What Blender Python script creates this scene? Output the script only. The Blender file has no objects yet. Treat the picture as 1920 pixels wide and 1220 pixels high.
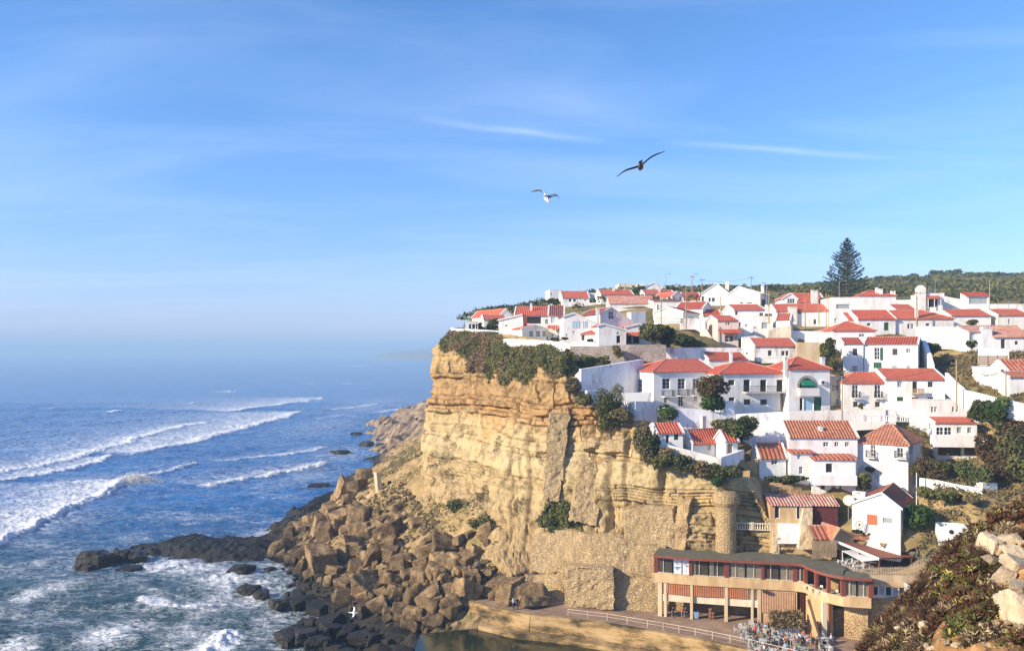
import bpy, math, random
import numpy as np
from mathutils import Vector, Matrix
R = math.radians
scene = bpy.context.scene
# ------------------------------------------------------------------ camera
F, HOR, HC = 1500.0, 658.0, 40.0          # focal length in photo pixels, horizon row, camera height
cam_d = bpy.data.cameras.new('camera'); cam = bpy.data.objects.new('camera', cam_d)
scene.collection.objects.link(cam); scene.camera = cam
cam.location = (0, 0, HC); cam.rotation_euler = (R(90), 0, 0)
cam_d.sensor_width = 36; cam_d.lens = 36 * F / 1920; cam_d.shift_y = (HOR - 610) / 1920
cam_d.clip_start = 0.5; cam_d.clip_end = 90000
# ------------------------------------------------------------------ light and sky
SUN_EL = R(25)
SUN_XY = Vector((-0.93, -0.37)).normalized()
sdir = Vector((SUN_XY.x * math.cos(SUN_EL), SUN_XY.y * math.cos(SUN_EL), math.sin(SUN_EL)))
sl = bpy.data.lights.new('sun', 'SUN'); sl.energy = 4.9; sl.angle = R(0.5); sl.color = (1.0, 0.85, 0.63)
so = bpy.data.objects.new('sun', sl); scene.collection.objects.link(so)
so.rotation_euler = sdir.to_track_quat('Z', 'Y').to_euler(); so.location = (-60, -40, 120)
W = bpy.data.worlds.new('World'); scene.world = W; W.use_nodes = True
wt = W.node_tree; wn = wt.nodes; wl = wt.links
bg = wn['Background']; bg.inputs[1].default_value = 0.15
sky = wn.new('ShaderNodeTexSky'); sky.sky_type = 'NISHITA'; sky.sun_disc = False
sky.sun_elevation = SUN_EL; sky.sun_rotation = math.atan2(sdir.x, sdir.y)
sky.air_density = 1.0; sky.dust_density = 0.0; sky.ozone_density = 2.2; sky.altitude = 0
hsv = wn.new('ShaderNodeHueSaturation'); hsv.inputs['Saturation'].default_value = 1.06; hsv.inputs['Value'].default_value = 1.0
tint = wn.new('ShaderNodeMix'); tint.data_type = 'RGBA'; tint.blend_type = 'MULTIPLY'; tint.inputs[0].default_value = 1.0; tint.inputs[7].default_value = (0.545, 0.70, 0.90, 1)
wl.new(sky.outputs[0], tint.inputs[6]); wl.new(tint.outputs[2], hsv.inputs['Color'])
tc = wn.new('ShaderNodeTexCoord'); sx = wn.new('ShaderNodeSeparateXYZ'); wl.new(tc.outputs['Generated'], sx.inputs[0])
def wmath(op, a, b=None):
    n = wn.new('ShaderNodeMath'); n.operation = op
    for i, v in enumerate((a, b)):
        if v is None: continue
        if isinstance(v, (int, float)): n.inputs[i].default_value = v
        else: wl.new(v, n.inputs[i])
    return n.outputs[0]
# thin cirrus lies on a high flat layer: the view direction is projected on it
zz = wmath('ADD', wmath('MAXIMUM', sx.outputs[2], 0.0), 0.09)
cx = wmath('DIVIDE', sx.outputs[0], zz); cy = wmath('DIVIDE', sx.outputs[1], zz)
cb = wn.new('ShaderNodeCombineXYZ'); wl.new(cx, cb.inputs[0]); wl.new(cy, cb.inputs[1])
mp = wn.new('ShaderNodeMapping'); mp.inputs['Rotation'].default_value = (0, 0, R(14)); mp.inputs['Scale'].default_value = (0.55, 1.5, 1)
wl.new(cb.outputs[0], mp.inputs[0])
n1 = wn.new('ShaderNodeTexNoise'); n1.inputs['Scale'].default_value = 0.85; n1.inputs['Detail'].default_value = 9; n1.inputs['Roughness'].default_value = 0.56; n1.inputs['Distortion'].default_value = 0.9
wl.new(mp.outputs[0], n1.inputs[0])
r1 = wn.new('ShaderNodeValToRGB'); r1.color_ramp.elements[0].position = 0.44; r1.color_ramp.elements[1].position = 0.9
wl.new(n1.outputs[0], r1.inputs[0])
def _pl(px, py):
    d = Vector(((px - 960) / F, 1, (HOR - py) / F)).normalized(); return Vector((d.x / (d.z + .09), d.y / (d.z + .09)))
cm = wmath('MULTIPLY', r1.outputs[0], 0.15)
n2 = wn.new('ShaderNodeTexNoise'); n2.inputs['Scale'].default_value = 3.2; n2.inputs['Detail'].default_value = 8; n2.inputs['Roughness'].default_value = 0.65; wl.new(cb.outputs[0], n2.inputs[0])
for a_, b_, wd_, k_ in ((_pl(770, 222), _pl(1150, 268), .03, .17), (_pl(1230, 265), _pl(1700, 302), .03, .15)):
    e_ = b_ - a_; L_ = e_.length; e_ = e_ / L_; q_ = Vector((-e_.y, e_.x))
    dd_ = wmath('SUBTRACT', wmath('ADD', wmath('MULTIPLY', cx, q_.x), wmath('MULTIPLY', cy, q_.y)), a_.dot(q_)); dd_ = wmath('ADD', dd_, wmath('MULTIPLY', wmath('SUBTRACT', n2.outputs[0], .5), .09))
    tt_ = wmath('DIVIDE', wmath('SUBTRACT', wmath('ADD', wmath('MULTIPLY', cx, e_.x), wmath('MULTIPLY', cy, e_.y)), a_.dot(e_)), L_)
    g_ = wmath('POWER', 2.718, wmath('MULTIPLY', wmath('POWER', wmath('ABSOLUTE', wmath('DIVIDE', dd_, wd_)), 2.0), -1.0))
    w_ = wmath('MAXIMUM', wmath('MULTIPLY', wmath('MULTIPLY', tt_, wmath('SUBTRACT', 1.0, tt_)), 4.0), 0.0)
    cm = wmath('ADD', cm, wmath('MULTIPLY', wmath('MULTIPLY', g_, w_), wmath('MULTIPLY', n2.outputs[0], k_ * 1.6)))
mx = wn.new('ShaderNodeMix'); mx.data_type = 'RGBA'; wl.new(cm, mx.inputs[0]); wl.new(hsv.outputs[0], mx.inputs[6])
mx.inputs[7].default_value = (6.2, 6.9, 7.6, 1)
# tints fading up from the horizon put the look of haze into the sky colour
last_ = mx.outputs[2]
for k_, c_ in ((-7.0, (0.94, 0.60, 0.76, 1)), (-30.0, (0.60, 0.85, 1.0, 1))):
    lowf = wmath('POWER', 2.718, wmath('MULTIPLY', wmath('MAXIMUM', sx.outputs[2], 0.0), k_)); lowm = wn.new('ShaderNodeMix'); lowm.data_type = 'RGBA'; lowm.blend_type = 'MULTIPLY'
    wl.new(lowf, lowm.inputs[0]); wl.new(last_, lowm.inputs[6]); lowm.inputs[7].default_value = c_; last_ = lowm.outputs[2]
wl.new(last_, bg.inputs[0])
scene.view_settings.view_transform = 'Standard'; scene.view_settings.look = 'None'
scene.view_settings.exposure = 0.80; scene.view_settings.gamma = 1.0
scene.cycles.use_denoising = True; scene.cycles.max_bounces = 6; scene.cycles.diffuse_bounces = 4
scene.cycles.glossy_bounces = 2; scene.cycles.transmission_bounces = 3; scene.cycles.volume_bounces = 0
# ------------------------------------------------------------------ helpers
rng = np.random.default_rng(7); random.seed(7)
COL = scene.collection
def P(px, py, D): return Vector(((px - 960) / F * D, D, HC + (HOR - py) / F * D))
def G(px, py, z): return P(px, py, (HC - z) * F / (py - HOR))     # point at height z seen at px,py (below the horizon)
RG = {0: (0, 0, 1), 1: (820, 500, 5.083), 2: (1140, 500, 5.083), 3: (1460, 430, 3.935), 4: (1060, 640, 4.357),
      5: (1440, 640, 3.8125), 6: (1200, 860, 3.39), 7: (1500, 900, 3.812), 8: (800, 880, 3.588), 9: (480, 740, 2.542)}
def Q(r, x, y): a = RG[r]; return a[0] + x / a[2], a[1] + y / a[2]
def _h(ix, iy, iz, s):
    with np.errstate(over='ignore'):
        n = (ix.astype(np.int64) * 374761393 + iy.astype(np.int64) * 668265263 + iz.astype(np.int64) * 2147483647 + s * 1274126177) & 0xffffffff
        n = ((n ^ (n >> 13)) * 1274126177) & 0xffffffff
        n = ((n ^ (n >> 16)) * 2246822519) & 0xffffffff
        n = n ^ (n >> 15)
    return (n & 0xffffff) / float(0xffffff)
def vnoise(p, s=0):
    p = np.asarray(p, float); i = np.floor(p); f = p - i; i = i.astype(np.int64); f = f * f * (3 - 2 * f); r = 0
    for dx in (0, 1):
        for dy in (0, 1):
            for dz in (0, 1):
                w = (f[:, 0] if dx else 1 - f[:, 0]) * (f[:, 1] if dy else 1 - f[:, 1]) * (f[:, 2] if dz else 1 - f[:, 2])
                r = r + w * _h(i[:, 0] + dx, i[:, 1] + dy, i[:, 2] + dz, s)
    return r * 2 - 1
def fbm(p, s=0, o=4, g=0.5):
    p = np.asarray(p, float); a, r = 1.0, 0
    for k in range(o): r = r + a * vnoise(p, s + k); p = p * 2.03; a *= g
    return r
def smooth(a, b, x): t = np.clip((x - a) / (b - a), 0, 1); return t * t * (3 - 2 * t)
# ------------------------------------------------------------------ materials
def newmat(name):
    m = bpy.data.materials.new(name); m.use_nodes = True
    t = m.node_tree; b = t.nodes['Principled BSDF']; return m, t.nodes, t.links, b
def ramp(n, stops):
    r = n.new('ShaderNodeValToRGB'); e = r.color_ramp.elements
    while len(e) < len(stops): e.new(0.5)
    for i, (p, c) in enumerate(stops): e[i].position = p; e[i].color = (*c, 1)
    return r
def tex(n, l, kind, scale, vec=None, **kw):
    t = n.new('ShaderNodeTex' + kind); t.inputs['Scale'].default_value = scale
    for k, v in kw.items(): t.inputs[k].default_value = v
    if vec is not None: l.new(vec, t.inputs['Vector'])
    return t
def bump(n, l, b, h, strength, dist):
    k = n.new('ShaderNodeBump'); k.inputs['Strength'].default_value = strength; k.inputs['Distance'].default_value = dist
    l.new(h, k.inputs['Height']); l.new(k.outputs[0], b.inputs['Normal']); return k
def mixc(n, l, fac, a, b_, mode='MIX'):
    m = n.new('ShaderNodeMix'); m.data_type = 'RGBA'; m.blend_type = mode
    for i, v in ((0, fac), (6, a), (7, b_)):
        if isinstance(v, (int, float)): m.inputs[i].default_value = v
        elif isinstance(v, tuple): m.inputs[i].default_value = (*v, 1)
        else: l.new(v, m.inputs[i])
    return m.outputs[2]
def mottle(name, stops, scale=1.0, rough=0.85, bs=0.4, bd=0.03, detail=6, spec=0.3, world=True, stretch=None):
    m, n, l, b = newmat(name); b.inputs['Roughness'].default_value = rough; b.inputs['Specular IOR Level'].default_value = spec
    v = n.new('ShaderNodeNewGeometry').outputs['Position'] if world else n.new('ShaderNodeTexCoord').outputs['Object']
    if stretch:
        q = n.new('ShaderNodeMapping'); q.inputs['Scale'].default_value = stretch; l.new(v, q.inputs[0]); v = q.outputs[0]
    t = tex(n, l, 'Noise', scale, v, Detail=detail, Roughness=0.62)
    r = ramp(n, stops); l.new(t.outputs[0], r.inputs[0]); l.new(r.outputs[0], b.inputs['Base Color'])
    if bs: bump(n, l, b, t.outputs[0], bs, bd)
    return m
def plain(name, c, rough=0.6, metal=0.0, spec=0.4, var=0.12):
    d = tuple(x * (1 - var) for x in c); u = tuple(min(1, x * (1 + var)) for x in c)
    m = mottle(name, [(0.35, d), (0.65, u)], 1.7, rough, 0, 0, 4, spec); m.node_tree.nodes['Principled BSDF'].inputs['Metallic'].default_value = metal
    return m
M = {}
# whitewashed plaster: faint grey and cream stains
def plaster(name, c, stain, lo=0.30, bs=0.25):
    m, n, l, b = newmat(name); b.inputs['Roughness'].default_value = 0.9; b.inputs['Specular IOR Level'].default_value = 0.15
    v = n.new('ShaderNodeNewGeometry').outputs['Position']
    q = n.new('ShaderNodeMapping'); q.inputs['Scale'].default_value = (1, 1, 0.35); l.new(v, q.inputs[0])
    t = tex(n, l, 'Noise', 0.8, q.outputs[0], Detail=7, Roughness=0.68); r = ramp(n, [(lo, stain), (lo + 0.2, c)]); l.new(t.outputs[0], r.inputs[0])
    oi = n.new('ShaderNodeObjectInfo'); tn = ramp(n, [(0, (.90, .875, .84)), (.5, (1, 1, 1)), (1, (.95, .95, .98))]); l.new(oi.outputs['Random'], tn.inputs[0])
    l.new(mixc(n, l, 1.0, r.outputs[0], tn.outputs[0], 'MULTIPLY'), b.inputs['Base Color']); t2 = tex(n, l, 'Noise', 9, v, Detail=3); bump(n, l, b, t2.outputs[0], bs, 0.02); return m
M['white'] = plaster('white_plaster', (0.84, 0.83, 0.81), (0.66, 0.61, 0.54), 0.33)
M['oldwhite'] = plaster('worn_plaster', (0.78, 0.76, 0.74), (0.36, 0.31, 0.26), 0.30, 0.5)
M['wallwhite'] = plaster('stained_whitewash', (0.82, 0.82, 0.84), (0.36, 0.32, 0.27), 0.29, 0.6)
M['pink'] = plaster('rosy_plaster', (0.74, 0.62, 0.57), (0.6, 0.47, 0.42), 0.3)
M['cream'] = plaster('cream_plaster', (0.74, 0.66, 0.50), (0.55, 0.45, 0.31), 0.35)
M['ochre'] = plaster('ochre_plaster', (0.60, 0.43, 0.24), (0.45, 0.29, 0.15), 0.38)
M['ochrepale'] = plaster('pale_ochre_plaster', (0.62, 0.50, 0.33), (0.5, 0.36, 0.21), 0.36)
def tiles(name, a, b_, patch, pitch=0.42, course=0.45, depth=1.0, patchlo=0.52):
    m, n, l, b = newmat(name); b.inputs['Roughness'].default_value = 0.8; b.inputs['Specular IOR Level'].default_value = 0.2
    uv = n.new('ShaderNodeUVMap'); s = n.new('ShaderNodeSeparateXYZ'); l.new(uv.outputs[0], s.inputs[0])
    def mt(op, x, y=None):
        k = n.new('ShaderNodeMath'); k.operation = op
        for i, v in enumerate((x, y)):
            if v is None: continue
            if isinstance(v, (int, float)): k.inputs[i].default_value = v
            else: l.new(v, k.inputs[i])
        return k.outputs[0]
    u = mt('MULTIPLY', s.outputs[0], 1 / pitch); vv = mt('MULTIPLY', s.outputs[1], 1 / course)
    rib = mt('ABSOLUTE', mt('SINE', mt('MULTIPLY', u, math.pi))); fr = mt('FRACT', vv)
    cell = n.new('ShaderNodeCombineXYZ'); l.new(mt('FLOOR', u), cell.inputs[0]); l.new(mt('FLOOR', vv), cell.inputs[1])
    wnz = n.new('ShaderNodeTexWhiteNoise'); wnz.noise_dimensions = '2D'; l.new(cell.outputs[0], wnz.inputs['Vector'])
    base = mixc(n, l, wnz.outputs[0], a, b_)
    t = tex(n, l, 'Noise', 0.9, n.new('ShaderNodeNewGeometry').outputs['Position'], Detail=6, Roughness=0.7)
    r = ramp(n, [(patchlo, (0, 0, 0)), (patchlo + 0.16, (1, 1, 1))]); l.new(t.outputs[0], r.inputs[0])
    c2 = mixc(n, l, mt('MULTIPLY', r.outputs[0], 0.75), base, patch)
    oi = n.new('ShaderNodeObjectInfo'); tn = ramp(n, [(0, (.74, .80, .80)), (.35, (1, 1, 1)), (.7, (1.0, 1.22, 1.15)), (1, (.88, 1.1, 1.25))]); l.new(oi.outputs['Random'], tn.inputs[0]); c2 = mixc(n, l, 1.0, c2, tn.outputs[0], 'MULTIPLY')
    l.new(c2, b.inputs['Base Color'])
    h = mt('ADD', mt('MULTIPLY', rib, 0.11), mt('MULTIPLY', fr, -0.035)); bump(n, l, b, h, 1.0, depth)
    return m
M['tile'] = tiles('red_roof_tiles', (0.52, 0.085, 0.048), (0.60, 0.135, 0.08), (0.46, 0.16, 0.11))
M['tilepink'] = tiles('weathered_roof_tiles', (0.56, 0.17, 0.11), (0.62, 0.28, 0.2), (0.70, 0.46, 0.36), patchlo=0.47)
M['tileold'] = tiles('aged_roof_tiles', (0.40, 0.115, 0.065), (0.52, 0.19, 0.11), (0.28, 0.12, 0.09), patchlo=0.5)
M['tilestripe'] = tiles('ribbed_roof_tiles', (0.45, 0.12, 0.07), (0.55, 0.20, 0.12), (0.5, 0.24, 0.16), pitch=0.62, course=0.6)
M['tileshade'] = tiles('shaded_roof_tiles', (0.27, 0.075, 0.05), (0.36, 0.10, 0.07), (0.22, 0.07, 0.06))  # darker tile copy: the shade on turned-away roof slopes put into its colour
def masonry(name, mortar, s1, s2, scale=3.2, squash=(1, 1, 1.7), bd=0.12, width=0.12, patch=None):
    m, n, l, b = newmat(name); b.inputs['Roughness'].default_value = 0.92; b.inputs['Specular IOR Level'].default_value = 0.2
    v = n.new('ShaderNodeNewGeometry').outputs['Position']
    q = n.new('ShaderNodeMapping'); q.inputs['Scale'].default_value = squash; l.new(v, q.inputs[0])
    t = tex(n, l, 'Voronoi', scale, q.outputs[0]); t2 = n.new('ShaderNodeTexVoronoi'); t2.feature = 'DISTANCE_TO_EDGE'; t2.inputs['Scale'].default_value = scale; l.new(q.outputs[0], t2.inputs['Vector'])
    sep = n.new('ShaderNodeSeparateColor'); l.new(t.outputs['Color'], sep.inputs[0])
    c = mixc(n, l, sep.outputs[0], s1, s2)
    e = ramp(n, [(0.0, (0, 0, 0)), (width, (1, 1, 1))]); l.new(t2.outputs[0], e.inputs[0])
    c = mixc(n, l, e.outputs[0], mortar, c)
    ns = tex(n, l, 'Noise', 0.35, v, Detail=6, Roughness=0.65); rr = ramp(n, [(0.4, (0, 0, 0)), (0.66, (1, 1, 1))]); l.new(ns.outputs[0], rr.inputs[0])
    c = mixc(n, l, rr.outputs[0], c, patch or tuple(x * 1.25 for x in s1))
    l.new(c, b.inputs['Base Color']); bump(n, l, b, e.outputs[0], 0.8, bd); return m
M['rubble'] = masonry('pale_rubble_masonry', (0.34, 0.25, 0.14), (0.50, 0.38, 0.22), (0.30, 0.20, 0.10), 2.3, patch=(0.46, 0.33, 0.17))
M['stonegrey'] = masonry('grey_rubble_masonry', (0.34, 0.29, 0.25), (0.42, 0.37, 0.32), (0.25, 0.21, 0.18), 2.2)
M['drystone'] = masonry('ochre_drystone', (0.24, 0.15, 0.07), (0.50, 0.35, 0.18), (0.36, 0.23, 0.11), 3.0)
M['glass'] = plain('window_glass', (0.03, 0.035, 0.045), 0.12, 0, 0.6)
M['glasspale'] = plain('curtained_glass', (0.34, 0.37, 0.38), 0.2, 0, 0.5)
M['dark'] = plain('dark_interior', (0.025, 0.02, 0.02), 0.8)
M['frame'] = plain('white_paint', (0.72, 0.72, 0.7), 0.5)
M['shut'] = plain('dark_shutter_paint', (0.055, 0.05, 0.05), 0.6)
M['green'] = plain('green_paint', (0.02, 0.10, 0.045), 0.5)
M['blue'] = plain('pale_blue_paint', (0.35, 0.55, 0.68), 0.55)
M['brown'] = plain('brown_wood', (0.16, 0.07, 0.04), 0.6)
M['plank'] = plain('brown_planks', (0.30, 0.16, 0.08), 0.7)
M['orange'] = plain('orange_paint', (0.50, 0.13, 0.05), 0.55)
M['wood'] = mottle('weathered_timber', [(0.3, (0.24, 0.17, 0.10)), (0.7, (0.42, 0.31, 0.19))], 2.5, 0.8, 0.3, 0.02, stretch=(3, 3, 0.3))
M['iron'] = plain('dark_iron', (0.05, 0.05, 0.055), 0.5, 0.3)
M['grey'] = plain('galvanised_steel', (0.32, 0.32, 0.33), 0.45, 0.5)
M['pole'] = mottle('utility_pole_wood', [(0.3, (0.26, 0.2, 0.13)), (0.7, (0.4, 0.32, 0.2))], 3, 0.85, 0.3, 0.02)
# ------------------------------------------------------------------ mesh building
class MB:
    def __init__(s): s.v, s.f, s.m, s.uv = [], [], [], []
    def face(s, pts, mi=0, uv=None):
        k = len(s.v); s.v += [tuple(p) for p in pts]; s.f.append(tuple(range(k, k + len(pts)))); s.m.append(mi)
        s.uv += uv if uv else [(p[0] + p[1], p[2]) for p in pts]
    def hexa(s, b, t, mi=0):                     # bottom ring, top ring (same winding, ccw seen from above)
        n = len(b); s.face(list(reversed(b)), mi); s.face(t, mi)
        for i in range(n): j = (i + 1) % n; s.face([b[i], b[j], t[j], t[i]], mi)
    def box(s, x0, x1, y0, y1, z0, z1, mi=0):
        s.hexa([(x0, y0, z0), (x1, y0, z0), (x1, y1, z0), (x0, y1, z0)], [(x0, y0, z1), (x1, y0, z1), (x1, y1, z1), (x0, y1, z1)], mi)
    def bar(s, a, b, w, h=None, mi=0):
        a, b = Vector(a), Vector(b); d = (b - a).normalized(); h = h or w
        u = d.cross(Vector((0, 0, 1)))
        u = Vector((1, 0, 0)) if u.length < 1e-4 else u.normalized()
        n = u.cross(d).normalized(); u = u * w / 2; n = n * h / 2
        r = [-u - n, u - n, u + n, -u + n]
        A = [a + q for q in r]; B = [b + q for q in r]
        s.face([A[3], A[2], A[1], A[0]], mi); s.face(B, mi)
        for i in range(4): j = (i + 1) % 4; s.face([A[i], A[j], B[j], B[i]], mi)
    def tube(s, pts, rad, seg=8, mi=0, cap=True):
        rings = []
        pts = [Vector(p) for p in pts]
        for i, p in enumerate(pts):
            d = (pts[min(i + 1, len(pts) - 1)] - pts[max(i - 1, 0)]).normalized()
            u = d.cross(Vector((0, 0, 1))); u = Vector((1, 0, 0)) if u.length < 1e-3 else u.normalized(); w = d.cross(u).normalized()
            r = rad[i] if isinstance(rad, (list, tuple)) else rad
            rings.append([p + u * r * math.cos(2 * math.pi * k / seg) + w * r * math.sin(2 * math.pi * k / seg) for k in range(seg)])
        for A, B in zip(rings, rings[1:]):
            for k in range(seg): j = (k + 1) % seg; s.face([A[k], B[k], B[j], A[j]], mi)
        if cap: s.face(list(rings[0]), mi); s.face(list(reversed(rings[-1])), mi)
    def lathe(s, prof, c=(0, 0, 0), seg=12, mi=0):
        rings = [[(c[0] + r * math.cos(2 * math.pi * k / seg), c[1] + r * math.sin(2 * math.pi * k / seg), c[2] + z) for k in range(seg)] for r, z in prof]
        for A, B in zip(rings, rings[1:]):
            for k in range(seg): j = (k + 1) % seg; s.face([A[k], A[j], B[j], B[k]], mi)
        s.face(list(reversed(rings[0])), mi); s.face(rings[-1], mi)
    def build(s, name, mats, parent=None, smooth=False):
        me = bpy.data.meshes.new(name); me.from_pydata(s.v, [], s.f)
        for m in (mats if isinstance(mats, (list, tuple)) else [mats]): me.materials.append(m)
        me.polygons.foreach_set('material_index', s.m)
        ul = me.uv_layers.new(name='UVMap'); ul.data.foreach_set('uv', [c for q in s.uv for c in q])
        if smooth: me.polygons.foreach_set('use_smooth', [True] * len(s.f))
        me.update(); o = bpy.data.objects.new(name, me); COL.objects.link(o)
        if parent: o.parent = parent
        return o
def npmesh(name, V, Fc, mats, parent=None, smooth=False, mi=None, attr=None, shade=None):
    V = np.asarray(V, np.float32); Fc = np.asarray(Fc, np.int32); k = Fc.shape[1]
    me = bpy.data.meshes.new(name); me.vertices.add(len(V)); me.vertices.foreach_set('co', V.ravel())
    me.loops.add(Fc.size); me.loops.foreach_set('vertex_index', Fc.ravel())
    me.polygons.add(len(Fc)); me.polygons.foreach_set('loop_start', np.arange(0, Fc.size, k, dtype=np.int32))
    for m in (mats if isinstance(mats, (list, tuple)) else [mats]): me.materials.append(m)
    if mi is not None: me.polygons.foreach_set('material_index', np.asarray(mi, np.int32))
    me.polygons.foreach_set('use_smooth', np.full(len(Fc), bool(smooth)))
    me.update(calc_edges=True)
    for an, av in (attr or {}).items():
        a = me.attributes.new(an, 'FLOAT', 'POINT'); a.data.foreach_set('value', np.asarray(av, np.float32))
    me.validate()
    o = bpy.data.objects.new(name, me); COL.objects.link(o)
    if parent: o.parent = parent
    return o
def gridfaces(nr, nc):
    i = np.arange(nr * nc).reshape(nr, nc); return np.stack([i[:-1, :-1], i[:-1, 1:], i[1:, 1:], i[1:, :-1]], -1).reshape(-1, 4)
def empty(name, loc, rz=0.0):
    o = bpy.data.objects.new(name, None); o.location = loc; o.rotation_euler = (0, 0, rz); COL.objects.link(o); return o
def tag(o, label=None, cat=None, group=None, kind=None):
    for k, v in (('label', label), ('category', cat), ('group', group), ('kind', kind)):
        if v: o[k] = v
    return o
def copy_tree(o, parent=None):
    c = o.copy(); COL.objects.link(c)
    if parent: c.parent = parent
    for ch in list(o.children): copy_tree(ch, c)
    return c
# ------------------------------------------------------------------ the houses: where each stands, read off the photograph and given a depth
# r region, D depth of the front left corner, x0 x1 facade, yb base, ye eaves, yr ridge; dep depth in metres, yaw degrees (positive faces right)
HOUSES = []
def H(label, r, D, x0, x1, yb, ye, roof, yr, dep, yaw, **k):
    HOUSES.append(dict(label=label, r=r, D=D, x0=x0, x1=x1, yb=yb, ye=ye, roof=roof, yr=yr, dep=dep, yaw=yaw, **k))
# headland
H('small white flat-topped pavilion with dark openings at the tip of the headland terrace', 1, 168, 272, 388, 598, 522, 'flat', 0, 4, 4, F='o 300 325 545 592; o 332 362 545 592; o 366 384 545 592')
H('low white house with a long flat red roof behind the dark bush on the headland', 1, 176, 440, 660, 560, 497, 'gx', 462, 9, 6)
H('blank white house with a stepped lean-to front beside the headland bush', 1, 158, 585, 815, 690, 508, 'gy', 455, 9, -6, apex=0.98, F='k 648 668 552 570')
H('long white house under a bright red roof with two chimneys, behind the headland terrace', 1, 178, 735, 1062, 575, 462, 'gx', 380, 12, -4, F='W 1028 1056 500 545; o 760 800 475 545; o 810 990 475 545', chim='884 900 350 432 3; 1074 1097 355 440 1')
H('small white house with a pointed gable left of the long red roof', 1, 184, 600, 700, 560, 455, 'gy', 402, 14, 30)
H('white house with pale blue shutters below a broad shaded red roof', 1, 158, 1060, 1206, 690, 458, 'gx', 372, 10, -4, w=1.55, rm='tileshade', F='b 1082 1122 478 538; b 1154 1200 478 538; W 1090 1105 640 668; W 1150 1170 645 672', awn='1052 1200 572')
H('white house with a steep lopsided gable, blue shutters and a tall chimney', 1, 150, 1206, 1560, 700, (470, 560), 'gy', 440, 9, 3, apex=0.27, rm='tileshade', F='b 1284 1352 515 580; b 1384 1424 515 580; W 1225 1240 635 660; W 1290 1306 612 634', chim='1516 1546 390 560 1')
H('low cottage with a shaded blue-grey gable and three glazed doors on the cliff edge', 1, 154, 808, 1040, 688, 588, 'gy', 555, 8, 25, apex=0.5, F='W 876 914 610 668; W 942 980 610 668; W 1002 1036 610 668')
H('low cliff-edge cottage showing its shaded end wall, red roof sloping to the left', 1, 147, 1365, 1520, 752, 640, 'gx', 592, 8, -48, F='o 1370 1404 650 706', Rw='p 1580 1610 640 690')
H('tall white gabled house with one upper window and a dormer on its shaded roof', 2, 152, -70, 240, 640, (440, 530), 'gy', 385, 12, 14, apex=0.32, rm='tileshade', F='W 2 54 425 500', dorm='220 358 415 520')
H('white lean-to gable with a dark glazed door beside the umbrella-shaped tree', 2, 142, -90, 172, 752, (560, 605), 'gy', 552, 7, 4, apex=0.18, F='o 80 122 655 730; W 84 106 620 645')
H('low white house with a flat arched gable and a dark glass porch behind the tree', 2, 147, 172, 420, 735, 575, 'gy', 545, 8, 3, apex=0.5, F='o 176 228 650 735; o 236 300 650 735', awn='172 318 640')
# upper row on the left of the skyline
H('white house standing alone on the skyline with a plain red roof and two square windows', 1, 232, 1192, 1450, 360, 292, 'gx', 235, 9, 4, F='k 1254 1278 305 335; k 1296 1322 305 335; k 1402 1420 308 326', w=1.0)
H('pair of pale flat-roofed boxes at the left end of the skyline', 1, 246, 1072, 1190, 312, 222, 'flat', 0, 8, 8, F='k 1080 1090 245 275')
H('plain white flat-roofed house between two red roofs on the skyline', 1, 238, 1440, 1530, 340, 250, 'flat', 0, 8, 2, F='k 1496 1504 290 318')
H('white house with a low red roof and one chimney directly above the mottled roof', 1, 226, 1560, 1870, 345, 262, 'gx', 220, 9, 5, F='k 1574 1596 280 302; k 1638 1668 280 315', chim='1674 1692 196 246 3')
H('long low house under a mottled pink and white tiled roof', 2, 205, 10, 440, 405, 348, 'gx', 280, 12, -3, rm='tilepink')
H('beige flat-roofed terrace house behind the skyline bush', 2, 262, 102, 345, 240, 165, 'flat', 0, 9, 0, mat='cream', F='k 225 260 178 205; k 280 300 165 200')
H('pale house with a white gable roof at the top of the village', 2, 255, 348, 556, 240, 195, 'gy', 155, 9, 0, apex=0.4, rm='frame')
H('low white skyline house with a short red roof and a dark open porch', 2, 236, 352, 640, 310, 262, 'gx', 222, 9, 3, F='o 520 586 275 302; k 420 436 262 290', chim='486 500 190 230 2')
H('white gabled house whose bright red roof runs to the right below the tall poles', 2, 226, 612, 716, 330, 275, 'gy', 236, 9, 24, apex=0.45, F='k 620 636 290 310; k 682 698 285 318')
H('plain house under a bright red roof directly left of the large white skyline gable', 2, 226, 718, 888, 335, 318, 'gx', 245, 10, -4, F='k 840 852 318 330')
H('large white gabled house with dark shutters, tallest of the skyline houses', 2, 216, 890, 1150, 360, 255, 'gy', 158, 12, -12, apex=0.56, F='g 886 914 282 332; k 958 982 295 335; k 990 1020 295 335', chim='1118 1152 135 185 4')
H('broad white gabled house on the skyline with a red roof and a shaded right side', 2, 204, 1146, 1450, 362, 262, 'gy', 188, 11, -30, apex=0.33, F='k 1255 1292 338 352; k 1320 1376 338 352', Rw='k 1462 1504 305 355; k 1560 1598 320 360', chim='1458 1486 180 218 6')
H('white shed with a dark lean-to top below the mottled roof', 2, 198, 430, 692, 378, 322, 'shed', 310, 7, 0, rm='tileshade')
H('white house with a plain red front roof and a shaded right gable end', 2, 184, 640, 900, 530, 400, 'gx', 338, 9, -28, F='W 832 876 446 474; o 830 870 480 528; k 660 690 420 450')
H('white gabled house with a shaded right side and a small door, above the dry slope', 2, 171, 440, 714, 530, 435, 'gy', 385, 9, -34, apex=0.47, rm='tileshade', Rw='w 736 752 470 520; k 794 812 476 524; k 770 782 468 490', chim='430 466 362 440 1')
H('half-hidden house under a small red roof behind the pinkish tower house', 2, 180, 905, 1084, 500, 464, 'gx', 410, 9, -6)
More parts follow.
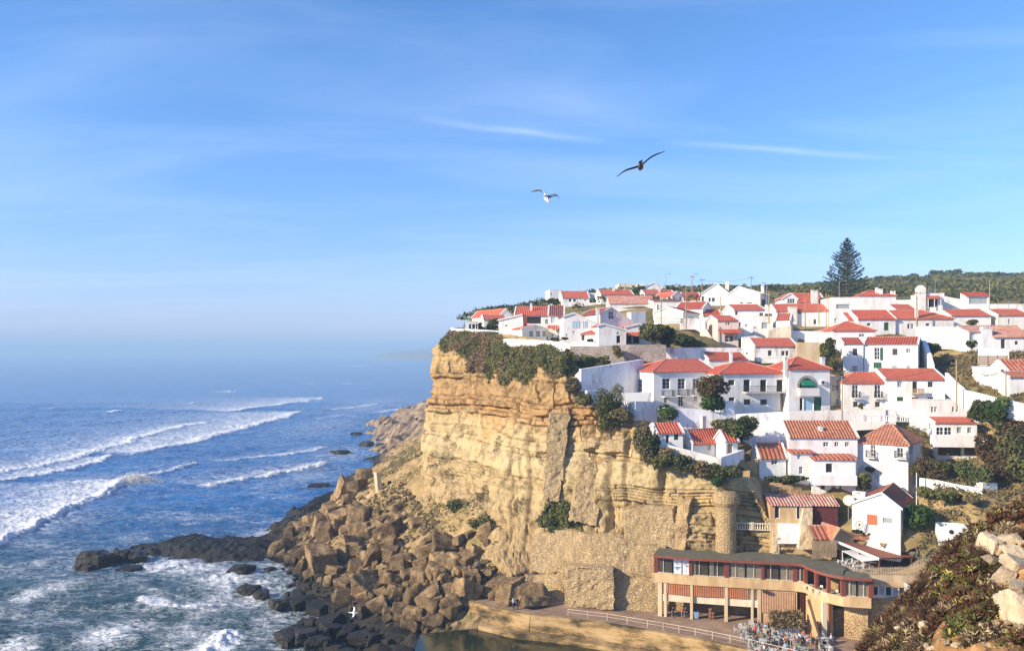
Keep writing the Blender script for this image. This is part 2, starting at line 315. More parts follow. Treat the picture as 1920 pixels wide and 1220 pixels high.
H('white two-storey house with a left gable and a red roof, right of the centre', 2, 168, 1200, 1498, 665, 410, 'gx', 362, 9, -5, F='k 1212 1238 425 462; k 1246 1266 528 576; w 1308 1332 545 572; g 1380 1398 533 605', xl=1086)
H('small pinkish tower house with a red roof and a lower porch roof', 2, 155, 1045, 1242, 770, 510, 'gx', 467, 6, -4, mat='pink', F='k 1120 1136 530 556; k 1143 1160 530 556; W 1112 1196 655 716; k 1215 1226 660 690', awn='1050 1262 612', xl=926)
H('white block with a roof terrace and dark parapet openings', 2, 166, 1385, 1572, 640, 470, 'flat', 0, 7, -6, F='k 1440 1480 436 470; k 1490 1566 445 472; p 1465 1525 530 590')
H('house under a shaded red roof between the skyline gables and the dormer house', 2, 186, 1550, 1745, 520, 418, 'gx', 362, 9, -6, rm='tileshade')
H('small white house with a pale red lopsided roof beside the stacked white chimney blocks', 2, 163, 1600, 1735, 640, 500, 'gx', 447, 7, -24, F='k 1735 1745 530 560')
H('white house with a red front roof, dark shutters and a small balustrade balcony', 2, 142, 1400, 1800, 868, 752, 'gx', 683, 8, -3, F='k 1524 1564 795 850; k 1652 1688 800 848; k 1692 1724 800 848', mat='oldwhite', bal='1456 1622 868 910 w')
H('low house with a chimney and a dormer box behind the hipped roofs', 2, 136, 960, 1335, 960, 880, 'gx', 814, 8, 2, F='k 1212 1280 903 936', chim='1163 1186 808 930 -1')
# the middle row
H('large white mansion with a bright red hipped roof and three tall balcony windows', 4, 126, 722, 1240, 552, 246, 'hl', 148, 9, 13, below=5, L='W 584 628 308 416', F='W 792 856 302 388; W 918 980 302 388; W 1040 1096 302 388; W 808 832 455 502; W 922 962 445 532; W 1050 1076 446 488', balc='788 874 388 446; 916 996 388 440; 1034 1110 388 436', xl=480)
H('white house with a hipped roof and a long railed balcony with three doors', 4, 123.5, 1262, 1816, 580, 258, 'hip', 172, 9, 10, F='k 1330 1385 312 360; o 1456 1512 310 412; o 1592 1646 310 412; o 1726 1780 310 412; k 1336 1386 455 526; k 1458 1516 470 520; k 1592 1650 470 520; t 1756 1814 425 574', balc='1454 1808 412 416')
H('white house with an arched window under a green awning', 5, 123.5, 148, 444, 500, 192, 'hip', 112, 8, 6, F='o 226 252 402 494; B 256 326 402 494; g 328 382 396 494', arch='206 350 242 330', chim='118 140 112 180 0; 384 408 115 155 3', fan=1)
H('narrow white link building squeezed between the arched house and the french-window house', 5, 126, 448, 545, 440, 252, 'flat', 0, 6, -4, F='W 460 480 310 352; W 486 520 310 352; w 486 520 412 440', mat='cream')
H('large white two-storey house with a green balcony shutter and a green door', 3, 138, 630, 1026, 1062, 842, 'gx', 795, 9, -30, F='w 706 746 872 960; g 748 772 872 966; k 838 880 878 930; w 940 972 878 910; g 700 760 980 1050; p 838 876 1005 1030; p 945 972 1005 1030', chim='0 0 0 0 0')
H('narrow white left wing of the green-doored house with its own short red roof', 3, 138.5, 480, 625, 1062, 840, 'gx', 802, 7, -14, F='k 545 584 878 930; p 540 582 1005 1056', L='k 450 466 878 930', xl=428)
H('white house with two french windows, left half of the joined pair below the green-doored house', 5, 123.5, 540, 838, 478, 290, 'hl', 222, 8, -6, F='W 602 646 312 402; W 762 806 312 402; k 608 646 427 470; k 765 804 427 470; B 686 706 425 462', balc='598 652 402 405; 758 812 402 405')
H('white house with a wooden balcony box, right half of the joined pair', 5, 122.5, 838, 1266, 480, 265, 'gx', 196, 9, -8, F='p 924 962 285 328; o 1032 1070 285 368; k 1142 1182 285 328; g 922 968 396 426; k 1028 1080 397 411; k 1142 1186 397 411', wbox='1022 1100 335 374')
H('white house with a stepped gable, a row of four windows and an open loggia', 5, 118, 1192, 1494, 866, 576, 'gx', 520, 8, -6, xl=1026, F='W 1204 1256 613 668; W 1260 1314 613 668; p 1350 1388 612 656; p 1424 1460 612 656; s 1216 1380 740 814; s 1402 1492 740 814', L='w 1142 1164 585 632; k 1085 1110 750 810', par='1160 1530 665 738')
H('white upper block with paired small windows behind the stepped gable', 5, 121, 1010, 1440, 560, 415, 'flat', 0, 8, -6, F='W 1165 1186 465 505; W 1188 1210 465 505; W 1316 1334 465 502; W 1342 1362 465 502; k 992 1006 488 538')
# the lower row
H('long house under a rough brownish-red roof with one white chimney', 5, 113.5, 150, 640, 820, 676, 'gx', 570, 6.5, -3, rm='tileold', F='w 395 435 718 750; w 475 508 718 750; w 550 582 718 750', chim='366 393 612 686 1')
H('tall white house with an aged hipped red roof and two railed corner balconies', 5, 114, 632, 1002, 962, 712, 'hip', 592, 9, -38, rm='tileold', mat='oldwhite', below=3, F='W 734 768 738 822; W 922 966 757 826', Rw='W 1010 1040 757 820; k 1090 1114 748 810', balc='706 770 822 826; 910 1000 826 830')
H('white cottage wing with a striped red roof slope and a small two-light window', 5, 112.5, -62, 128, 985, 822, 'gx', 716, 6, 4, rm='tilestripe', F='W 24 68 848 880', xl=-120)
H('narrow white tower bay with a short striped roof', 5, 112, 160, 318, 992, 792, 'shed', 710, 6, 2, rm='tilestripe', F='W 210 232 810 840; W 222 250 893 946')
H('white house with a striped red roof over a deep balcony and a white parapet', 5, 111, 318, 628, 1088, 838, 'shed', 752, 6, -5, rm='tilestripe', F='o 413 463 870 938; g 376 406 1017 1056; p 452 486 1010 1086; k 510 526 1015 1086', par='306 612 945 1006', deep=1)
H('low white cottage with a small red roof at the very edge of the cliff', 4, 113, 752, 962, 842, 742, 'gx', 668, 6, 3, F='k 820 850 760 832; g 888 924 757 804', xl=680)
H('low white cottage under a broad red roof sloping to the right, with a chimney', 4, 113.5, 1040, 1306, 930, 824, 'gx', 700, 9, 20, F='p 1158 1190 835 888; p 1244 1272 835 888', chim='1120 1150 612 712 4', xl=950)
H('white end cottage of the cliff-edge row with a brown door', 4, 112, 1308, 1408, 932, 806, 'gx', 722, 8, 14, F='t 1324 1366 836 926', xr=1460)
# right hand side
H('big white modernist block with one long dark window', 3, 176, 405, 866, 700, 504, 'flat', 0, 9, -4, F='p 425 527 552 586; p 412 505 655 690')
H('house with a red hipped roof and round white chimneys behind the modernist block', 3, 205, 592, 866, 520, 488, 'hip', 452, 9, -6, chim='718 735 430 470 2; 745 768 440 480 1; 832 862 455 488 2')
H('long white row house under one red roof with a green door', 3, 152, 582, 862, 745, 657, 'gx', 598, 8, -3, F='k 652 680 690 712; g 778 812 686 745')
H('long white row house continuing right under a wide red roof with shuttered windows', 3, 152, 864, 1292, 745, 655, 'hr', 598, 8, -3, F='k 950 970 695 733; w 972 998 695 733; k 1085 1116 692 713', chim='1012 1018 500 660 0')
H('narrow white bay with a short red roof left of the long row house', 3, 154, 510, 580, 740, 668, 'gx', 618, 6, -3)
H('white house with a red pyramid roof below the long row house', 3, 144, 402, 714, 835, 742, 'hip', 682, 8, -5, F='w 592 634 770 792')
H('strip of white wall under a red roof behind the long row house', 3, 166, 862, 1016, 640, 592, 'gx', 556, 7, -4)
H('white house with a big chimney tower and a dark porch on the upper right', 3, 176, 1085, 1222, 600, 472, 'flat', 0, 8, -5, F='o 1092 1174 512 575', awn='1082 1182 500', tower='1028 1080 412 590')
H('white cube with one very large window on the upper right', 3, 179, 1385, 1558, 590, 490, 'shed', 464, 6, -6, F='p 1405 1542 500 552', xl=1366)
H('low white house under a red roof right of the chimney tower', 3, 156, 1268, 1566, 700, 634, 'gx', 592, 8, -4)
H('white house cut by the right edge of the photo under a pale red roof', 3, 155, 1618, 1850, 720, 630, 'gx', 590, 8, -4, F='w 1692 1712 660 700')
H('flat white building behind the last red roof on the right edge', 3, 176, 1600, 1810, 640, 552, 'flat', 0, 7, -4)
H('rambling white house with a faded red roof and a broad white chimney block, right edge', 3, 140, 1400, 1580, 880, 752, 'gx', 712, 8, -4, rm='tilepink', F='p 1408 1446 768 822', chim='1505 1576 722 870 -.6', mat='white')
H('white annex with a faded red roof and a narrow dark door, right edge', 3, 139, 1582, 1850, 885, 790, 'gx', 712, 8, -4, rm='tilepink', F='k 1640 1674 808 880; k 1742 1770 822 852')
H('low white house with a ribbed red roof below the plank deck, right edge', 3, 124, 1700, 1900, 1110, 1046, 'gx', 962, 6, -4, rm='tilestripe')
H('white garden shed with a sloping top and a dark doorway on the dry slope', 3, 126, 1502, 1690, 1105, 1070, 'shed', 1012, 4, -10, F='o 1634 1686 1030 1095', rm='frame')
H('plain white house beside the road, cut by the right edge of the photo', 3, 120, 1702, 1920, 1230, 1085, 'gx', 1050, 6, -4, rm='tileold')
H('white dormer house with a gabled front window and a red roof near the pine', 3, 194, 26, 140, 560, 510, 'gy', 472, 8, -6, apex=0.55, F='W 62 118 510 544', pair=1)
H('house with a red roof and a tall bluish gable chimney near the pine', 3, 193, 132, 342, 560, 545, 'gx', 472, 8, -4, chim='246 288 450 520 -1')
H('long house under a plain red roof in front of the dormer house', 3, 180, -20, 404, 700, 600, 'gx', 552, 9, -5, F='k 258 280 662 700; k 140 168 600 625', chim='76 136 572 652 -2')
# around the restaurant
H('low ochre building with a pink tiled roof and a dark red end wall', 6, 106.6, 828, 1088, 410, 288, 'shed', 222, 3.6, -6, mat='ochre', rm='tilepink', F='D 856 888 298 378; D 992 1018 292 382', rend=1, below=4)
H('dark red open-fronted annex of the pink-roofed building', 6, 106.2, 1090, 1258, 405, 290, 'shed', 228, 3.6, -8, mat='maroon', rm='tilepink', below=4)
H('white gabled house with an orange shutter and a shaded red roof slope', 7, 104, 372, 718, 372, 160, 'gy', 90, 9, -34, apex=0.62, rm='tileshade', F='O 480 556 240 320; p 592 664 264 306', chim='376 464 84 190 1')
H('plain white building with a slanting roofline behind the orange-shuttered house', 7, 112, 560, 838, 180, 40, 'shed', 22, 6, -10, rm='frame', F='k 792 822 105 150')
H('small pavilion with a pink striped double-pitched roof beside the awning', 7, 103, 95, 236, 470, 410, 'gx', 325, 4, 0, rm='tilestripe', mat='wood', below=.5)
H('smaller half of the striped-roof pavilion, stepping down to the red fence', 7, 102.3, 240, 384, 470, 412, 'gy', 345, 5, 16, rm='tilestripe', apex=.3, mat='wood', below=.5)
H('small white outbuilding with a round window in the shaded yard', 7, 99, 990, 1200, 462, 336, 'flat', 0, 3, -20, oculus='1082 368 14', below=.8)
def base_pts():
    out = []
    for h in HOUSES:
        x, y = Q(h['r'], h['x0'], h['yb']); x2, _ = Q(h['r'], h['x1'], h['yb']); D = h['D']; a = R(h['yaw']); c, s = math.cos(a), math.sin(a)
        p = P(x, y, D); k = (x2 - 960) / F; w = (k * D - p.x) / (c - k * s); h['w'] = w; h['o'] = p
        b = Vector((-s, c, 0)) * h['dep']
        q = p + Vector((c, s, 0)) * w
        out += [tuple(p), tuple(q), tuple(p + b + Vector((0, 0, 1))), tuple(q + b + Vector((0, 0, 1)))]
    return out
# ------------------------------------------------------------------ the sea
def polyd(X, Y, pts):
    """signed distance to a polyline (positive = seaward / far side) and the arc parameter 0..1"""
    best = np.full(X.shape, 1e9); sg = np.zeros(X.shape); tt = np.zeros(X.shape); n = len(pts) - 1
    for i in range(n):
        ax, ay = pts[i]; bx, by = pts[i + 1]; dx, dy = bx - ax, by - ay; L2 = dx * dx + dy * dy + 1e-9
        t = np.clip(((X - ax) * dx + (Y - ay) * dy) / L2, 0, 1)
        d = np.hypot(X - ax - t * dx, Y - ay - t * dy); s = dx * (Y - ay) - dy * (X - ax)
        k = d < best; best = np.where(k, d, best); sg = np.where(k, np.sign(s), sg); tt = np.where(k, (i + t) / n, tt)
    return best * sg, tt
def sl_(pp): return [tuple(G(x, y, 0.0)[:2]) for x, y in pp]
CRESTS = [  # polyline in photo pixels, foam length behind, strength, crest height
    ([(-90, 1050), (0, 1025), (60, 992), (130, 957), (190, 932), (235, 908), (262, 897)], 34, 1.0, 1.4),
    ([(262, 897), (300, 890), (340, 880), (372, 869)], 5, 0.6, 1.0),
    ([(-90, 912), (0, 900), (60, 892), (120, 882), (180, 868), (215, 850)], 24, 0.85, 0.9),
    ([(-60, 892), (60, 875), (130, 862), (200, 842), (250, 826), (310, 808), (355, 797), (398, 790)], 22, 0.95, 1.0),
    ([(225, 856), (300, 842), (380, 824), (440, 808), (500, 792), (540, 780), (572, 768)], 70, 0.8, 0.8),
    ([(410, 772), (470, 766), (530, 758), (590, 750), (628, 742)], 90, 0.72, 0.8),
    ([(380, 912), (420, 903), (480, 893), (560, 882), (632, 869)], 12, 0.75, 0.9),
    ([(230, 890), (330, 872), (380, 862)], 7, 0.25, 0.5), ([(400, 868), (470, 858), (560, 848), (625, 838)], 9, 0.55, 0.5),
    ([(45, 734), (78, 732)], 14, 0.75, 1.0), ([(205, 742), (252, 740)], 14, 0.65, 1.0), ([(425, 735), (458, 730)], 18, 0.8, 1.0),
    ([(205, 774), (235, 772)], 14, 1.0, 1.6), ([(350, 758), (385, 754)], 12, 0.55, 1.0), ([(90, 768), (125, 765)], 10, 0.5, 0.8),
    ([(600, 770), (660, 765), (740, 752)], 14, 0.6, 0.4), ([(700, 775), (760, 765)], 10, 0.6, 0.4), ([(540, 722), (620, 718), (700, 722)], 30, 0.35, 0.4),
    ([(395, 1235), (415, 1205), (430, 1190), (445, 1180)], 3.0, 1.2, 0.7), ([(270, 1120), (310, 1138), (360, 1138), (415, 1130)], 2.5, 0.8, 0.3),
    ([(560, 790), (640, 778), (690, 782)], 12, 0.35, 0.3), ([(640, 690), (700, 684), (790, 682)], 90, 0.5, 0.5), ([(700, 672), (760, 670), (815, 676)], 160, 0.8, 0.6),
    ([(-40, 836), (60, 822), (160, 806)], 14, 0.28, 0.8), ([(120, 800), (220, 792), (320, 780)], 14, 0.2, 0.9), ([(-20, 790), (30, 786), (70, 780)], 10, 0.2, 1.2),
]
PATCH = [  # loose foam near the rocks: photo pixel, radii across and along, strength
    (310, 1062, 60, 18, .75), (360, 1068, 70, 20, .7), (430, 1085, 60, 26, .8), (415, 1120, 36, 40, .6), (480, 1110, 60, 34, .6), (540, 1060, 60, 24, .5), (200, 1185, 60, 26, .75),
    (260, 1170, 50, 26, .6), (70, 1115, 40, 22, .7), (115, 1100, 50, 20, .5), (350, 1180, 50, 24, .5), (430, 1205, 24, 30, 1.0), (240, 1010, 40, 10, .3), (270, 1048, 30, 12, .7), (85, 1052, 30, 10, .45),
    (500, 1000, 40, 20, .55), (580, 890, 60, 20, .35), (640, 850, 60, 16, .4), (520, 1150, 60, 30, .45), (30, 1205, 60, 20, .6), (540, 1205, 40, 30, .35), (100, 930, 120, 40, .42), (50, 980, 110, 34, .5), (160, 905, 90, 20, .45), (600, 800, 90, 24, .3), (690, 760, 90, 20, .3)]
kk = np.concatenate([np.linspace(-2.2, -0.70, 40), np.linspace(-0.69, 0.06, 520), np.linspace(0.07, 2.0, 50)])
Ds = np.concatenate([np.geomspace(60, 92, 14)[:-1], np.geomspace(92, 620, 430), np.geomspace(640, 70000, 90)])
KX, DY = np.meshgrid(kk, Ds); SX = KX * DY; SY = DY.copy()
xf, yf = SX.ravel(), SY.ravel()
p3 = np.stack([xf, yf, 0 * xf], 1)
fade = np.clip(500 / (yf + 1), 0, 1)
swd = (xf * 0.35 - yf * 0.94)
zz_ = 0.55 * np.sin(swd / 9.5 + 2.2 * vnoise(p3 / 60, 3)) * (0.5 + 0.5 * vnoise(p3 / 45, 5)) + 0.35 * fbm(p3 / np.array([9, 4, 1.0]), 11, 4, 0.55) + 0.16 * fbm(p3 / np.array([2.6, 1.3, 1.0]), 15, 3)
foam = np.zeros_like(xf); crest = np.zeros_like(xf)
wob = 1.0 * vnoise(p3 / 8, 21) + 0.6 * vnoise(p3 / 2.6, 22)
for pp, ln, st, hh in CRESTS:
    pts = sl_(pp); d, t = polyd(xf, yf, pts); scale = max(1.0, np.mean([q[1] for q in pts]) / 260)
    d = d + wob * scale * 1.1
    endf = np.minimum(smooth(0, 0.10, t), smooth(1.0, 0.93, t)) if len(pts) > 3 else smooth(0, 0.3, t) * smooth(1, 0.7, t)
    inside = (t > 0.001) & (t < 0.999)
    f = np.where(d > 0, np.exp(-d / ln) * (0.78 + 0.3 * np.exp(-d / (2.2 * scale))), np.exp(-(d / (0.9 * scale)) ** 2)) * st * endf * inside
    foam = np.maximum(foam, f)
    crest += .75 * hh * np.exp(-((d - 0.8) / (1.8 * scale)) ** 2) * endf
for px, py, rx, ry, st in PATCH:
    c = G(px, py, 0); wx = rx / F * c.y; wy = abs(G(px, py - ry, 0).y - G(px, py + ry, 0).y) / 2
    foam = np.maximum(foam, .82 * st * np.exp(-((xf - c.x) / wx) ** 2 - ((yf - c.y) / wy) ** 2))
streak = smooth(0.15, 0.9, fbm(p3 / np.array([14, 6, 1.0]), 31, 4, 0.6) + 0.15) * np.clip(1.25 - yf / 420, 0.05, 1)
foam = np.clip(np.maximum(foam, 0.25 * streak), 0, 1.2)
SZ = zz_ * fade + crest + np.clip(foam, 0, 1) * fade * .30 * fbm(p3 / np.array([1.1, .9, 1.0]), 39, 3)
m, n, l, b = newmat('sea_water'); b.inputs['Roughness'].default_value = 0.16; b.inputs['IOR'].default_value = 1.33
pos = n.new('ShaderNodeNewGeometry').outputs['Position']; at = n.new('ShaderNodeAttribute'); at.attribute_name = 'foam'
mpn = n.new('ShaderNodeMapping'); mpn.inputs['Rotation'].default_value = (0, 0, R(-18)); mpn.inputs['Scale'].default_value = (0.55, 1.25, 1); l.new(pos, mpn.inputs[0])
na = tex(n, l, 'Noise', 0.5, mpn.outputs[0], Detail=10, Roughness=0.72, Distortion=1.1)
nb = tex(n, l, 'Noise', 0.03, pos, Detail=4); nlace = tex(n, l, 'Noise', 0.75, mpn.outputs[0], Detail=7, Roughness=0.62, Distortion=2.2); nfine = tex(n, l, 'Noise', 2.1, mpn.outputs[0], Detail=8, Roughness=0.7, Distortion=1.6)
def nmath(op, x, y, cl=False):
    k = n.new('ShaderNodeMath'); k.operation = op; k.use_clamp = cl
    for i, v in enumerate((x, y)):
        if isinstance(v, (int, float)): k.inputs[i].default_value = v
        else: l.new(v, k.inputs[i])
    return k.outputs[0]
ff = nmath('ADD', nmath('MULTIPLY', at.outputs['Fac'], 1.32), nmath('ADD', nmath('MULTIPLY', nmath('SUBTRACT', na.outputs[0], 0.5), 2.0), nmath('SUBTRACT', nmath('MULTIPLY', nmath('SUBTRACT', nfine.outputs[0], 0.5), 1.2), nmath('MULTIPLY', nmath('SUBTRACT', nmath('ABSOLUTE', nmath('SUBTRACT', nlace.outputs[0], 0.5), 0), 0.09), 3.4))))
rf = ramp(n, [(0.22, (0, 0, 0)), (0.60, (0.36, 0.36, 0.36)), (1.0, (1, 1, 1))]); l.new(ff, rf.inputs[0])
deep = ramp(n, [(0.35, (0.006, 0.080, 0.27)), (0.65, (0.014, 0.125, 0.36))]); l.new(nb.outputs[0], deep.inputs[0])
ash = n.new('ShaderNodeAttribute'); ash.attribute_name = 'shallow'
cc = mixc(n, l, rf.outputs[0], mixc(n, l, ash.outputs['Fac'], deep.outputs[0], (0.022, 0.055, 0.062)), (0.70, 0.72, 0.75)); l.new(cc, b.inputs['Base Color'])
l.new(nmath('ADD', 0.14, nmath('MULTIPLY', rf.outputs[0], 0.6)), b.inputs['Roughness'])
nw = tex(n, l, 'Noise', 1.1, mpn.outputs[0], Detail=6, Roughness=0.6); bump(n, l, b, nw.outputs[0], 0.9, 0.5)
M['sea'] = m
o = npmesh('sea', np.stack([xf, yf, SZ], 1), gridfaces(len(Ds), len(kk)), m, smooth=True, attr={'foam': foam, 'shallow': smooth(215, 120, yf + 14 * vnoise(p3 / 25, 37))}); tag(o, 'deep blue ocean with white breaking waves and foam streaks', 'sea', kind='structure')
# ------------------------------------------------------------------ thin plate spline for ground heights
class TPS:
    def __init__(s, pts, lam=0.5):
        p = np.array(pts, float); s.c = p[:, :2]; n = len(p)
        K = s.k(s.c, s.c) + lam * np.eye(n); Pm = np.hstack([np.ones((n, 1)), s.c])
        A = np.zeros((n + 3, n + 3)); A[:n, :n] = K; A[:n, n:] = Pm; A[n:, :n] = Pm.T
        w = np.linalg.solve(A, np.concatenate([p[:, 2], np.zeros(3)])); s.w, s.a = w[:n], w[n:]
    @staticmethod
    def k(a, b):
        r2 = ((a[:, None, :] - b[None, :, :]) ** 2).sum(-1); return np.where(r2 > 0, 0.5 * r2 * np.log(r2 + 1e-12), 0)
    def __call__(s, x, y):
        q = np.stack([np.ravel(x), np.ravel(y)], 1); r = np.zeros(len(q))
        for i in range(0, len(q), 20000): c = q[i:i + 20000]; r[i:i + 20000] = s.k(c, s.c) @ s.w + s.a[0] + c @ s.a[1:]
        return r
def inpoly(x, y, poly):
    r = np.zeros(x.shape, bool); n = len(poly)
    for i in range(n):
        x1, y1 = poly[i]; x2, y2 = poly[(i + 1) % n]
        c = ((y1 > y) != (y2 > y)) & (x < (x2 - x1) * (y - y1) / (y2 - y1 + 1e-12) + x1); r ^= c
    return r
# ------------------------------------------------------------------ the cliff: a control net of real points, refined and broken into beds and blocks
def col(*rows): return [P(*q) for q in rows]
def fall(top, foot, zs=(0.13, 0.3, 0.45, 0.6, 0.8)):
    t, f = Vector(top), Vector(foot); return [t] + [t.lerp(f, k) for k in zs] + [f]
CL = [
    fall((-9, 330, 52), (-20, 330, 0)), fall((-13, 240, 47), (-22, 240, 2)),
    [Vector((-12.5, 195, 45)), Vector((-15, 193, 40)), Vector((-16, 192, 34)), Vector((-17, 191, 28)), Vector((-18, 190, 20)), Vector((-18, 188, 14)), Vector((-18, 186, 6))],
    col((848, 622, 172), (823, 655, 168), (815, 700, 165), (806, 750, 163), (797, 795, 161), (790, 840, 159), (792, 960, 152)),
    col((900, 627, 163), (884, 690, 157), (882, 740, 152.5), (878, 790, 150), (872, 840, 147), (868, 890, 142), (862, 985, 131)),
    col((952, 633, 155), (948, 712, 143), (948, 755, 139), (945, 800, 136), (940, 845, 132.5), (935, 910, 127), (925, 1060, 117)),
    col((1008, 642, 147), (1010, 715, 134), (1012, 760, 130), (1012, 805, 127), (1012, 850, 124.5), (1010, 930, 120), (1005, 1116, 114)),
    col((1070, 660, 139), (1072, 715, 130), (1075, 760, 126.5), (1078, 805, 123.5), (1080, 850, 121.5), (1080, 930, 117.5), (1075, 1128, 112)),
    col((1112, 748, 128), (1112, 765, 125), (1112, 790, 123), (1112, 825, 121.5), (1112, 865, 119.5), (1112, 940, 115.5), (1112, 1134, 110.5)),
    col((1160, 768, 123), (1155, 788, 120.5), (1150, 815, 119), (1148, 850, 117.5), (1148, 890, 116), (1148, 950, 113.5), (1150, 1139, 109.5)),
    col((1216, 806, 117), (1210, 832, 115), (1208, 860, 113.8), (1207, 890, 113), (1207, 930, 112), (1210, 985, 110.8), (1215, 1146, 108.4)),
    col((1285, 872, 111.5), (1282, 890, 110.5), (1282, 912, 110), (1283, 935, 109.5), (1286, 965, 109), (1290, 1010, 108.6), (1290, 1150, 108)),
    col((1350, 900, 109), (1345, 915, 108.6), (1345, 935, 108.4), (1345, 960, 108.3), (1350, 985, 108.2), (1352, 1020, 108.2), (1352, 1160, 108)),
    col((1405, 902, 109), (1400, 920, 108.5), (1400, 945, 108.2), (1400, 970, 108), (1402, 990, 108), (1405, 1030, 107.8), (1405, 1165, 107.5)),
    col((1448, 985, 106.8), (1448, 995, 106.5), (1450, 1005, 106.5), (1452, 1015, 106.5), (1455, 1030, 106.5), (1455, 1060, 106.5), (1455, 1172, 106.5)),
    col((1520, 1018, 105.8), (1520, 1028, 105.5), (1522, 1037, 105.5), (1522, 1047, 105.5), (1525, 1060, 105.5), (1525, 1090, 105.5), (1525, 1190, 105.5)),
    col((1592, 1064, 102), (1594, 1070, 101.8), (1594, 1080, 101.8), (1595, 1092, 101.8), (1595, 1115, 101.8), (1595, 1150, 101.5), (1595, 1222, 101)),
    fall(P(1700, 1072, 98.8), P(1700, 1200, 98)), fall((58, 87, 15.5), (57, 84, 0)), fall((80, 72, 17), (78, 68, 0)), fall((120, 66, 18), (118, 62, 0))]
EDGE = [c[0] for c in CL]
CL = [[c[0] + Vector((3.0, 5.0, 0.15))] + c for c in CL]
ctrl = np.array([[list(p) for p in c] for c in CL])          # columns x rows x 3
def cr(A, n, axis):
    A = np.moveaxis(A, axis, 0); m_ = len(A); t = np.linspace(0, m_ - 1, n); i = np.minimum(t.astype(int), m_ - 2); u = (t - i)
    g = lambda k: A[np.clip(k, 0, m_ - 1)]
    u = u.reshape(-1, *([1] * (A.ndim - 1))); p0, p1, p2, p3_ = g(i - 1), g(i), g(i + 1), g(i + 2)
    r = 0.5 * (2 * p1 + (p2 - p0) * u + (2 * p0 - 5 * p1 + 4 * p2 - p3_) * u ** 2 + (3 * p1 - p0 - 3 * p2 + p3_) * u ** 3)
    return np.moveaxis(r, 0, axis)
# columns spaced by arc length so that the blocks keep their size
cl_ = np.concatenate([[0], np.cumsum(np.linalg.norm(np.diff(ctrl[:, 4, :2], axis=0), axis=1))])
NCOL, NROW = 620, 190
fine = cr(ctrl, 2000, 0); arc = np.concatenate([[0], np.cumsum(np.linalg.norm(np.diff(fine[:, 4, :2], axis=0), axis=1))])
dens = np.interp(arc, [0, cl_[2], cl_[3], cl_[13], cl_[15], arc[-1]], [0.12, .3, 1, 1, .35, .15]); cd = np.cumsum(dens); cd = (cd - cd[0]) / (cd[-1] - cd[0])
pick = np.interp(np.linspace(0, 1, NCOL), cd, np.arange(2000)); i0 = np.minimum(pick.astype(int), 1998); fr_ = (pick - i0)[:, None, None]
g1 = fine[i0] * (1 - fr_) + fine[i0 + 1] * fr_
ua = np.interp(pick, np.arange(2000), arc)
CS = cr(g1, NROW, 1)                                          # NCOL x NROW x 3
tu = np.gradient(CS, axis=0); tv = np.gradient(CS, axis=1); nr = np.cross(tu, tv); nr /= np.linalg.norm(nr, axis=2, keepdims=True) + 1e-9
flip = np.sign((nr * (np.array([0, 0, HC]) - CS)).sum(2).mean()); nr = nr * flip
Z_ = CS[..., 2]; U_ = np.repeat(ua[:, None], NROW, 1); pf = CS.reshape(-1, 3)
warp = (0.9 * vnoise(pf / 14, 41) + 0.35 * vnoise(pf / 4, 42)).reshape(Z_.shape)
zb = Z_ + warp; rs = np.random.default_rng(5)
bnd = np.cumsum(rs.choice([0.45, 0.7, 1.0, 1.5, 2.4, 3.2], 60)) - 2; lay = np.searchsorted(bnd, zb.ravel()).reshape(Z_.shape)
lo_ = rs.uniform(-0.4, 0.42, 70); lsz = rs.choice([3.0, 4.5, 7.0, 10.0], 70); lsh = rs.uniform(0, 50, 70)
dl = lo_[lay]; uu = (U_ + lsh[lay] + 0.5 * warp) / lsz[lay]; ci = np.floor(uu).astype(np.int64); uf = (uu - ci) * lsz[lay]
hb = _h(ci, lay, ci * 0, 77); dblk = (hb - 0.5) * 0.8
edge_d = np.minimum(uf, lsz[lay] - uf); joint = -0.45 * np.exp(-(edge_d / 0.12) ** 2) * (hb > 0.35)
bed = np.min(np.abs(zb[..., None] - bnd[None, None, :]), axis=2); joint += -0.26 * np.exp(-(bed / 0.10) ** 2)
big = fbm(pf / np.array([9, 9, 14.0]), 51, 3).reshape(Z_.shape); med = fbm(pf / np.array([2.6, 2.6, 2.0]), 55, 4, .55).reshape(Z_.shape)
up = smooth(24, 30, Z_); low = smooth(23, 15, Z_)
rows = np.linspace(0, 1, NROW)[None, :] * np.ones((NCOL, 1))
lip = smooth(0.10, 0.22, rows)
vfis = np.zeros_like(Z_)
for uq, wq, dq in ((cl_[6] - 2.0, .5, 1.2), (cl_[5] + 4, .35, 1.0), (cl_[7] + 3.2, .5, 1.6), (cl_[8] + 3.8, .8, 2.0), (cl_[4] + 3, .4, 1.0), (cl_[10] + 2.8, .7, 1.6), (cl_[9] + 2.5, .5, 1.2)):
    vfis -= .55 * dq * np.exp(-((U_ - uq + 1.2 * warp - 0.05 * (Z_ - 20)) / wq) ** 2)
fin = fbm(pf / np.array([.8, .8, .55]), 58, 2).reshape(Z_.shape)
disp = lip * (.13 * fin + (0.52 + 0.5 * up) * dl + (0.85 + 0.45 * up) * dblk + joint * (0.9 + 0.4 * up) + 0.65 * big + (0.18 + 0.5 * up + 0.35 * low) * med + vfis * smooth(8, 16, Z_))
nh = nr.copy(); nh[..., 2] *= 0.3; nh /= np.linalg.norm(nh, axis=2, keepdims=True)
CS0 = CS.copy(); big0 = big; CS = CS + nh * disp[..., None]
m, n, l, b = newmat('sandstone_cliff'); b.inputs['Roughness'].default_value = 0.95; b.inputs['Specular IOR Level'].default_value = 0.15
pos = n.new('ShaderNodeNewGeometry').outputs['Position']; sp = n.new('ShaderNodeSeparateXYZ'); l.new(pos, sp.inputs[0])
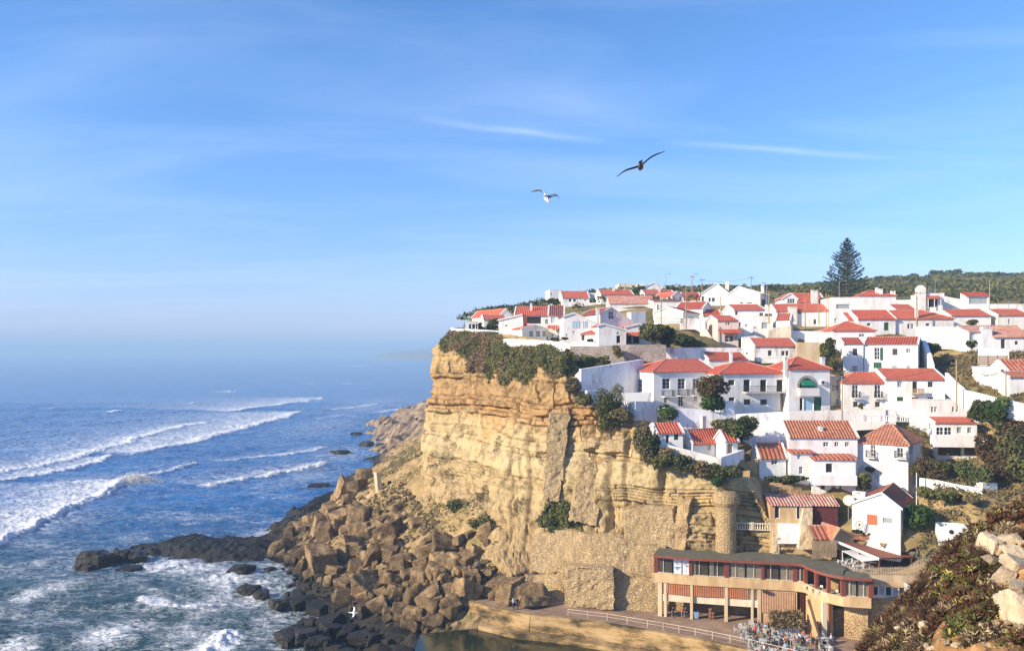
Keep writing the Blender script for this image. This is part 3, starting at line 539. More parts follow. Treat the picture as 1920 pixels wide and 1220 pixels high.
nl = tex(n, l, 'Noise', 0.10, pos, Detail=5); nd = tex(n, l, 'Noise', 0.5, pos, Detail=8, Roughness=0.7)
zc = nmath('DIVIDE', nmath('ADD', sp.outputs[2], nmath('MULTIPLY', nmath('SUBTRACT', nl.outputs[0], 0.5), 5.0)), 45.0)
st = ramp(n, [(0.10, (0.36, 0.255, 0.135)), (0.30, (0.40, 0.295, 0.155)), (0.42, (0.45, 0.345, 0.18)), (0.52, (0.49, 0.39, 0.22)), (0.60, (0.47, 0.36, 0.19)), (0.66, (0.41, 0.255, 0.115)), (0.74, (0.38, 0.25, 0.115)), (0.86, (0.45, 0.32, 0.15))]); l.new(zc, st.inputs[0])
# thin beds: noise that changes fast upward and slowly along
mb_ = n.new('ShaderNodeMapping'); mb_.inputs['Scale'].default_value = (0.05, 0.05, 1.6); l.new(pos, mb_.inputs[0])
nb2 = tex(n, l, 'Noise', 1.0, mb_.outputs[0], Detail=6, Roughness=0.7); rb = ramp(n, [(0.28, (0.74, 0.69, 0.62)), (0.5, (1, 1, 1)), (0.72, (1.10, 1.07, 1.0))]); l.new(nb2.outputs[0], rb.inputs[0])
c1 = mixc(n, l, 1.0, st.outputs[0], rb.outputs[0], 'MULTIPLY')
rg = ramp(n, [(0.34, (0.45, 0.38, 0.30)), (0.50, (1, 1, 1)), (0.68, (1.22, 1.14, 1.0))]); l.new(nd.outputs[0], rg.inputs[0])
c1 = mixc(n, l, 1.0, c1, rg.outputs[0], 'MULTIPLY')
nm2 = tex(n, l, 'Noise', 0.16, pos, Detail=7, Roughness=0.68); ro = ramp(n, [(0.57, (0, 0, 0)), (0.66, (1, 1, 1))]); l.new(nm2.outputs[0], ro.inputs[0])
c1 = mixc(n, l, nmath('MULTIPLY', ro.outputs[0], 0.45), c1, (0.30, 0.24, 0.09))
nor = tex(n, l, 'Noise', 0.13, mpn.inputs[0].links[0].from_socket if False else pos, Detail=6, Roughness=0.6, Distortion=1.0); rr2 = ramp(n, [(0.58, (0, 0, 0)), (0.68, (1, 1, 1))]); l.new(nor.outputs[0], rr2.inputs[0])
c1 = mixc(n, l, nmath('MULTIPLY', rr2.outputs[0], 0.5), c1, (0.52, 0.28, 0.10)); l.new(c1, b.inputs['Base Color'])
bump(n, l, b, nmath('ADD', nd.outputs[0], nmath('MULTIPLY', nb2.outputs[0], 0.6)), 1.0, 0.5)
M['cliff'] = m
o = npmesh('cliff', CS.reshape(-1, 3), gridfaces(NCOL, NROW), m); tag(o, 'tall ochre sandstone sea cliff with level beds below the village', 'cliff', kind='structure')
# ------------------------------------------------------------------ village ground
bp = base_pts()
ex = [tuple(e) for e in EDGE] + [tuple(P(*q)) for q in (
    (880, 597, 235), (905, 590, 280), (960, 580, 270), (1000, 573, 262), (1050, 566, 272), (1100, 562, 330), (1300, 555, 350), (1450, 547, 370), (1550, 540, 390), (1650, 528, 400), (1750, 520, 410), (1810, 524, 420), (1860, 530, 430), (1920, 519, 430), (2050, 510, 430), (2200, 500, 430),
    (1190, 748, 127), (1160, 740, 126), (1180, 748, 129), (1202, 752, 129), (1172, 745, 127.5), (1205, 752, 131), (1250, 645, 143), (1330, 630, 152), (1300, 615, 165), (1330, 650, 145), (1210, 690, 133), (1120, 690, 134), (1750, 650, 150), (1800, 680, 138), (1780, 740, 126), (1850, 740, 124), (1900, 740, 118), (1880, 800, 112), (1900, 900, 106), (1750, 900, 107), (1760, 950, 103), (1830, 960, 101), (1760, 1000, 99), (1800, 1030, 97),
    (1520, 660, 140), (1440, 900, 111), (1640, 925, 109), (1400, 850, 112), (1560, 915, 110), (1480, 905, 111), (1620, 1060, 101), (1720, 1060, 99), (2050, 700, 115), (2050, 850, 105), (2100, 980, 95), (2100, 600, 200))]
ex += [(-8, 600, 55), (0, 900, 60), (300, 900, 85), (600, 900, 90), (100, 700, 72), (300, 650, 85), (150, 520, 78), (250, 480, 82)]
ground = TPS([(x, y, z - 0.45) for x, y, z in bp] + ex, 3.0)
gx = np.concatenate([np.arange(-22, 110, 1.3), np.geomspace(111, 620, 44)]); gy = np.concatenate([np.arange(60, 250, 1.3), np.geomspace(252, 950, 60)])
GX, GY = np.meshgrid(gx, gy); gf, hf = GX.ravel(), GY.ravel(); GZ = ground(gf, hf)
q3 = np.stack([gf, hf, 0 * gf], 1); far = smooth(200, 330, hf)
GZ = GZ + (0.12 + 0.5 * far) * fbm(q3 / 6, 61, 4) + far * 1.1 * np.abs(fbm(q3 / 14, 63, 4))
poly = [(e.x + .6, e.y + 1.2) for e in EDGE] + [(700, 60), (700, 1000), (-9, 1000)]
keep = inpoly(gf, hf, poly); fc = gridfaces(len(gy), len(gx)); fc = fc[keep[fc].all(1)]
used = np.unique(fc); mp_ = np.zeros(len(gf), int); mp_[used] = np.arange(len(used))
M['earth'] = mottle('dry_hillside_earth', [(0.30, (0.10, 0.10, 0.035)), (0.45, (0.22, 0.17, 0.07)), (0.6, (0.42, 0.31, 0.16)), (0.75, (0.5, 0.38, 0.22))], 0.16, 0.95, 0.8, 0.3, 9)
m, n, l, b = newmat('hill_ground'); b.inputs['Roughness'].default_value = 0.95; b.inputs['Specular IOR Level'].default_value = 0.1
pos = n.new('ShaderNodeNewGeometry').outputs['Position']; sp = n.new('ShaderNodeSeparateXYZ'); l.new(pos, sp.inputs[0])
t1 = tex(n, l, 'Noise', 0.16, pos, Detail=9, Roughness=0.65); ra = ramp(n, [(0.32, (0.07, 0.075, 0.025)), (0.45, (0.19, 0.145, 0.06)), (0.58, (0.33, 0.235, 0.11)), (0.75, (0.42, 0.31, 0.17))]); l.new(t1.outputs[0], ra.inputs[0])
t2 = tex(n, l, 'Noise', 0.09, pos, Detail=10, Roughness=0.72); rb_ = ramp(n, [(0.35, (0.09, 0.09, 0.03)), (0.55, (0.20, 0.17, 0.065)), (0.7, (0.32, 0.25, 0.12))]); l.new(t2.outputs[0], rb_.inputs[0])
mr = n.new('ShaderNodeMapRange'); mr.inputs[1].default_value = 195; mr.inputs[2].default_value = 250; l.new(sp.outputs[1], mr.inputs[0])
l.new(mixc(n, l, mr.outputs[0], ra.outputs[0], rb_.outputs[0]), b.inputs['Base Color']); bump(n, l, b, t1.outputs[0], 0.8, 0.4)
M['hill'] = m
o = npmesh('hillside', np.stack([gf, hf, GZ], 1)[used], mp_[fc], m, smooth=True); tag(o, 'dry scrubby hillside the white village stands on', 'hillside', kind='structure')
def gz(x, y): return float(ground([x], [y])[0])
# ------------------------------------------------------------------ talus fan below the cliff and the shore beyond
def GP(px, py, z): p = G(px, py, z); return (p.x, p.y, p.z)
tp = [GP(*q) for q in ((505, 1045, 0), (520, 985, 0), (570, 960, 0), (640, 915, 0), (690, 880, 0), (720, 850, 0), (520, 1080, 0), (560, 1120, 0), (600, 1160, 0), (680, 1195, 0), (740, 1215, 0.3), (800, 1215, 1), (600, 1005, 4), (700, 965, 8.5), (650, 1040, 4), (750, 1060, 6), (700, 1100, 3.2),
      (800, 1108, 5), (835, 1135, 4.0), (760, 1150, 2.2), (860, 1180, 2.6), (640, 1100, 2), (580, 1060, 2))]
tp += [tuple(P(*q)) for q in ((870, 935, 138), (800, 895, 154), (850, 1000, 128), (900, 1050, 120), (960, 1098, 115.5), (800, 1045, 125), (905, 955, 126), (870, 930, 134), (950, 990, 120.5), (760, 950, 150), (780, 860, 172), (760, 872, 190), (735, 880, 205), (790, 845, 200), (700, 895, 225), (760, 845, 245), (745, 838, 300))]
tp += [(0, 116, 5.2), (5, 118, 5.5), (2, 125, 8), (-10, 135, 14), (-12, 150, 17), (-14, 170, 19), (-60, 140, -2.5), (-75, 160, -3), (-75, 200, -3), (-75, 250, -3), (-70, 300, -3), (-50, 112, -2.5), (-30, 98, -2), (-12, 96, 0.5), (0, 100, 2.2), (-90, 110, -4), (-12, 250, 18), (-12, 320, 20)]
talus = TPS(tp, 2.0)
tx, ty = np.meshgrid(np.arange(-74, 9, 0.55), np.concatenate([np.arange(94, 215, 0.55), np.arange(215, 325, 1.2)])); sh_ = tx.shape
tz = talus(tx, ty); q3 = np.stack([tx.ravel(), ty.ravel(), tz], 1)
tz = np.minimum(tz, 21) + 0.6 * fbm(q3 / 5, 71, 4) + 0.75 * np.abs(fbm(q3 / 1.9, 74, 3)) - 0.3
fc = gridfaces(*sh_); k = (tz > -1.5) & (q3[:, 0] < np.interp(q3[:, 1], [94, 106, 112, 116, 125, 140, 330], [0, 0, -2, 6, 6, 4, 0])); fc = fc[k[fc].any(1)]
m, n, l, b = newmat('talus_ground'); b.inputs['Roughness'].default_value = 0.95; b.inputs['Specular IOR Level'].default_value = 0.2
pos = n.new('ShaderNodeNewGeometry').outputs['Position']; sp = n.new('ShaderNodeSeparateXYZ'); l.new(pos, sp.inputs[0])
t1 = tex(n, l, 'Noise', 0.22, pos, Detail=9, Roughness=0.7); ra = ramp(n, [(0.34, (0.14, 0.13, 0.04)), (0.46, (0.30, 0.21, 0.09)), (0.6, (0.42, 0.29, 0.15)), (0.72, (0.5, 0.37, 0.2))]); l.new(t1.outputs[0], ra.inputs[0])
def wetmix(n, l, sp, dry, wet, z0, z1, nz):
    mr = n.new('ShaderNodeMapRange'); mr.inputs[1].default_value = z0; mr.inputs[2].default_value = z1
    k = n.new('ShaderNodeMath'); k.operation = 'MULTIPLY_ADD'; k.inputs[1].default_value = 3.0; l.new(nz, k.inputs[0]); l.new(sp.outputs[2], k.inputs[2])
    l.new(k.outputs[0], mr.inputs[0]); return mixc(n, l, mr.outputs[0], wet, dry)
l.new(wetmix(n, l, sp, ra.outputs[0], (0.035, 0.03, 0.022), 3.0, 5.2, t1.outputs[0]), b.inputs['Base Color']); bump(n, l, b, t1.outputs[0], 0.9, 0.5)
M['talus'] = m
o = npmesh('talus_slope', np.stack([tx.ravel(), ty.ravel(), tz], 1), fc, m); tag(o, 'stony slope of rubble between the cliff and the sea', 'slope', kind='structure')
fx, fy = np.meshgrid(np.arange(-112, 0, 1.6), np.arange(285, 660, 2.2)); s0 = np.interp(fy, [285, 312, 370, 422, 470, 560, 660], [-44, -50, -64, -77, -70, -58, -40])
f3 = np.stack([fx.ravel(), fy.ravel(), 0 * fx.ravel()], 1)
s0 = s0 + (5 * fbm(f3 / 22, 83, 3)).reshape(fx.shape); fz = np.clip((fx - s0) * 0.42, -4, 24) + 0.02 * np.clip(fx - s0 - 40, 0, 99)
fz = fz.ravel() + 1.6 * fbm(f3 / 7, 81, 4, .6) * (fz.ravel() > -2.5) + 0.9 * np.floor(2.5 * vnoise(f3 / 5, 88)) * (fz.ravel() > 0)
M['shore'] = mottle('far_shore_rock', [(0.34, (0.10, 0.075, 0.05)), (0.5, (0.27, 0.19, 0.12)), (0.66, (0.40, 0.29, 0.19))], 0.3, 0.95, 0.9, 0.8, 9)
o = npmesh('rocky_shore', np.stack([fx.ravel(), fy.ravel(), fz], 1), gridfaces(*fx.shape), M['shore']); tag(o, 'brown rocky shore beyond the headland, fading into mist', 'shore', kind='structure')
cxx, cyy = np.meshgrid(np.linspace(-1100, 1500, 160), np.linspace(2600, 7200, 60)); c3 = np.stack([cxx.ravel(), cyy.ravel(), 0 * cxx.ravel()], 1)
cs = np.interp(cyy, [2600, 3300, 4200, 5200, 7200], [-100, -330, -650, -950, -1000]); cz = np.clip((cxx - cs) * 0.2, -6, 34) + np.clip((cxx - cs - 140) * 0.06, 0, 40)
cz = cz.ravel() + 8 * fbm(c3 / 190, 91, 4) * (cz.ravel() > 3)
o = npmesh('far_coast', np.stack([cxx.ravel(), cyy.ravel(), cz], 1), gridfaces(60, 160), mottle('far_coast_land', [(0.35, (0.10, 0.10, 0.05)), (0.65, (0.34, 0.27, 0.18))], 0.02, 0.95, 0, 0), smooth=True); tag(o, 'low coast far off in the sea mist', 'coast', kind='structure')
# ------------------------------------------------------------------ promenade at the foot of the cliff, and the tide pool in front of it
PZ = 5.0
rim = [G(x, y, PZ) for x, y in ((815, 1112), (832, 1117), (870, 1127), (920, 1141), (960, 1150), (995, 1157), (1060, 1163), (1134, 1172), (1210, 1185), (1300, 1201), (1400, 1222), (1500, 1247))] + [Vector((44, 80, PZ))]
mbp = MB(); inner = [Vector((-8, 119, PZ)), Vector((-4, 121, PZ)), Vector((2, 121, PZ)), Vector((5, 119, PZ)), Vector((8, 117, PZ)), Vector((11, 116, PZ)), Vector((14, 115, PZ)), Vector((18, 114, PZ)), Vector((24, 113, PZ)), Vector((32, 112, PZ)), Vector((40, 108, PZ)), Vector((48, 104, PZ)), Vector((60, 92, PZ))]
for i in range(len(rim) - 1): mbp.face([rim[i], rim[i + 1], inner[i + 1], inner[i]])
M['paving'] = mottle('brown_promenade_paving', [(0.32, (0.20, 0.13, 0.09)), (0.55, (0.30, 0.20, 0.14)), (0.75, (0.38, 0.27, 0.19))], 0.5, 0.9, 0.4, 0.03, 9)
tag(mbp.build('promenade', M['paving']), 'brown paved promenade at the foot of the cliff', 'promenade', kind='structure')
# ------------------------------------------------------------------ houses
M['maroon'] = plain('dark_red_boards', (0.10, 0.022, 0.025), 0.7)
M['stonein'] = M['drystone']
def wallcells(mb, p0, u, nrm, w, z0, z1, ops, mi=0, rev=0.22):
    """a wall rectangle with real holes (x0,x1,z0,z1); reveals go inwards"""
    p0, u, nrm = Vector(p0), Vector(u), Vector(nrm)
    xs = sorted({0.0, w, *[o[0] for o in ops], *[o[1] for o in ops]}); zs = sorted({z0, z1, *[o[2] for o in ops], *[o[3] for o in ops]})
    pt = lambda x, z, d=0.0: p0 + u * x + Vector((0, 0, z)) - nrm * d
    for a, b in zip(xs, xs[1:]):
        for c, d in zip(zs, zs[1:]):
            mx_, mz_ = (a + b) / 2, (c + d) / 2
            if any(o[0] < mx_ < o[1] and o[2] < mz_ < o[3] for o in ops): continue
            mb.face([pt(a, c), pt(b, c), pt(b, d), pt(a, d)], mi)
    for a, b, c, d in ops:
        for q in ([pt(a, c), pt(b, c), pt(b, c, rev), pt(a, c, rev)], [pt(a, d, rev), pt(b, d, rev), pt(b, d), pt(a, d)], [pt(a, c), pt(a, c, rev), pt(a, d, rev), pt(a, d)], [pt(b, c, rev), pt(b, c), pt(b, d), pt(b, d, rev)]): mb.face(q, mi)
def slab(mb, poly, t=0.14, mi=0, u=None):
    poly = [Vector(p) for p in poly]; n = (poly[1] - poly[0]).cross(poly[2] - poly[0])
    if n.z < 0: poly.reverse(); n = -n
    n.normalize(); u = Vector((0, 0, 1)).cross(n)
    u = Vector((1, 0, 0)) if u.length < 1e-3 else u.normalized(); v = n.cross(u)
    uv = [((p).dot(u), (p).dot(v)) for p in poly]
    mb.face(poly, mi, uv); low = [p - Vector((0, 0, t)) for p in poly]; mb.face(list(reversed(low)), mi, list(reversed(uv)))
    for i in range(len(poly)):
        j = (i + 1) % len(poly); mb.face([low[i], low[j], poly[j], poly[i]], mi, [uv[i], uv[j], uv[j], uv[i]])
SH = {'k': 'shut', 'g': 'green', 'n': 'brown', 't': 'wood', 'O': 'orange', 'o': 'dark', 's': 'stonein', 'B': 'blue', 'D': 'dark'}
def opening(root, p0, u, nrm, o, kind):
    """frame and its pane, shutter or door leaf, set back in the reveal"""
    a, b, c, d = o; w, h = b - a, d - c; u, nrm = Vector(u), Vector(nrm); base = Vector(p0) + u * a + Vector((0, 0, c)) - nrm * 0.13
    rot = Matrix((u.to_3d(), -nrm.to_3d(), Vector((0, 0, 1)))).transposed().to_4x4(); mtx = Matrix.Translation(base) @ rot
    door = kind in 'Bt' or (kind in 'ogk' and h > 1.7 * w and c < 0.6)
    e = 0.07 if min(w, h) > .5 else 0.045
    fm = MB(); fm.box(0, w, -.03, .03, 0, e); fm.box(0, w, -.03, .03, h - e, h); fm.box(0, e, -.03, .03, e, h - e); fm.box(w - e, w, -.03, .03, e, h - e)
    if kind in 'wWp':
        nx = 1 if kind == 'p' else (2 if w < 1.5 * h or kind == 'w' else max(2, round(w / (h * .6)))); nz = 1 if kind == 'p' else (3 if h > 1.5 else 2)
        for i in range(1, nx): x = w * i / nx; fm.box(x - .035, x + .035, -.025, .025, e, h - e)
        for i in range(1, nz): z = h * i / nz; fm.box(e, w - e, -.02, .02, z - .025, z + .025)
        nm_, sub, mt_ = 'window', 'pane', M['glasspale' if kind == 'p' else 'glass']
    elif kind == 'b': nm_, sub, mt_ = 'window', 'shutter', M['blue']; fm.box(w / 2 - .05, w / 2 + .05, -.03, .03, e, h - e)
    else: nm_, sub, mt_ = ('door', 'door_leaf', M[SH[kind]]) if door else ('window', {'o': 'pane', 's': 'stone_lining', 'D': 'pane'}.get(kind, 'shutter'), M[SH[kind]])
    f = fm.build(nm_, M['frame'] if kind not in 'tgs' else mt_, root); f.matrix_local = mtx
    pm = MB()
    if kind == 's': pm.box(0, w, 1.2, 1.3, 0, h)
    elif sub == 'shutter' or sub == 'door_leaf':
        k = 2 if w > .7 else 1
        for i in range(k): pm.box(e + (w - 2 * e) * i / k + .01, e + (w - 2 * e) * (i + 1) / k - .01, -.005, .03, e, h - e)
        if kind in 'kgbO':
            for i in range(k):
                for j in range(int(h / .22)): z = e + .1 + j * .22; pm.box(e + .08 + (w - 2 * e) * i / k, (w - 2 * e) * (i + 1) / k - .06, -.02, -.004, z, z + .1)
    else: pm.box(e * .5, w - e * .5, .03, .05, e * .5, h - e * .5)
    pm.build(sub, mt_, f)
def railing(mb, pts, h=0.95, gap=0.16, t=0.035):
    for a, b in zip(pts, pts[1:]):
        a, b = Vector(a), Vector(b); mb.bar(a + Vector((0, 0, h)), b + Vector((0, 0, h)), .05); mb.bar(a + Vector((0, 0, .08)), b + Vector((0, 0, .08)), .04)
        n = max(1, int((b - a).length / gap))
        for i in range(n + 1): q = a.lerp(b, i / n); mb.bar(q, q + Vector((0, 0, h)), t)
def parse(s): return [(t.split()[0], *[float(x) for x in t.split()[1:]]) for t in s.split(';') if t.strip()] if s else []
def house(h):
    r, D, a, w, dep = h['r'], h['D'], R(h['yaw']), h['w'], h['dep']; c, s = math.cos(a), math.sin(a); o = h['o']; X0, zb = o.x, o.z
    root = empty('house', o, a); tag(root, h['label'], 'house', 'white houses of the cliff village')
    def k_(x): return (Q(r, x, 0)[0] - 960) / F
    def zpy(y, dd): return HC + (HOR - Q(r, 0, y)[1]) / F * dd - zb
    def fx(x): k = k_(x); return (k * D - X0) / (c - k * s)                       # along the facade
    def fz(x, y): return zpy(y, D + fx(x) * s)
    if 'xl' in h: k = k_(h['xl']); dep = max(3.0, min(24.0 if h['roof'] == 'hl' else 16.0, (X0 - k * D) / (s + k * c)))
    Xr, Dr = X0 + w * c, D + w * s
    if 'xr' in h: k = k_(h['xr']); dep = max(3.0, min(16.0, (Xr - k * Dr) / (s + k * c)))
    def lx(x): k = k_(x); return (X0 - k * D) / (s + k * c)                        # into the depth, left wall
    def rx(x): k = k_(x); return (Xr - k * Dr) / (s + k * c)
    wm = M[h.get('mat', 'white')]; rm = M[h.get('rm', 'tile')]; zlow = -h.get('below', 3.0)
    ye = h['ye']; roof = h['roof']
    if isinstance(ye, tuple): hl, hr_ = zpy(ye[0], D), zpy(ye[1], Dr)
    else: hl = hr_ = zpy(ye, D)
    he = max(min(hl, hr_), 0.8); yr = h['yr']; f_, l_, r_ = [], [], []
    for it in parse(h.get('F')):
        x0, x1 = sorted((fx(it[1]), fx(it[2]))); z1, z0 = fz(it[1], it[3]), fz(it[1], it[4])
        x0, x1, z0 = max(x0, .06), min(x1, w - .06), max(z0, -2.5)
        if x1 - x0 > .15 and z1 - z0 > .15: f_.append((it[0], (x0, x1, z0, z1)))
    for it in parse(h.get('L')):
        t0, t1 = lx(it[2]), lx(it[1]); dd = D + t0 * c; x0, x1 = sorted((dep - t1, dep - t0)); x0, x1 = max(x0, .1), min(x1, dep - .1)
        if x1 - x0 > .15: l_.append((it[0], (x0, x1, zpy(it[4], dd), zpy(it[3], dd))))
    for it in parse(h.get('Rw')):
        x0, x1 = sorted((rx(it[1]), rx(it[2]))); dd = Dr + x0 * c; x0, x1 = max(x0, .1), min(x1, dep - .1)
        if x1 - x0 > .15: r_.append((it[0], (x0, x1, zpy(it[4], dd), zpy(it[3], dd))))
    mb = MB(); hf = [q for q in f_ if q[1][3] < he - .03]; proud = [q for q in f_ if q[1][3] >= he - .03]
    # openings that overlap would leave odd cells: keep the first
    def clean(lst):
        out = []
        for q in lst:
            if all(q[1][1] <= p[1][0] + .01 or q[1][0] >= p[1][1] - .01 or q[1][3] <= p[1][2] + .01 or q[1][2] >= p[1][3] - .01 for p in out): out.append(q)
        return out
    hf, l_, r_ = clean(hf), clean([q for q in l_ if q[1][3] < he]), clean([q for q in r_ if q[1][3] < he])
    walls = [((0, 0, 0), (1, 0, 0), (0, -1, 0), w, hf), ((w, 0, 0), (0, 1, 0), (1, 0, 0), dep, r_), ((w, dep, 0), (-1, 0, 0), (0, 1, 0), w, []), ((0, dep, 0), (0, -1, 0), (-1, 0, 0), dep, l_)]
    for p0, u, n_, ww, ops in walls:
        wallcells(mb, p0, u, n_, ww, zlow, he, [q[1] for q in ops])
        for kd, q in ops: opening(root, p0, u, n_, q, kd)
    for kd, q in proud: opening(root, (0, -.17, 0), (1, 0, 0), (0, -1, 0), q, kd)
    rb = MB(); vbs = [MB(), MB()]; ov = .28; verge = False
    if roof == 'flat':
        mb.face([(0, 0, he - .35), (w, 0, he - .35), (w, dep, he - .35), (0, dep, he - .35)])
        for x0, x1, y0, y1 in ((-.04, w + .04, -.04, .2), (-.04, w + .04, dep - .2, dep + .04), (-.04, .2, .2, dep - .2), (w - .2, w + .04, .2, dep - .2)): rb.box(x0, x1, y0, y1, he - .002, he + .1)
        for p0, u, n_, ww in (((.2, .2), 0, 0, 0),): pass
        rm = wm
    elif roof in ('gx', 'hl', 'hr', 'hip'):
        zr = zpy(yr, D + w / 2 * s + dep / 2 * c); rh = max(.5, min(zr - he, dep * .55)); rid = dep / 2; run = min(dep / 2, w * .45)
        xl_, xr_ = (run if roof in ('hl', 'hip') else -.08), (w - run if roof in ('hr', 'hip') else w + .08)
        ezl = he - ov * rh / rid; A, B = Vector((xl_, rid, he + rh + .07)), Vector((xr_, rid, he + rh + .07)); e = ezl + .07
        fl, fr2, bl, br = Vector((-ov if roof in ('hl', 'hip') else -.08, -ov, e)), Vector((w + ov if roof in ('hr', 'hip') else w + .08, -ov, e)), None, None
        bl, br = Vector((fl.x, dep + ov, e)), Vector((fr2.x, dep + ov, e))
        slab(rb, [fl, fr2, B, A]); slab(rb, [br, bl, A, B])
        if roof in ('hl', 'hip'): slab(rb, [bl, fl, A])
        else:
            mb.face([(0, dep, he), (0, 0, he), (0, rid, he + rh)]); verge = True
            for y0, y1 in ((-ov, rid), (rid, dep + ov)):
                z0, z1 = (e, A.z) if y0 < rid - .1 else (A.z, e); vbs[0].hexa([(-.2, y0, z0 - .2), (.1, y0, z0 - .2), (.1, y1, z1 - .2), (-.2, y1, z1 - .2)], [(-.2, y0, z0 + .07), (.1, y0, z0 + .07), (.1, y1, z1 + .07), (-.2, y1, z1 + .07)])
        if roof in ('hr', 'hip'): slab(rb, [fr2, br, B])
        else:
            mb.face([(w, 0, he), (w, dep, he), (w, rid, he + rh)]); verge = True
            for y0, y1 in ((-ov, rid), (rid, dep + ov)):
                z0, z1 = (e, A.z) if y0 < rid - .1 else (A.z, e); vbs[1].hexa([(w - .1, y0, z0 - .2), (w + .2, y0, z0 - .2), (w + .2, y1, z1 - .2), (w - .1, y1, z1 - .2)], [(w - .1, y0, z0 + .07), (w + .2, y0, z0 + .07), (w + .2, y1, z1 + .07), (w - .1, y1, z1 + .07)])
        vb2 = MB(); vb2.bar(A, B, .2, .14)
        for p, q in ((fl, A), (bl, A)) if roof in ('hl', 'hip') else (): vb2.bar(p, q, .16, .14)
        for p, q in ((fr2, B), (br, B)) if roof in ('hr', 'hip') else (): vb2.bar(p, q, .16, .14)
        h['_rz'] = lambda x, y: he + rh * (1 - abs(y - rid) / rid)
    elif roof == 'gy':
        ax = h.get('apex', .5) * w; zr = zpy(yr, D + ax * s); zr = max(zr, max(hl, hr_) + .3)
        if isinstance(ye, tuple) or h.get('apex', .5) in (.98,): zl, zr2 = max(hl, he), max(hr_, he)
        else: zl = zr2 = he
        for yy, sg in ((0, 1), (dep, -1)):
            q = [(0, yy, he), (w, yy, he), (w, yy, zr2), (ax, yy, zr), (0, yy, zl)]; q = [p for i, p in enumerate(q) if (Vector(p) - Vector(q[i - 1])).length > 1e-3]
            mb.face(q if sg > 0 else list(reversed(q)))
        if zl > he: mb.face([(0, dep, he), (0, 0, he), (0, 0, zl), (0, dep, zl)])
        if zr2 > he: mb.face([(w, 0, he), (w, dep, he), (w, dep, zr2), (w, 0, zr2)])
        ml, mr_ = (zr - zl) / max(ax, .1), (zr - zr2) / max(w - ax, .1)
        ovl = min(ov, .25 / max(ml, .01)); a_, b_, c_ = (-ovl, zl - ovl * ml + .08), (ax, zr + .08), (w + ov, zr2 - ov * mr_ + .08)
        slab(rb, [(a_[0], -.08, a_[1]), (b_[0], -.08, b_[1]), (b_[0], dep + .08, b_[1]), (a_[0], dep + .08, a_[1])])
        slab(rb, [(b_[0], -.08, b_[1]), (c_[0], -.08, c_[1]), (c_[0], dep + .08, c_[1]), (b_[0], dep + .08, b_[1])])
        verge = True
        for y0 in (-.2, dep - .1):
            for p, q in ((a_, b_), (b_, c_)):
                vbs[0 if y0 < 0 else 1].hexa([(p[0], y0, p[1] - .2), (q[0], y0, q[1] - .2), (q[0], y0 + .3, q[1] - .2), (p[0], y0 + .3, p[1] - .2)], [(p[0], y0, p[1] + .07), (q[0], y0, q[1] + .07), (q[0], y0 + .3, q[1] + .07), (p[0], y0 + .3, p[1] + .07)])
        vb2 = MB(); vb2.bar((ax, -.05, zr + .1), (ax, dep + .05, zr + .1), .2, .12)
        h['_rz'] = lambda x, y: zr - (ml * (ax - x) if x < ax else mr_ * (x - ax))
    else:
        zr = max(zpy(yr, D + w / 2 * s + dep * c), he + .4); sl = (zr - he) / dep; vb2 = None
        mb.face([(0, dep, he), (0, 0, he), (0, dep, zr)]); mb.face([(w, 0, he), (w, dep, he), (w, dep, zr)]); mb.face([(w, dep, he), (0, dep, he), (0, dep, zr), (w, dep, zr)])
        slab(rb, [(-.15, -ov, he - ov * sl + .08), (w + .15, -ov, he - ov * sl + .08), (w + .15, dep + .05, zr + .08), (-.15, dep + .05, zr + .08)])
        h['_rz'] = lambda x, y: he + sl * y
    mb.build('wall', wm, root)
    ro = rb.build('parapet' if roof == 'flat' else 'roof', rm, root)
    if verge and h.get('rm') != 'tilepink':
        for vb in vbs:
            if vb.f: vb.build('verge', M['frame'] if h.get('mat', 'white') != 'wood' else M['wood'], root)
    if roof != 'flat' and vb2 and vb2.f: vb2.build('ridge', M['tilepink'] if h.get('rm') != 'frame' else M['frame'], ro)
    for q in (h.get('chim') or '').split(';'):
        q = [float(t) for t in q.split()]
        if not q or q[0] == 0: continue
        off = q[4]; y0 = min(max(off, -.6), dep); xs0, xs1 = [(((k_(t) * (D + y0 * c) - (X0 - y0 * s))) / (c - k_(t) * s)) for t in q[:2]]
        dd = D + y0 * c + xs0 * s; z1, z0 = zpy(q[2], dd), zpy(q[3], dd); cw = max(.45, min(xs1 - xs0, 3.0))
        zbase = z0 - 1.5; cdp = min(cw, .9); ch = MB(); ch.box(xs0, xs0 + cw, y0, y0 + cdp, zbase, z1 - .25); ch.box(xs0 - .06, xs0 + cw + .06, y0 - .06, y0 + cdp + .06, z1 - .25, z1 - .15)
        for ex in (0, .65): ch.box(xs0 + cw * ex + .03, xs0 + cw * (ex + .32), y0 + .05, y0 + cdp - .05, z1 - .15, z1 - .03)
        ch.box(xs0 - .04, xs0 + cw + .04, y0 - .04, y0 + cdp + .04, z1 - .03, z1 + .06); ch.build('chimney', M['white'], ro if roof != 'flat' else root)
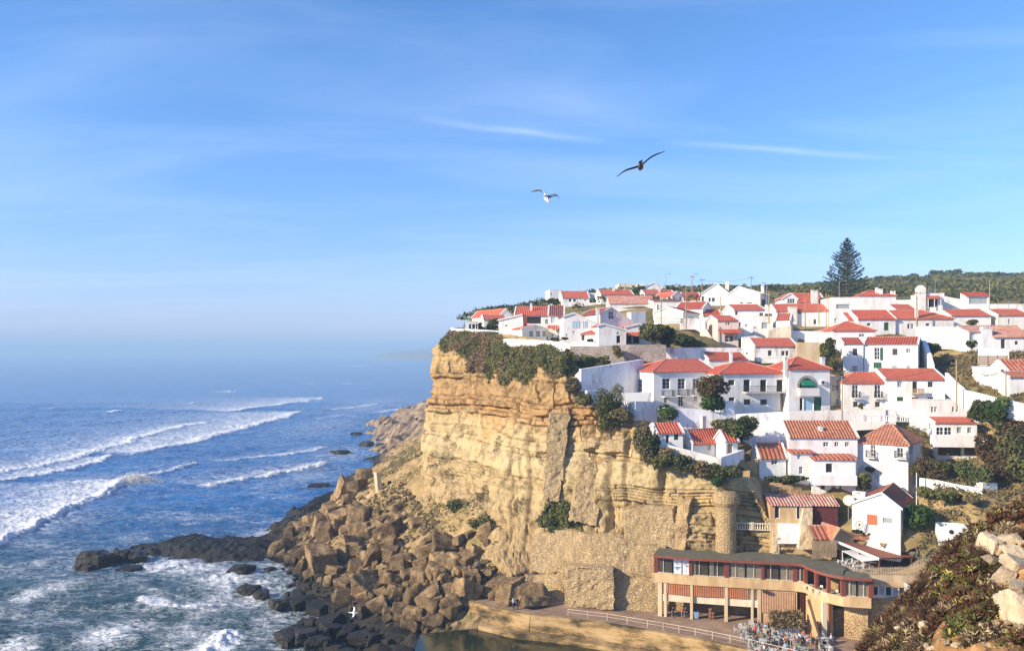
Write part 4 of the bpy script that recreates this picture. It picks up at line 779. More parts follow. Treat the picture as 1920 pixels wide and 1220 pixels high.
    for q in (h.get('bal') or '').split(';') + (h.get('balc') or '').split(';'):
        t = q.split()
        if len(t) < 4: continue
        x0, x1, y0, y1 = [float(v) for v in t[:4]]; xa, xb = max(0.0, fx(x0)), min(w, fx(x1)); big = 'bal' in h and q in h['bal'].split(';')
        zt = fz(x0, y1 if y1 - y0 > 10 else y0); d_ = 1.1 if y1 - y0 > 10 or xb - xa > 4 else .8
        sb = MB(); sb.box(xa, xb, -d_, -.003, zt - .14, zt); bo = sb.build('balcony', M['white'], root)
        rl = MB()
        if len(t) > 4:
            for i in range(int((xb - xa) / .3)): rl.lathe([(.06, 0), (.1, .25), (.05, .5), (.08, .75)], (xa + .15 + i * .3, -d_ + .1, zt), 6)
            rl.box(xa, xb, -d_, -d_ + .2, zt + .75, zt + .9)
        else: railing(rl, [(xa + .03, -.02, zt), (xa + .03, -d_ + .05, zt), (xb - .03, -d_ + .05, zt), (xb - .03, -.02, zt)], .95, .15, .03)
        rl.build('railing', M['white' if len(t) > 4 else 'iron'], bo)
    if 'par' in h:
        x0, x1, y0, y1 = [float(v) for v in h['par'].split()]; xa, xb = fx(x0), fx(x1); zt, z0 = fz(x0, y0), fz(x0, y1)
        pb = MB(); pb.box(xa, xb, -1.3, -.002, z0 - .15, z0); pb.box(xa, xb, -1.45, -1.3, z0 - .15, zt); pb.box(xa, xa + .15, -1.3, -.003, z0, zt); pb.box(xb - .15, xb, -1.3, -.003, z0, zt); pb.build('balcony', M['white'], root)
    if 'wbox' in h:
        x0, x1, y0, y1 = [float(v) for v in h['wbox'].split()]; xa, xb = fx(x0), fx(x1); zt, z0 = fz(x0, y0), fz(x0, y1)
        pb = MB(); pb.box(xa, xb, -.8, -.003, z0 - .1, z0); bo = pb.build('balcony', M['wood'], root); rl = MB()
        for i in range(9): x = xa + (xb - xa) * i / 8; rl.box(x - .06, x + .06, -.82, -.76, z0, zt)
        rl.box(xa, xb, -.86, -.81, zt - .1, zt); rl.build('railing', M['wood'], bo)
    if 'awn' in h:
        x0, x1, y0 = [float(v) for v in h['awn'].split()]; xa, xb = fx(x0), fx(x1); z0 = fz(x0, y0); pb = MB()
        slab(pb, [(xa, -1.3, z0 - .35), (xb, -1.3, z0 - .35), (xb, -.01, z0 + .35), (xa, -.01, z0 + .35)], .1); pb.build('porch_roof', M['tile' if h['roof'] != 'gy' or r == 2 else 'frame'], root)
        sp_ = MB()
        for x in (xa + .1, (xa + xb) / 2, xb - .1): sp_.bar((x, -1.2, z0 - 2.6), (x, -1.2, z0 - .42), .12)
        if h['label'].startswith(('white house with pale', 'white house with a big')): sp_.build('porch_post', M['frame'], root)
    if 'tower' in h:
        x0, x1, y0, y1 = [float(v) for v in h['tower'].split()]; xa, xb = fx(x0), fx(x1); zt = fz(x0, y0); pb = MB(); pb.box(xa, xb - .01, -.5, 1.6, zlow, zt - .7); pb.hexa([(xa, -.5, zt - .7), (xb, -.5, zt - .7), (xb, 1.6, zt - .7), (xa, 1.6, zt - .7)], [(xa + .45, 0, zt), (xb - .45, 0, zt), (xb - .45, 1.1, zt), (xa + .45, 1.1, zt)]); pb.build('chimney', M['white'], root)
    if 'dorm' in h:
        y0 = 5.0; x0, x1, yt, yb_ = [float(v) for v in h['dorm'].split()]; xs0, xs1 = [((k_(t) * (D + y0 * c) - (X0 - y0 * s)) / (c - k_(t) * s)) for t in (x0, x1)]; dd = D + y0 * c
        zt, z0 = zpy(yt, dd), zpy(yb_, dd); pb = MB(); pb.hexa([(xs0, y0, z0 - .8), (xs1, y0, z0 - 1.5), (xs1, y0 + 2.2, z0 - 1.5), (xs0, y0 + 2.2, z0 - .8)], [(xs0, y0, zt - .25), (xs1, y0, zt), (xs1, y0 + 2.2, zt), (xs0, y0 + 2.2, zt - .25)]); dn = pb.build('dormer', M['white'], ro)
        pb = MB(); pb.box(xs1 + .003, xs1 + .05, y0 + .4, y0 + 1.8, z0 + .1, zt - .3); pb.build('pane', M['glass'], dn)
    if 'arch' in h:
        x0, x1, yt, yb_ = [float(v) for v in h['arch'].split()]; xa, xb = fx(x0), fx(x1); z0 = fz(x0, yb_); rr = (xb - xa) / 2; cx_ = (xa + xb) / 2; sc = (fz(x0, yt) - z0) / rr
        pb = MB(); N = 16
        for i in range(N):
            a0, a1 = math.pi * i / N, math.pi * (i + 1) / N
            q = lambda a_, k, y: (cx_ + rr * k * math.cos(a_), y, z0 + rr * k * sc * math.sin(a_))
            pb.hexa([q(a0, .78, -.10), q(a0, 1, -.10), q(a1, 1, -.10), q(a1, .78, -.10)][::-1], [q(a0, .78, -.003), q(a0, 1, -.003), q(a1, 1, -.003), q(a1, .78, -.003)][::-1])
        fr_o = pb.build('arched_window', M['stonegrey'], root); pb = MB(); pb.face([(cx_ + rr * .78 * math.cos(math.pi * i / N), -.02, z0 + rr * .78 * sc * math.sin(math.pi * i / N)) for i in range(N + 1)]); pb.build('pane', M['glass'], fr_o)
        pb = MB(); q = lambda a_, y, z: (cx_ + a_, y, z)
        ww = rr * .62; zt = z0 + rr * sc * .62; za = z0 + rr * sc * .22
        pb.face([q(-ww * .8, -.12, zt), q(-ww, -.8, za), q(ww, -.8, za), q(ww * .8, -.12, zt)]); pb.face([q(ww * .8, -.14, zt), q(ww, -.82, za), q(ww, -.2, za)]); pb.face([q(-ww * .8, -.14, zt), q(-ww, -.2, za), q(-ww, -.82, za)])
        for i in range(8): x = -ww + 2 * ww * i / 8; pb.face([q(x, -.8, za), q(x + ww / 8, -.8, za - .22), q(x + ww / 4, -.8, za)])
        pb.build('awning', plain('green_canvas', (0.01, 0.17, 0.10), .8), root)
        pb = MB(); zb0 = z0 - 1.25; pb.box(xa + .1, xb - .02, -.9, -.003, zb0, zb0 + .15); pb.box(xa + .1, xb - .02, -.9, -.8, zb0 + .15, z0 - .05); pb.box(xa + .1, xa + .2, -.8, -.003, zb0 + .15, z0 - .05); pb.box(xb - .12, xb - .02, -.8, -.003, zb0 + .15, z0 - .05); pb.build('balcony', M['white'], root)
    if 'fan' in h:
        pb = MB(); x, z = fx(386), fz(386, 292); pb.box(x - .4, x + .4, -.36, -.003, z - .3, z + .3); fo = pb.build('air_conditioner', M['frame'], root); pb = MB(); pb.lathe([(.24, 0), (.24, .02)], (0, 0, 0), 16); g = pb.build('grille', M['shut'], fo); g.rotation_euler = (R(90), 0, 0); g.location = (x, -.36, z)
    if 'oculus' in h:
        x, y, q = [float(v) for v in h['oculus'].split()]; pb = MB(); rr = q / RG[r][2] / F * D; pb.lathe([(rr * 1.15, 0), (rr * 1.15, .06)], (0, 0, 0), 20); g = pb.build('round_window', M['iron'], root); g.rotation_euler = (R(90), 0, 0); g.location = (fx(x), -.003, fz(x, y)); pb = MB(); pb.lathe([(rr * .85, 0), (rr * .85, .02)], (0, 0, .061), 20); pb.build('pane', M['glass'], g)
    if h.get('rend'):
        pass
    return root
for h in HOUSES: h['root'] = house(h)
# television aerials, one on every third roof
for i, h in enumerate(HOUSES):
    if i % 3 or h['D'] < 110: continue
    a = R(h['yaw']); x, y = h['w'] * .7, h['dep'] * .5; z = h['_rz'](x, y) if '_rz' in h else 3.0
    o_ = h['o'] + Vector((math.cos(a) * x - math.sin(a) * y, math.sin(a) * x + math.cos(a) * y, z - .2)); mb = MB(); mb.tube([(0, 0, 0), (0, 0, 2.3)], .03, 5); mb.bar((-.5, 0, 2.2), (.6, 0, 2.2), .03)
    for k in range(6): q = -.45 + k * .19; mb.bar((q, -.3 + k * .025, 2.2), (q, .3 - k * .025, 2.2), .02)
    t_ = mb.build('television_aerial', M['grey']); t_.location = o_; t_.rotation_euler = (0, 0, i * .7); tag(t_, 'thin television aerial on a village roof', 'aerial', 'television aerials on the roofs')
# ------------------------------------------------------------------ walls, terraces and masonry
def wall_run(name, label, cat, r, pts, mat, th=0.5, group=None, cap=None):
    mb = MB(); T, B_ = [], []
    for x, yt, yb, D in pts: px, a = Q(r, x, yt); _, b = Q(r, x, yb); T.append(P(px, a, D)); B_.append(P(px, b, D) - Vector((0, 0, 0.8)))
    for i in range(len(pts) - 1):
        d = T[i + 1] - T[i]; n = Vector((-d.y, d.x, 0)).normalized() * th
        mb.hexa([B_[i], B_[i + 1], B_[i + 1] + n, B_[i] + n], [T[i], T[i + 1], T[i + 1] + n, T[i] + n])
    o = mb.build(name, M[mat]); tag(o, label, cat, group); return o
def balustrade(label, r, pts, h, mat='cream'):
    mb = MB(); V_ = [P(*Q(r, x, y), D) for x, y, D in pts]
    for a, b in zip(V_, V_[1:]):
        n = max(2, int((b - a).length / .32)); u = (b - a).normalized()
        for i in range(n + 1):
            q = a.lerp(b, i / n)
            if i % 7 == 0: mb.box(q.x - .16, q.x + .16, q.y - .16, q.y + .16, q.z, q.z + h + .08)
            else: mb.lathe([(.06, .1), (.10, .3), (.05, .55), (.08, h - .12)], q, 6)
        mb.bar(a + Vector((0, 0, h - .06)), b + Vector((0, 0, h - .06)), .22, .12); mb.bar(a + Vector((0, 0, .05)), b + Vector((0, 0, .05)), .22, .1)
    tag(mb.build('balustrade', M[mat]), label, 'balustrade')
WL = 'wall'
wall_run('parapet_wall', 'low white wall edging the terrace at the headland tip', WL, 1, [(128, 578, 625, 172), (180, 590, 628, 169), (400, 598, 632, 164), (628, 612, 650, 160)], 'white', .3)
wall_run('parapet_wall', 'white wall along the cliff edge, dropping at its right end', WL, 1, [(632, 688, 725, 153), (740, 688, 730, 150), (1035, 702, 748, 144.5), (1140, 715, 765, 141.5), (1264, 730, 810, 139.5)], 'white', .35)
wall_run('garden_wall', 'low white garden wall on top of the grey stone wall', WL, 1, [(1266, 712, 756, 139.3), (1520, 716, 756, 138.2)], 'white', .3)
wall_run('retaining_wall', 'grey rubble retaining wall below the cliff-edge cottages', WL, 1, [(1268, 756, 890, 139), (1520, 756, 890, 138), (1830, 742, 870, 137), (2180, 742, 850, 137)], 'stonegrey', 1.2)
wall_run('retaining_wall', 'stained whitewashed wall sloping up to the left of the mansion', WL, 4, [(78, 275, 340, 127.5), (130, 226, 400, 127.2), (300, 200, 410, 128.5), (480, 170, 430, 130.5), (640, 146, 430, 133)], 'wallwhite', .8)
wall_run('terrace_wall', 'short white wall behind the agaves on the cliff edge', WL, 4, [(178, 402, 480, 123), (282, 398, 480, 124.5)], 'white')
wall_run('terrace_wall', 'long low white wall in shade at the foot of the mansion', WL, 4, [(380, 420, 500, 124.8), (700, 416, 500, 124.6)], 'wallwhite', .4)
wall_run('terrace_wall', 'tall white terrace corner with streaks below the mansion', WL, 4, [(478, 492, 590, 122.5), (574, 490, 640, 119.5), (748, 492, 660, 122)], 'wallwhite', .5)
wall_run('garden_wall', 'white garden wall in front of the red-leaved tree', WL, 4, [(880, 543, 670, 118.8), (1060, 550, 670, 119), (1300, 582, 670, 119), (1312, 492, 670, 119), (1380, 482, 670, 119.3)], 'wallwhite', .5)
wall_run('retaining_wall', 'high stained white retaining wall below the balcony house', WL, 4, [(1392, 596, 720, 118.6), (1560, 588, 840, 117.6), (1832, 574, 840, 117)], 'wallwhite', 1.0)
wall_run('retaining_wall', 'flaking whitewashed rubble wall below the arched house', WL, 5, [(128, 505, 600, 121.6), (600, 492, 600, 121), (915, 490, 580, 120)], 'oldwhite', 1.0)
wall_run('terrace_wall', 'white wall below the lone skyline house', WL, 1, [(1190, 340, 385, 229), (1545, 344, 385, 229)], 'white')
wall_run('terrace_wall', 'white wall at the foot of the mottled pink roof house', WL, 2, [(-20, 398, 450, 200), (200, 402, 450, 199), (430, 400, 455, 198)], 'white')
wall_run('retaining_wall', 'white ramp wall behind the green terrace fence', WL, 2, [(690, 490, 560, 163), (830, 490, 560, 163), (926, 520, 610, 160)], 'oldwhite')
wall_run('garden_wall', 'short white wall right of the umbrella-shaped tree', WL, 2, [(548, 588, 670, 149), (636, 582, 670, 149)], 'white')
wall_run('garden_wall', 'low white wall between the chimney tower and the large-windowed cube', WL, 3, [(1224, 492, 600, 182), (1372, 522, 600, 181)], 'white')
wall_run('garden_wall', 'low white wall left of the chimney tower', WL, 3, [(864, 520, 575, 180), (1026, 518, 590, 179)], 'white')
balustrade('white balustrade above the long rough brown roof', 5, [(684, 570, 118), (1012, 574, 117.4)], .9, 'white')
wall_run('retaining_wall', 'long white wall in shade behind the mansion roof', WL, 2, [(540, 768, 900, 140.5), (925, 770, 900, 140), (1290, 770, 850, 140)], 'wallwhite', .6)
wall_run('retaining_wall', 'big plain white wall below the long row house', WL, 3, [(1020, 716, 850, 146.5), (1392, 715, 850, 145)], 'white', .8)
wall_run('retaining_wall', 'shaded white wall running down beside the green-doored house', WL, 3, [(1040, 790, 1040, 142), (1075, 850, 1060, 137), (1120, 1000, 1090, 132)], 'white', .6)
wall_run('terrace_wall', 'white terrace wall behind the plank deck', WL, 3, [(1478, 872, 970, 133.5), (1700, 884, 970, 132.5)], 'white', .5)
wall_run('road_wall', 'long white wall descending along the road to the right edge', WL, 5, [(1266, 222, 330, 118.8), (1330, 290, 390, 117), (1396, 346, 440, 114.5), (1480, 364, 460, 112.5), (1600, 394, 500, 110), (1840, 446, 530, 107), (2000, 480, 560, 105)], 'white', .5)
wall_run('garden_wall', 'low white garden wall below the round bush', WL, 5, [(1082, 975, 1050, 107), (1190, 985, 1050, 106), (1330, 1018, 1085, 104.5), (1532, 1050, 1115, 103)], 'white', .4)
wall_run('garden_wall', 'square white wall end beside the big dark shrubs', WL, 5, [(1534, 1008, 1115, 103.5), (1640, 1012, 1115, 104)], 'white', 2.5)
wall_run('retaining_wall', 'bare ochre retaining wall beside the scrubby bank', WL, 3, [(132, 832, 985, 137.5), (305, 832, 985, 137)], 'ochrepale', .7)
wall_run('retaining_wall', 'cream stair wall sloping down beside the pinkish tower house', WL, 2, [(876, 612, 700, 153), (940, 600, 745, 152), (1032, 745, 775, 151)], 'cream', .6)
wall_run('retaining_wall', 'cream wall block with a sloping top left of the ochre wall', WL, 2, [(1526, 612, 700, 149), (1600, 580, 700, 149), (1745, 562, 700, 148.5)], 'cream', 1.5)
wall_run('retaining_wall', 'white wall below the dark roof terrace', WL, 2, [(1285, 672, 770, 147), (1400, 655, 770, 147), (1530, 690, 770, 147)], 'white', 1.0)
wall_run('terrace_wall', 'white terrace wall below the house with stacked chimney blocks', WL, 3, [(90, 748, 850, 150), (405, 752, 850, 149)], 'white', .6)
wall_run('parapet_wall', 'white parapet sloping down in front of the cliff-edge cottages', WL, 4, [(836, 842, 895, 110.6), (1060, 900, 960, 109.8), (1272, 955, 1030, 109)], 'oldwhite', .4)
wall_run('parapet_wall', 'stained white corner wall under the end cottage', WL, 4, [(1274, 945, 1045, 109), (1400, 905, 1025, 110.5), (1462, 880, 985, 113)], 'wallwhite', .5)
wall_run('retaining_wall', 'dark drystone wall beside the steps to the striped-roof house', WL, 4, [(1470, 1000, 1110, 112), (1572, 958, 1110, 112)], 'drystone', .8)
wall_run('retaining_wall', 'small ochre block at the foot of the stone steps', WL, 4, [(1398, 1060, 1130, 110.4), (1508, 1056, 1130, 110.2)], 'ochre', 1.5)
for i, (x0, x1, y, D) in enumerate(((835, 905, 150, 110.4), (890, 970, 168, 110), (955, 1030, 182, 109.6), (1000, 1072, 200, 109.3))):
    wall_run('stone_step', 'rough pale garden step below the deep-balcony house', 'step', 6, [(x0, y, y + 22, D), (x1, y + 4, y + 26, D)], 'drystone', .7, 'garden steps below the deep-balcony house')
balustrade('cream balustrade on the terrace beside the round tower', 6, [(605, 446, 107.6), (860, 456, 106.6)], .95)
wall_run('terrace_wall', 'white wall under the pink-roofed ochre building', WL, 6, [(876, 412, 500, 106), (1018, 414, 500, 105.4)], 'white', .5)
def rough_block(name, label, cat, q4, depth, mat, amp=.22, seed=0):
    """a battered masonry block with worn, uneven faces: left top, right top, right bottom, left bottom as (px, py, D)"""
    a, b, c, d = [np.array(P(*q)) for q in q4]; back = np.array([0.25, depth, 0]); nu, nd, nv = 16, 10, 40
    ring = [(0, k / nd) for k in range(nd, 0, -1)] + [(k / nu, 0) for k in range(nu)] + [(1, k / nd) for k in range(nd + 1)]      # around: left side, front, right side
    V = []
    for j in range(nv + 1):
        t_ = j / nv; L0, R0 = d + (a - d) * t_, c + (b - c) * t_
        for s_, e_ in ring: V.append(L0 + (R0 - L0) * s_ + back * e_)
    V = np.array(V); n1 = fbm(V / 1.1, 201 + seed, 3); n2 = fbm(V / 1.0 + 9.3, 205 + seed, 3); n3 = vnoise(V / .35, 209 + seed)
    V[:, 0] += amp * n1; V[:, 1] += amp * n2 + .05 * n3; V[:, 2] += amp * .8 * n3
    m_ = len(ring); F4 = gridfaces(nv + 1, m_); top = np.array([[nv * m_ + k, nv * m_ + k + 1, nv * m_ + m_ - 2 - k, nv * m_ + m_ - 1 - k] for k in range(m_ // 2 - 1)])
    o = npmesh(name, V, np.concatenate([F4, top]), M[mat]); return tag(o, label, cat)
def polyedge(px, py, pl):
    d = np.full(px.shape, 1e9)
    for i in range(len(pl)):
        (ax, ay), (bx, by) = pl[i], pl[(i + 1) % len(pl)]; L2 = (bx - ax) ** 2 + (by - ay) ** 2; t_ = np.clip(((px - ax) * (bx - ax) + (py - ay) * (by - ay)) / L2, 0, 1)
        d = np.minimum(d, np.hypot(px - ax - t_ * (bx - ax), py - ay - t_ * (by - ay)))
    return d
CPX = 960 + CS0[..., 0] / CS0[..., 1] * F; CPY = HOR - (CS0[..., 2] - HC) / CS0[..., 1] * F
def panel(label, pl, mat='rubble', out=1.0, name='retaining_wall', edge=5.0):
    """masonry built against the cliff: follows its smooth shape and sinks into the rock along an uneven rim"""
    ins = inpoly(CPX.ravel(), CPY.ravel(), pl).reshape(CPX.shape); ed = polyedge(CPX, CPY, pl) * np.where(ins, 1, -1)
    wob_ = fbm(CS0.reshape(-1, 3) / 1.6, 221, 4).reshape(CPX.shape) * 3.5
    off = -1.3 + (out + 1.3) * smooth(-4, edge, ed + wob_) + (.14 * fbm(CS0.reshape(-1, 3) / .9, 225, 4)).reshape(CPX.shape)
    V = (CS0 + nh * (off + big0 * .75)[..., None]).reshape(-1, 3); k = (ed > -7).ravel(); fc_ = gridfaces(NCOL, NROW); fc_ = fc_[k[fc_].all(1)]
    us = np.unique(fc_); mm = np.zeros(len(V), int); mm[us] = np.arange(len(us)); o = npmesh(name, V[us], mm[fc_], M[mat]); return tag(o, label, WL)
rough_block('buttress', 'broad ochre pillar left of the dark red annex', 'buttress', [(1506, 952, 105.6), (1523, 952, 105.6), (1527, 1030, 104.4), (1498, 1030, 104.4)], 2.5, 'ochrepale', .08, 1)
rough_block('buttress', 'square stone pier at the end of the cream balustrade', 'buttress', [(1449, 990, 106.2), (1461, 990, 106.2), (1462, 1045, 105.9), (1449, 1045, 105.9)], 2, 'ochrepale', .08, 2)
rough_block('buttress', 'tall narrow masonry buttress on the cliff face', 'buttress', [(1031, 774, 124.6), (1068, 778, 124.2), (1046, 940, 117.0), (1017, 938, 117.4)], 5, 'rubble', .28, 3)
rough_block('buttress', 'broad sloping masonry buttress right of the tall narrow one', 'buttress', [(1088, 862, 119.4), (1146, 868, 118.4), (1116, 985, 113.2), (1068, 975, 114.4)], 5, 'rubble', .3, 4)
panel('small rubble patch under the hanging shrub, left one', [(1092, 818), (1130, 818), (1128, 842), (1096, 846)], 'rubble', .9, edge=4)
panel('small rubble patch under the hanging shrub, right one', [(1142, 820), (1178, 822), (1176, 850), (1138, 850)], 'rubble', .9, edge=4)
panel('rubble wall panel beside the mossy hollow high above the promenade', [(1166, 948), (1270, 944), (1268, 1030), (1168, 1024)], 'rubble', .8)
panel('wide pale rubble wall across the lower cliff', [(1000, 998), (1060, 988), (1160, 1000), (1255, 1010), (1255, 1085), (990, 1080)], 'rubble', .7)
panel('flat ochre rubble wall left of the restaurant', [(1140, 1072), (1256, 1076), (1256, 1160), (1140, 1156)], 'rubble', .55)
panel('rubble wall behind the long fallen block', [(982, 1072), (1064, 1066), (1066, 1150), (975, 1136)], 'rubble', .6)
rough_block('retaining_wall', 'protruding rubble wall with a worn top above the promenade', WL, [(1060, 1060, 110.6), (1150, 1068, 108.4), (1151, 1143, 107.6), (1058, 1138, 109.8)], 5, 'rubble', .25, 5)
panel('dark rubble strip between the two mossy hollows', [(1270, 930), (1298, 934), (1286, 1032), (1260, 1032)], 'drystone', .8, edge=3)
# the round tower
t = P(1361, 1044, 107.4); mb = MB(); u_ = 107.4 / F
mb.lathe([(20 * u_, -1), (19 * u_, 40 * u_), (18.5 * u_, 88 * u_), (20 * u_, 96 * u_), (25 * u_, 104 * u_), (24 * u_, 116 * u_), (18 * u_, 124 * u_), (4 * u_, 126 * u_)], t, 22); tag(mb.build('round_tower', M['rubble']), 'small round stone tower with a wider top on the cliff', 'tower')
mb = MB()
# sea wall of the promenade
for i in range(len(rim) - 1):
    a, b = rim[i], rim[i + 1]; d = b - a; n = Vector((-d.y, d.x, 0)).normalized(); f = -n * .5
    A, B_ = a + Vector((0, 0, .35)), b + Vector((0, 0, .35)); lo = Vector((0, 0, -4.6))
    mb.hexa([a + f * 2.4 + lo, b + f * 2.4 + lo, b + n * .4 + lo, a + n * .4 + lo], [A + f * .3, B_ + f * .3, B_ + n * .4, A + n * .4])
M['seawall'] = mottle('orange_weathered_masonry', [(0.36, (0.05, 0.042, 0.02)), (0.46, (0.20, 0.13, 0.055)), (0.56, (0.38, 0.25, 0.11)), (0.72, (0.48, 0.35, 0.19))], 0.5, 0.95, 0.9, 0.15, 9, stretch=(.6, .6, 2))
tag(mb.build('sea_wall', M['seawall']), 'weathered orange sea wall between the promenade and the tide pool', 'wall')
ledge = [(v + Vector((-1.6, -2.6, 0))) for v in rim[3:]]; mb = MB()
for i in range(len(ledge) - 1):
    a, b = ledge[i], ledge[i + 1]; n = Vector((0.3, 1.4, 0)); q = lambda v, z: Vector((v.x, v.y, z))
    mb.hexa([q(a, 0), q(b, 0), q(b + n, 0), q(a + n, 0)], [q(a, 3.65), q(b, 3.65), q(b + n, 3.7), q(a + n, 3.7)])
tag(mb.build('pool_ledge', M['seawall']), 'lower stone ledge along the edge of the tide pool', 'ledge')
m, n, l, b = newmat('pool_water'); b.inputs['Base Color'].default_value = (0.012, 0.022, 0.012, 1); b.inputs['Roughness'].default_value = 0.08
w_ = tex(n, l, 'Noise', 1.6, n.new('ShaderNodeNewGeometry').outputs['Position'], Detail=3); bump(n, l, b, w_.outputs[0], 0.25, 0.05)
pool = [(-12, 104.5), (-4, 106.8), (0, 104), (6, 101), (14, 97.5), (22, 93), (30, 86), (30, 74), (0, 74), (-12, 90)]
mb = MB(); mb.face([(x, y, 3.1) for x, y in pool]); tag(mb.build('tide_pool', m), 'still dark green tide pool beside the sea wall', 'pool', kind='structure')
# metal railing along the promenade
mb = MB(); rp = [rim[i] + Vector((.4, .8, .35)) for i in range(6, 12)]
for a, b in zip(rp, rp[1:]):
    mb.bar(a + Vector((0, 0, .9)), b + Vector((0, 0, .9)), .04); mb.bar(a + Vector((0, 0, .5)), b + Vector((0, 0, .5)), .025); nn = max(1, round((b - a).length / 2.2))
    for i in range(nn): q = a.lerp(b, i / nn); mb.bar(q, q + Vector((0, 0, .95)), .06)
tag(mb.build('railing', M['cream']), 'thin pale railing along the promenade edge', 'railing')
# ------------------------------------------------------------------ poles, lamps and wires
POLES = {}
def pole(key, r, x, yt, yb, D, label, arm=0, lamp=0, mat='pole', rad=.13):
    px, a = Q(r, x, yt); _, b = Q(r, x, yb); T, B_ = P(px, a, D), P(px, b, D); root = empty('street_lamp' if lamp else 'utility_pole', B_); tag(root, label, 'street lamp' if lamp else 'utility pole', 'poles and lamps of the village')
    mb = MB(); L_ = T.z - B_.z; mb.tube([(0, 0, -1.5), (0, 0, L_)], [rad, rad * .7], 8); mb.build('post', M[mat], root); POLES[key] = T
    if arm:
        mb = MB(); mb.bar((-.8, 0, L_ - .5), (.8, 0, L_ - .5), .12); ar = mb.build('crossarm', M[mat], root); mb = MB()
        for i in (-.7, -.25, .25, .7): mb.lathe([(.05, 0), (.08, .06), (.05, .18)], (i, 0, L_ - .44), 6)
        mb.build('insulators', M['iron'], ar)
    if lamp:
        mb = MB(); mb.tube([(0, 0, L_ - .1), (.3 * lamp, 0, L_ + .25), (1.2 * lamp, 0, L_ + .35)], .05, 6); ar = mb.build('arm', M['grey'], root); mb = MB(); mb.hexa([(1.1 * lamp - .1, -.15, L_ + .25), (1.1 * lamp + .6, -.12, L_ + .3), (1.1 * lamp + .6, .12, L_ + .3), (1.1 * lamp - .1, .15, L_ + .25)], [(1.1 * lamp, -.1, L_ + .42), (1.1 * lamp + .5, -.1, L_ + .42), (1.1 * lamp + .5, .1, L_ + .42), (1.1 * lamp, .1, L_ + .42)]); mb.build('lamp_head', M['grey'], ar)
pole('a', 2, 506, 250, 540, 150, 'thick leaning-looking pole in front of the white gable above the umbrella tree')
pole('b', 2, 745, 190, 530, 160, 'tall pole beside the green terrace fence above the dry slope', 1)
pole('c', 2, 802, 80, 245, 228, 'tallest skyline pole with a crossarm above the bright red roof', 1, 1)
pole('c2', 2, 790, 110, 245, 231, 'thin pole close beside the tallest skyline pole', 0, 0, 'grey', .08)
pole('d', 2, 895, 110, 240, 230, 'skyline pole left of the large white gable', 1)
pole('e', 2, 550, 80, 195, 250, 'skyline street lamp left of the round dark bush', 0, 1, 'grey', .09)
pole('f', 2, 480, 118, 200, 255, 'short bare pole on the skyline behind the pale gable roof', 0, 0, 'grey', .07)
pole('g', 2, 1367, 88, 200, 225, 'pole standing behind the broad skyline roof', 1)
pole('h', 2, 1513, 165, 360, 196, 'street lamp right of the broad skyline house', 0, -1, 'grey', .09)
pole('i', 2, 1534, 235, 475, 165, 'wooden pole above the roof terrace', 0)
pole('j', 2, 1075, 282, 430, 178, 'pole in front of the red roof behind the pinkish tower house', 0)
pole('k', 3, 196, 462, 705, 170, 'wooden pole left of the twin poles', 0)
pole('l', 3, 297, 452, 645, 172, 'wooden pole between the bluish gable and the twin poles', 0)
pole('m', 3, 350, 472, 765, 152, 'left one of the twin poles beside the modernist block', 0)
pole('n', 3, 370, 480, 745, 155, 'right one of the twin poles beside the modernist block', 0)
pole('o', 3, 447, 390, 505, 178, 'street lamp in front of the Norfolk pine', 0, 1, 'grey', .09)
pole('p', 3, 1018, 452, 665, 150, 'tall pole beside the chimney tower', 1)
pole('q', 3, 1155, 362, 470, 190, 'thin pole behind the chimney tower house', 0, 0, 'grey', .08)
pole('r', 3, 1557, 370, 560, 176, 'tall pole right of the white cube with the large window', 0)
pole('s', 5, 530, 262, 545, 117, 'pole in front of the narrow link building', 0)
pole('t', 5, 1348, 132, 412, 114, 'concrete pole on the white roof terrace of the middle row', 1)
pole('u', 5, 1700, 205, 455, 112, 'leaning-looking wooden pole behind the road wall', 0)
pole('v', 5, 1062, 936, 1160, 106, 'short white pole beside the slanting white building', 0, 0, 'frame', .08)
pole('w', 3, 1105, 415, 470, 186, 'short thin mast beside the chimney tower', 0, 0, 'grey', .06)
def wire(a, b, label, sag=.8):
    A, B_ = POLES[a], POLES[b]; pts = [A.lerp(B_, i / 10) - Vector((0, 0, sag * 4 * (i / 10) * (1 - i / 10) + .45)) for i in range(11)]
    mb = MB(); mb.tube(pts, .025, 4, cap=False); tag(mb.build('overhead_wire', M['iron']), label, 'wire', 'overhead wires of the village')
wire('c', 'd', 'overhead wire between the tallest skyline pole and the pole left of the large gable'); wire('d', 'g', 'overhead wire above the large white skyline gables'); wire('g', 'h', 'overhead wire from the pole behind the broad skyline roof to the street lamp'); wire('b', 'j', 'overhead wire crossing above the dry slope'); wire('i', 'k', 'overhead wire above the roof terrace'); wire('p', 'r', 'overhead wire over the long row houses'); wire('s', 't', 'overhead wire in front of the joined pair of houses'); wire('t', 'u', 'overhead wire along the white road wall')
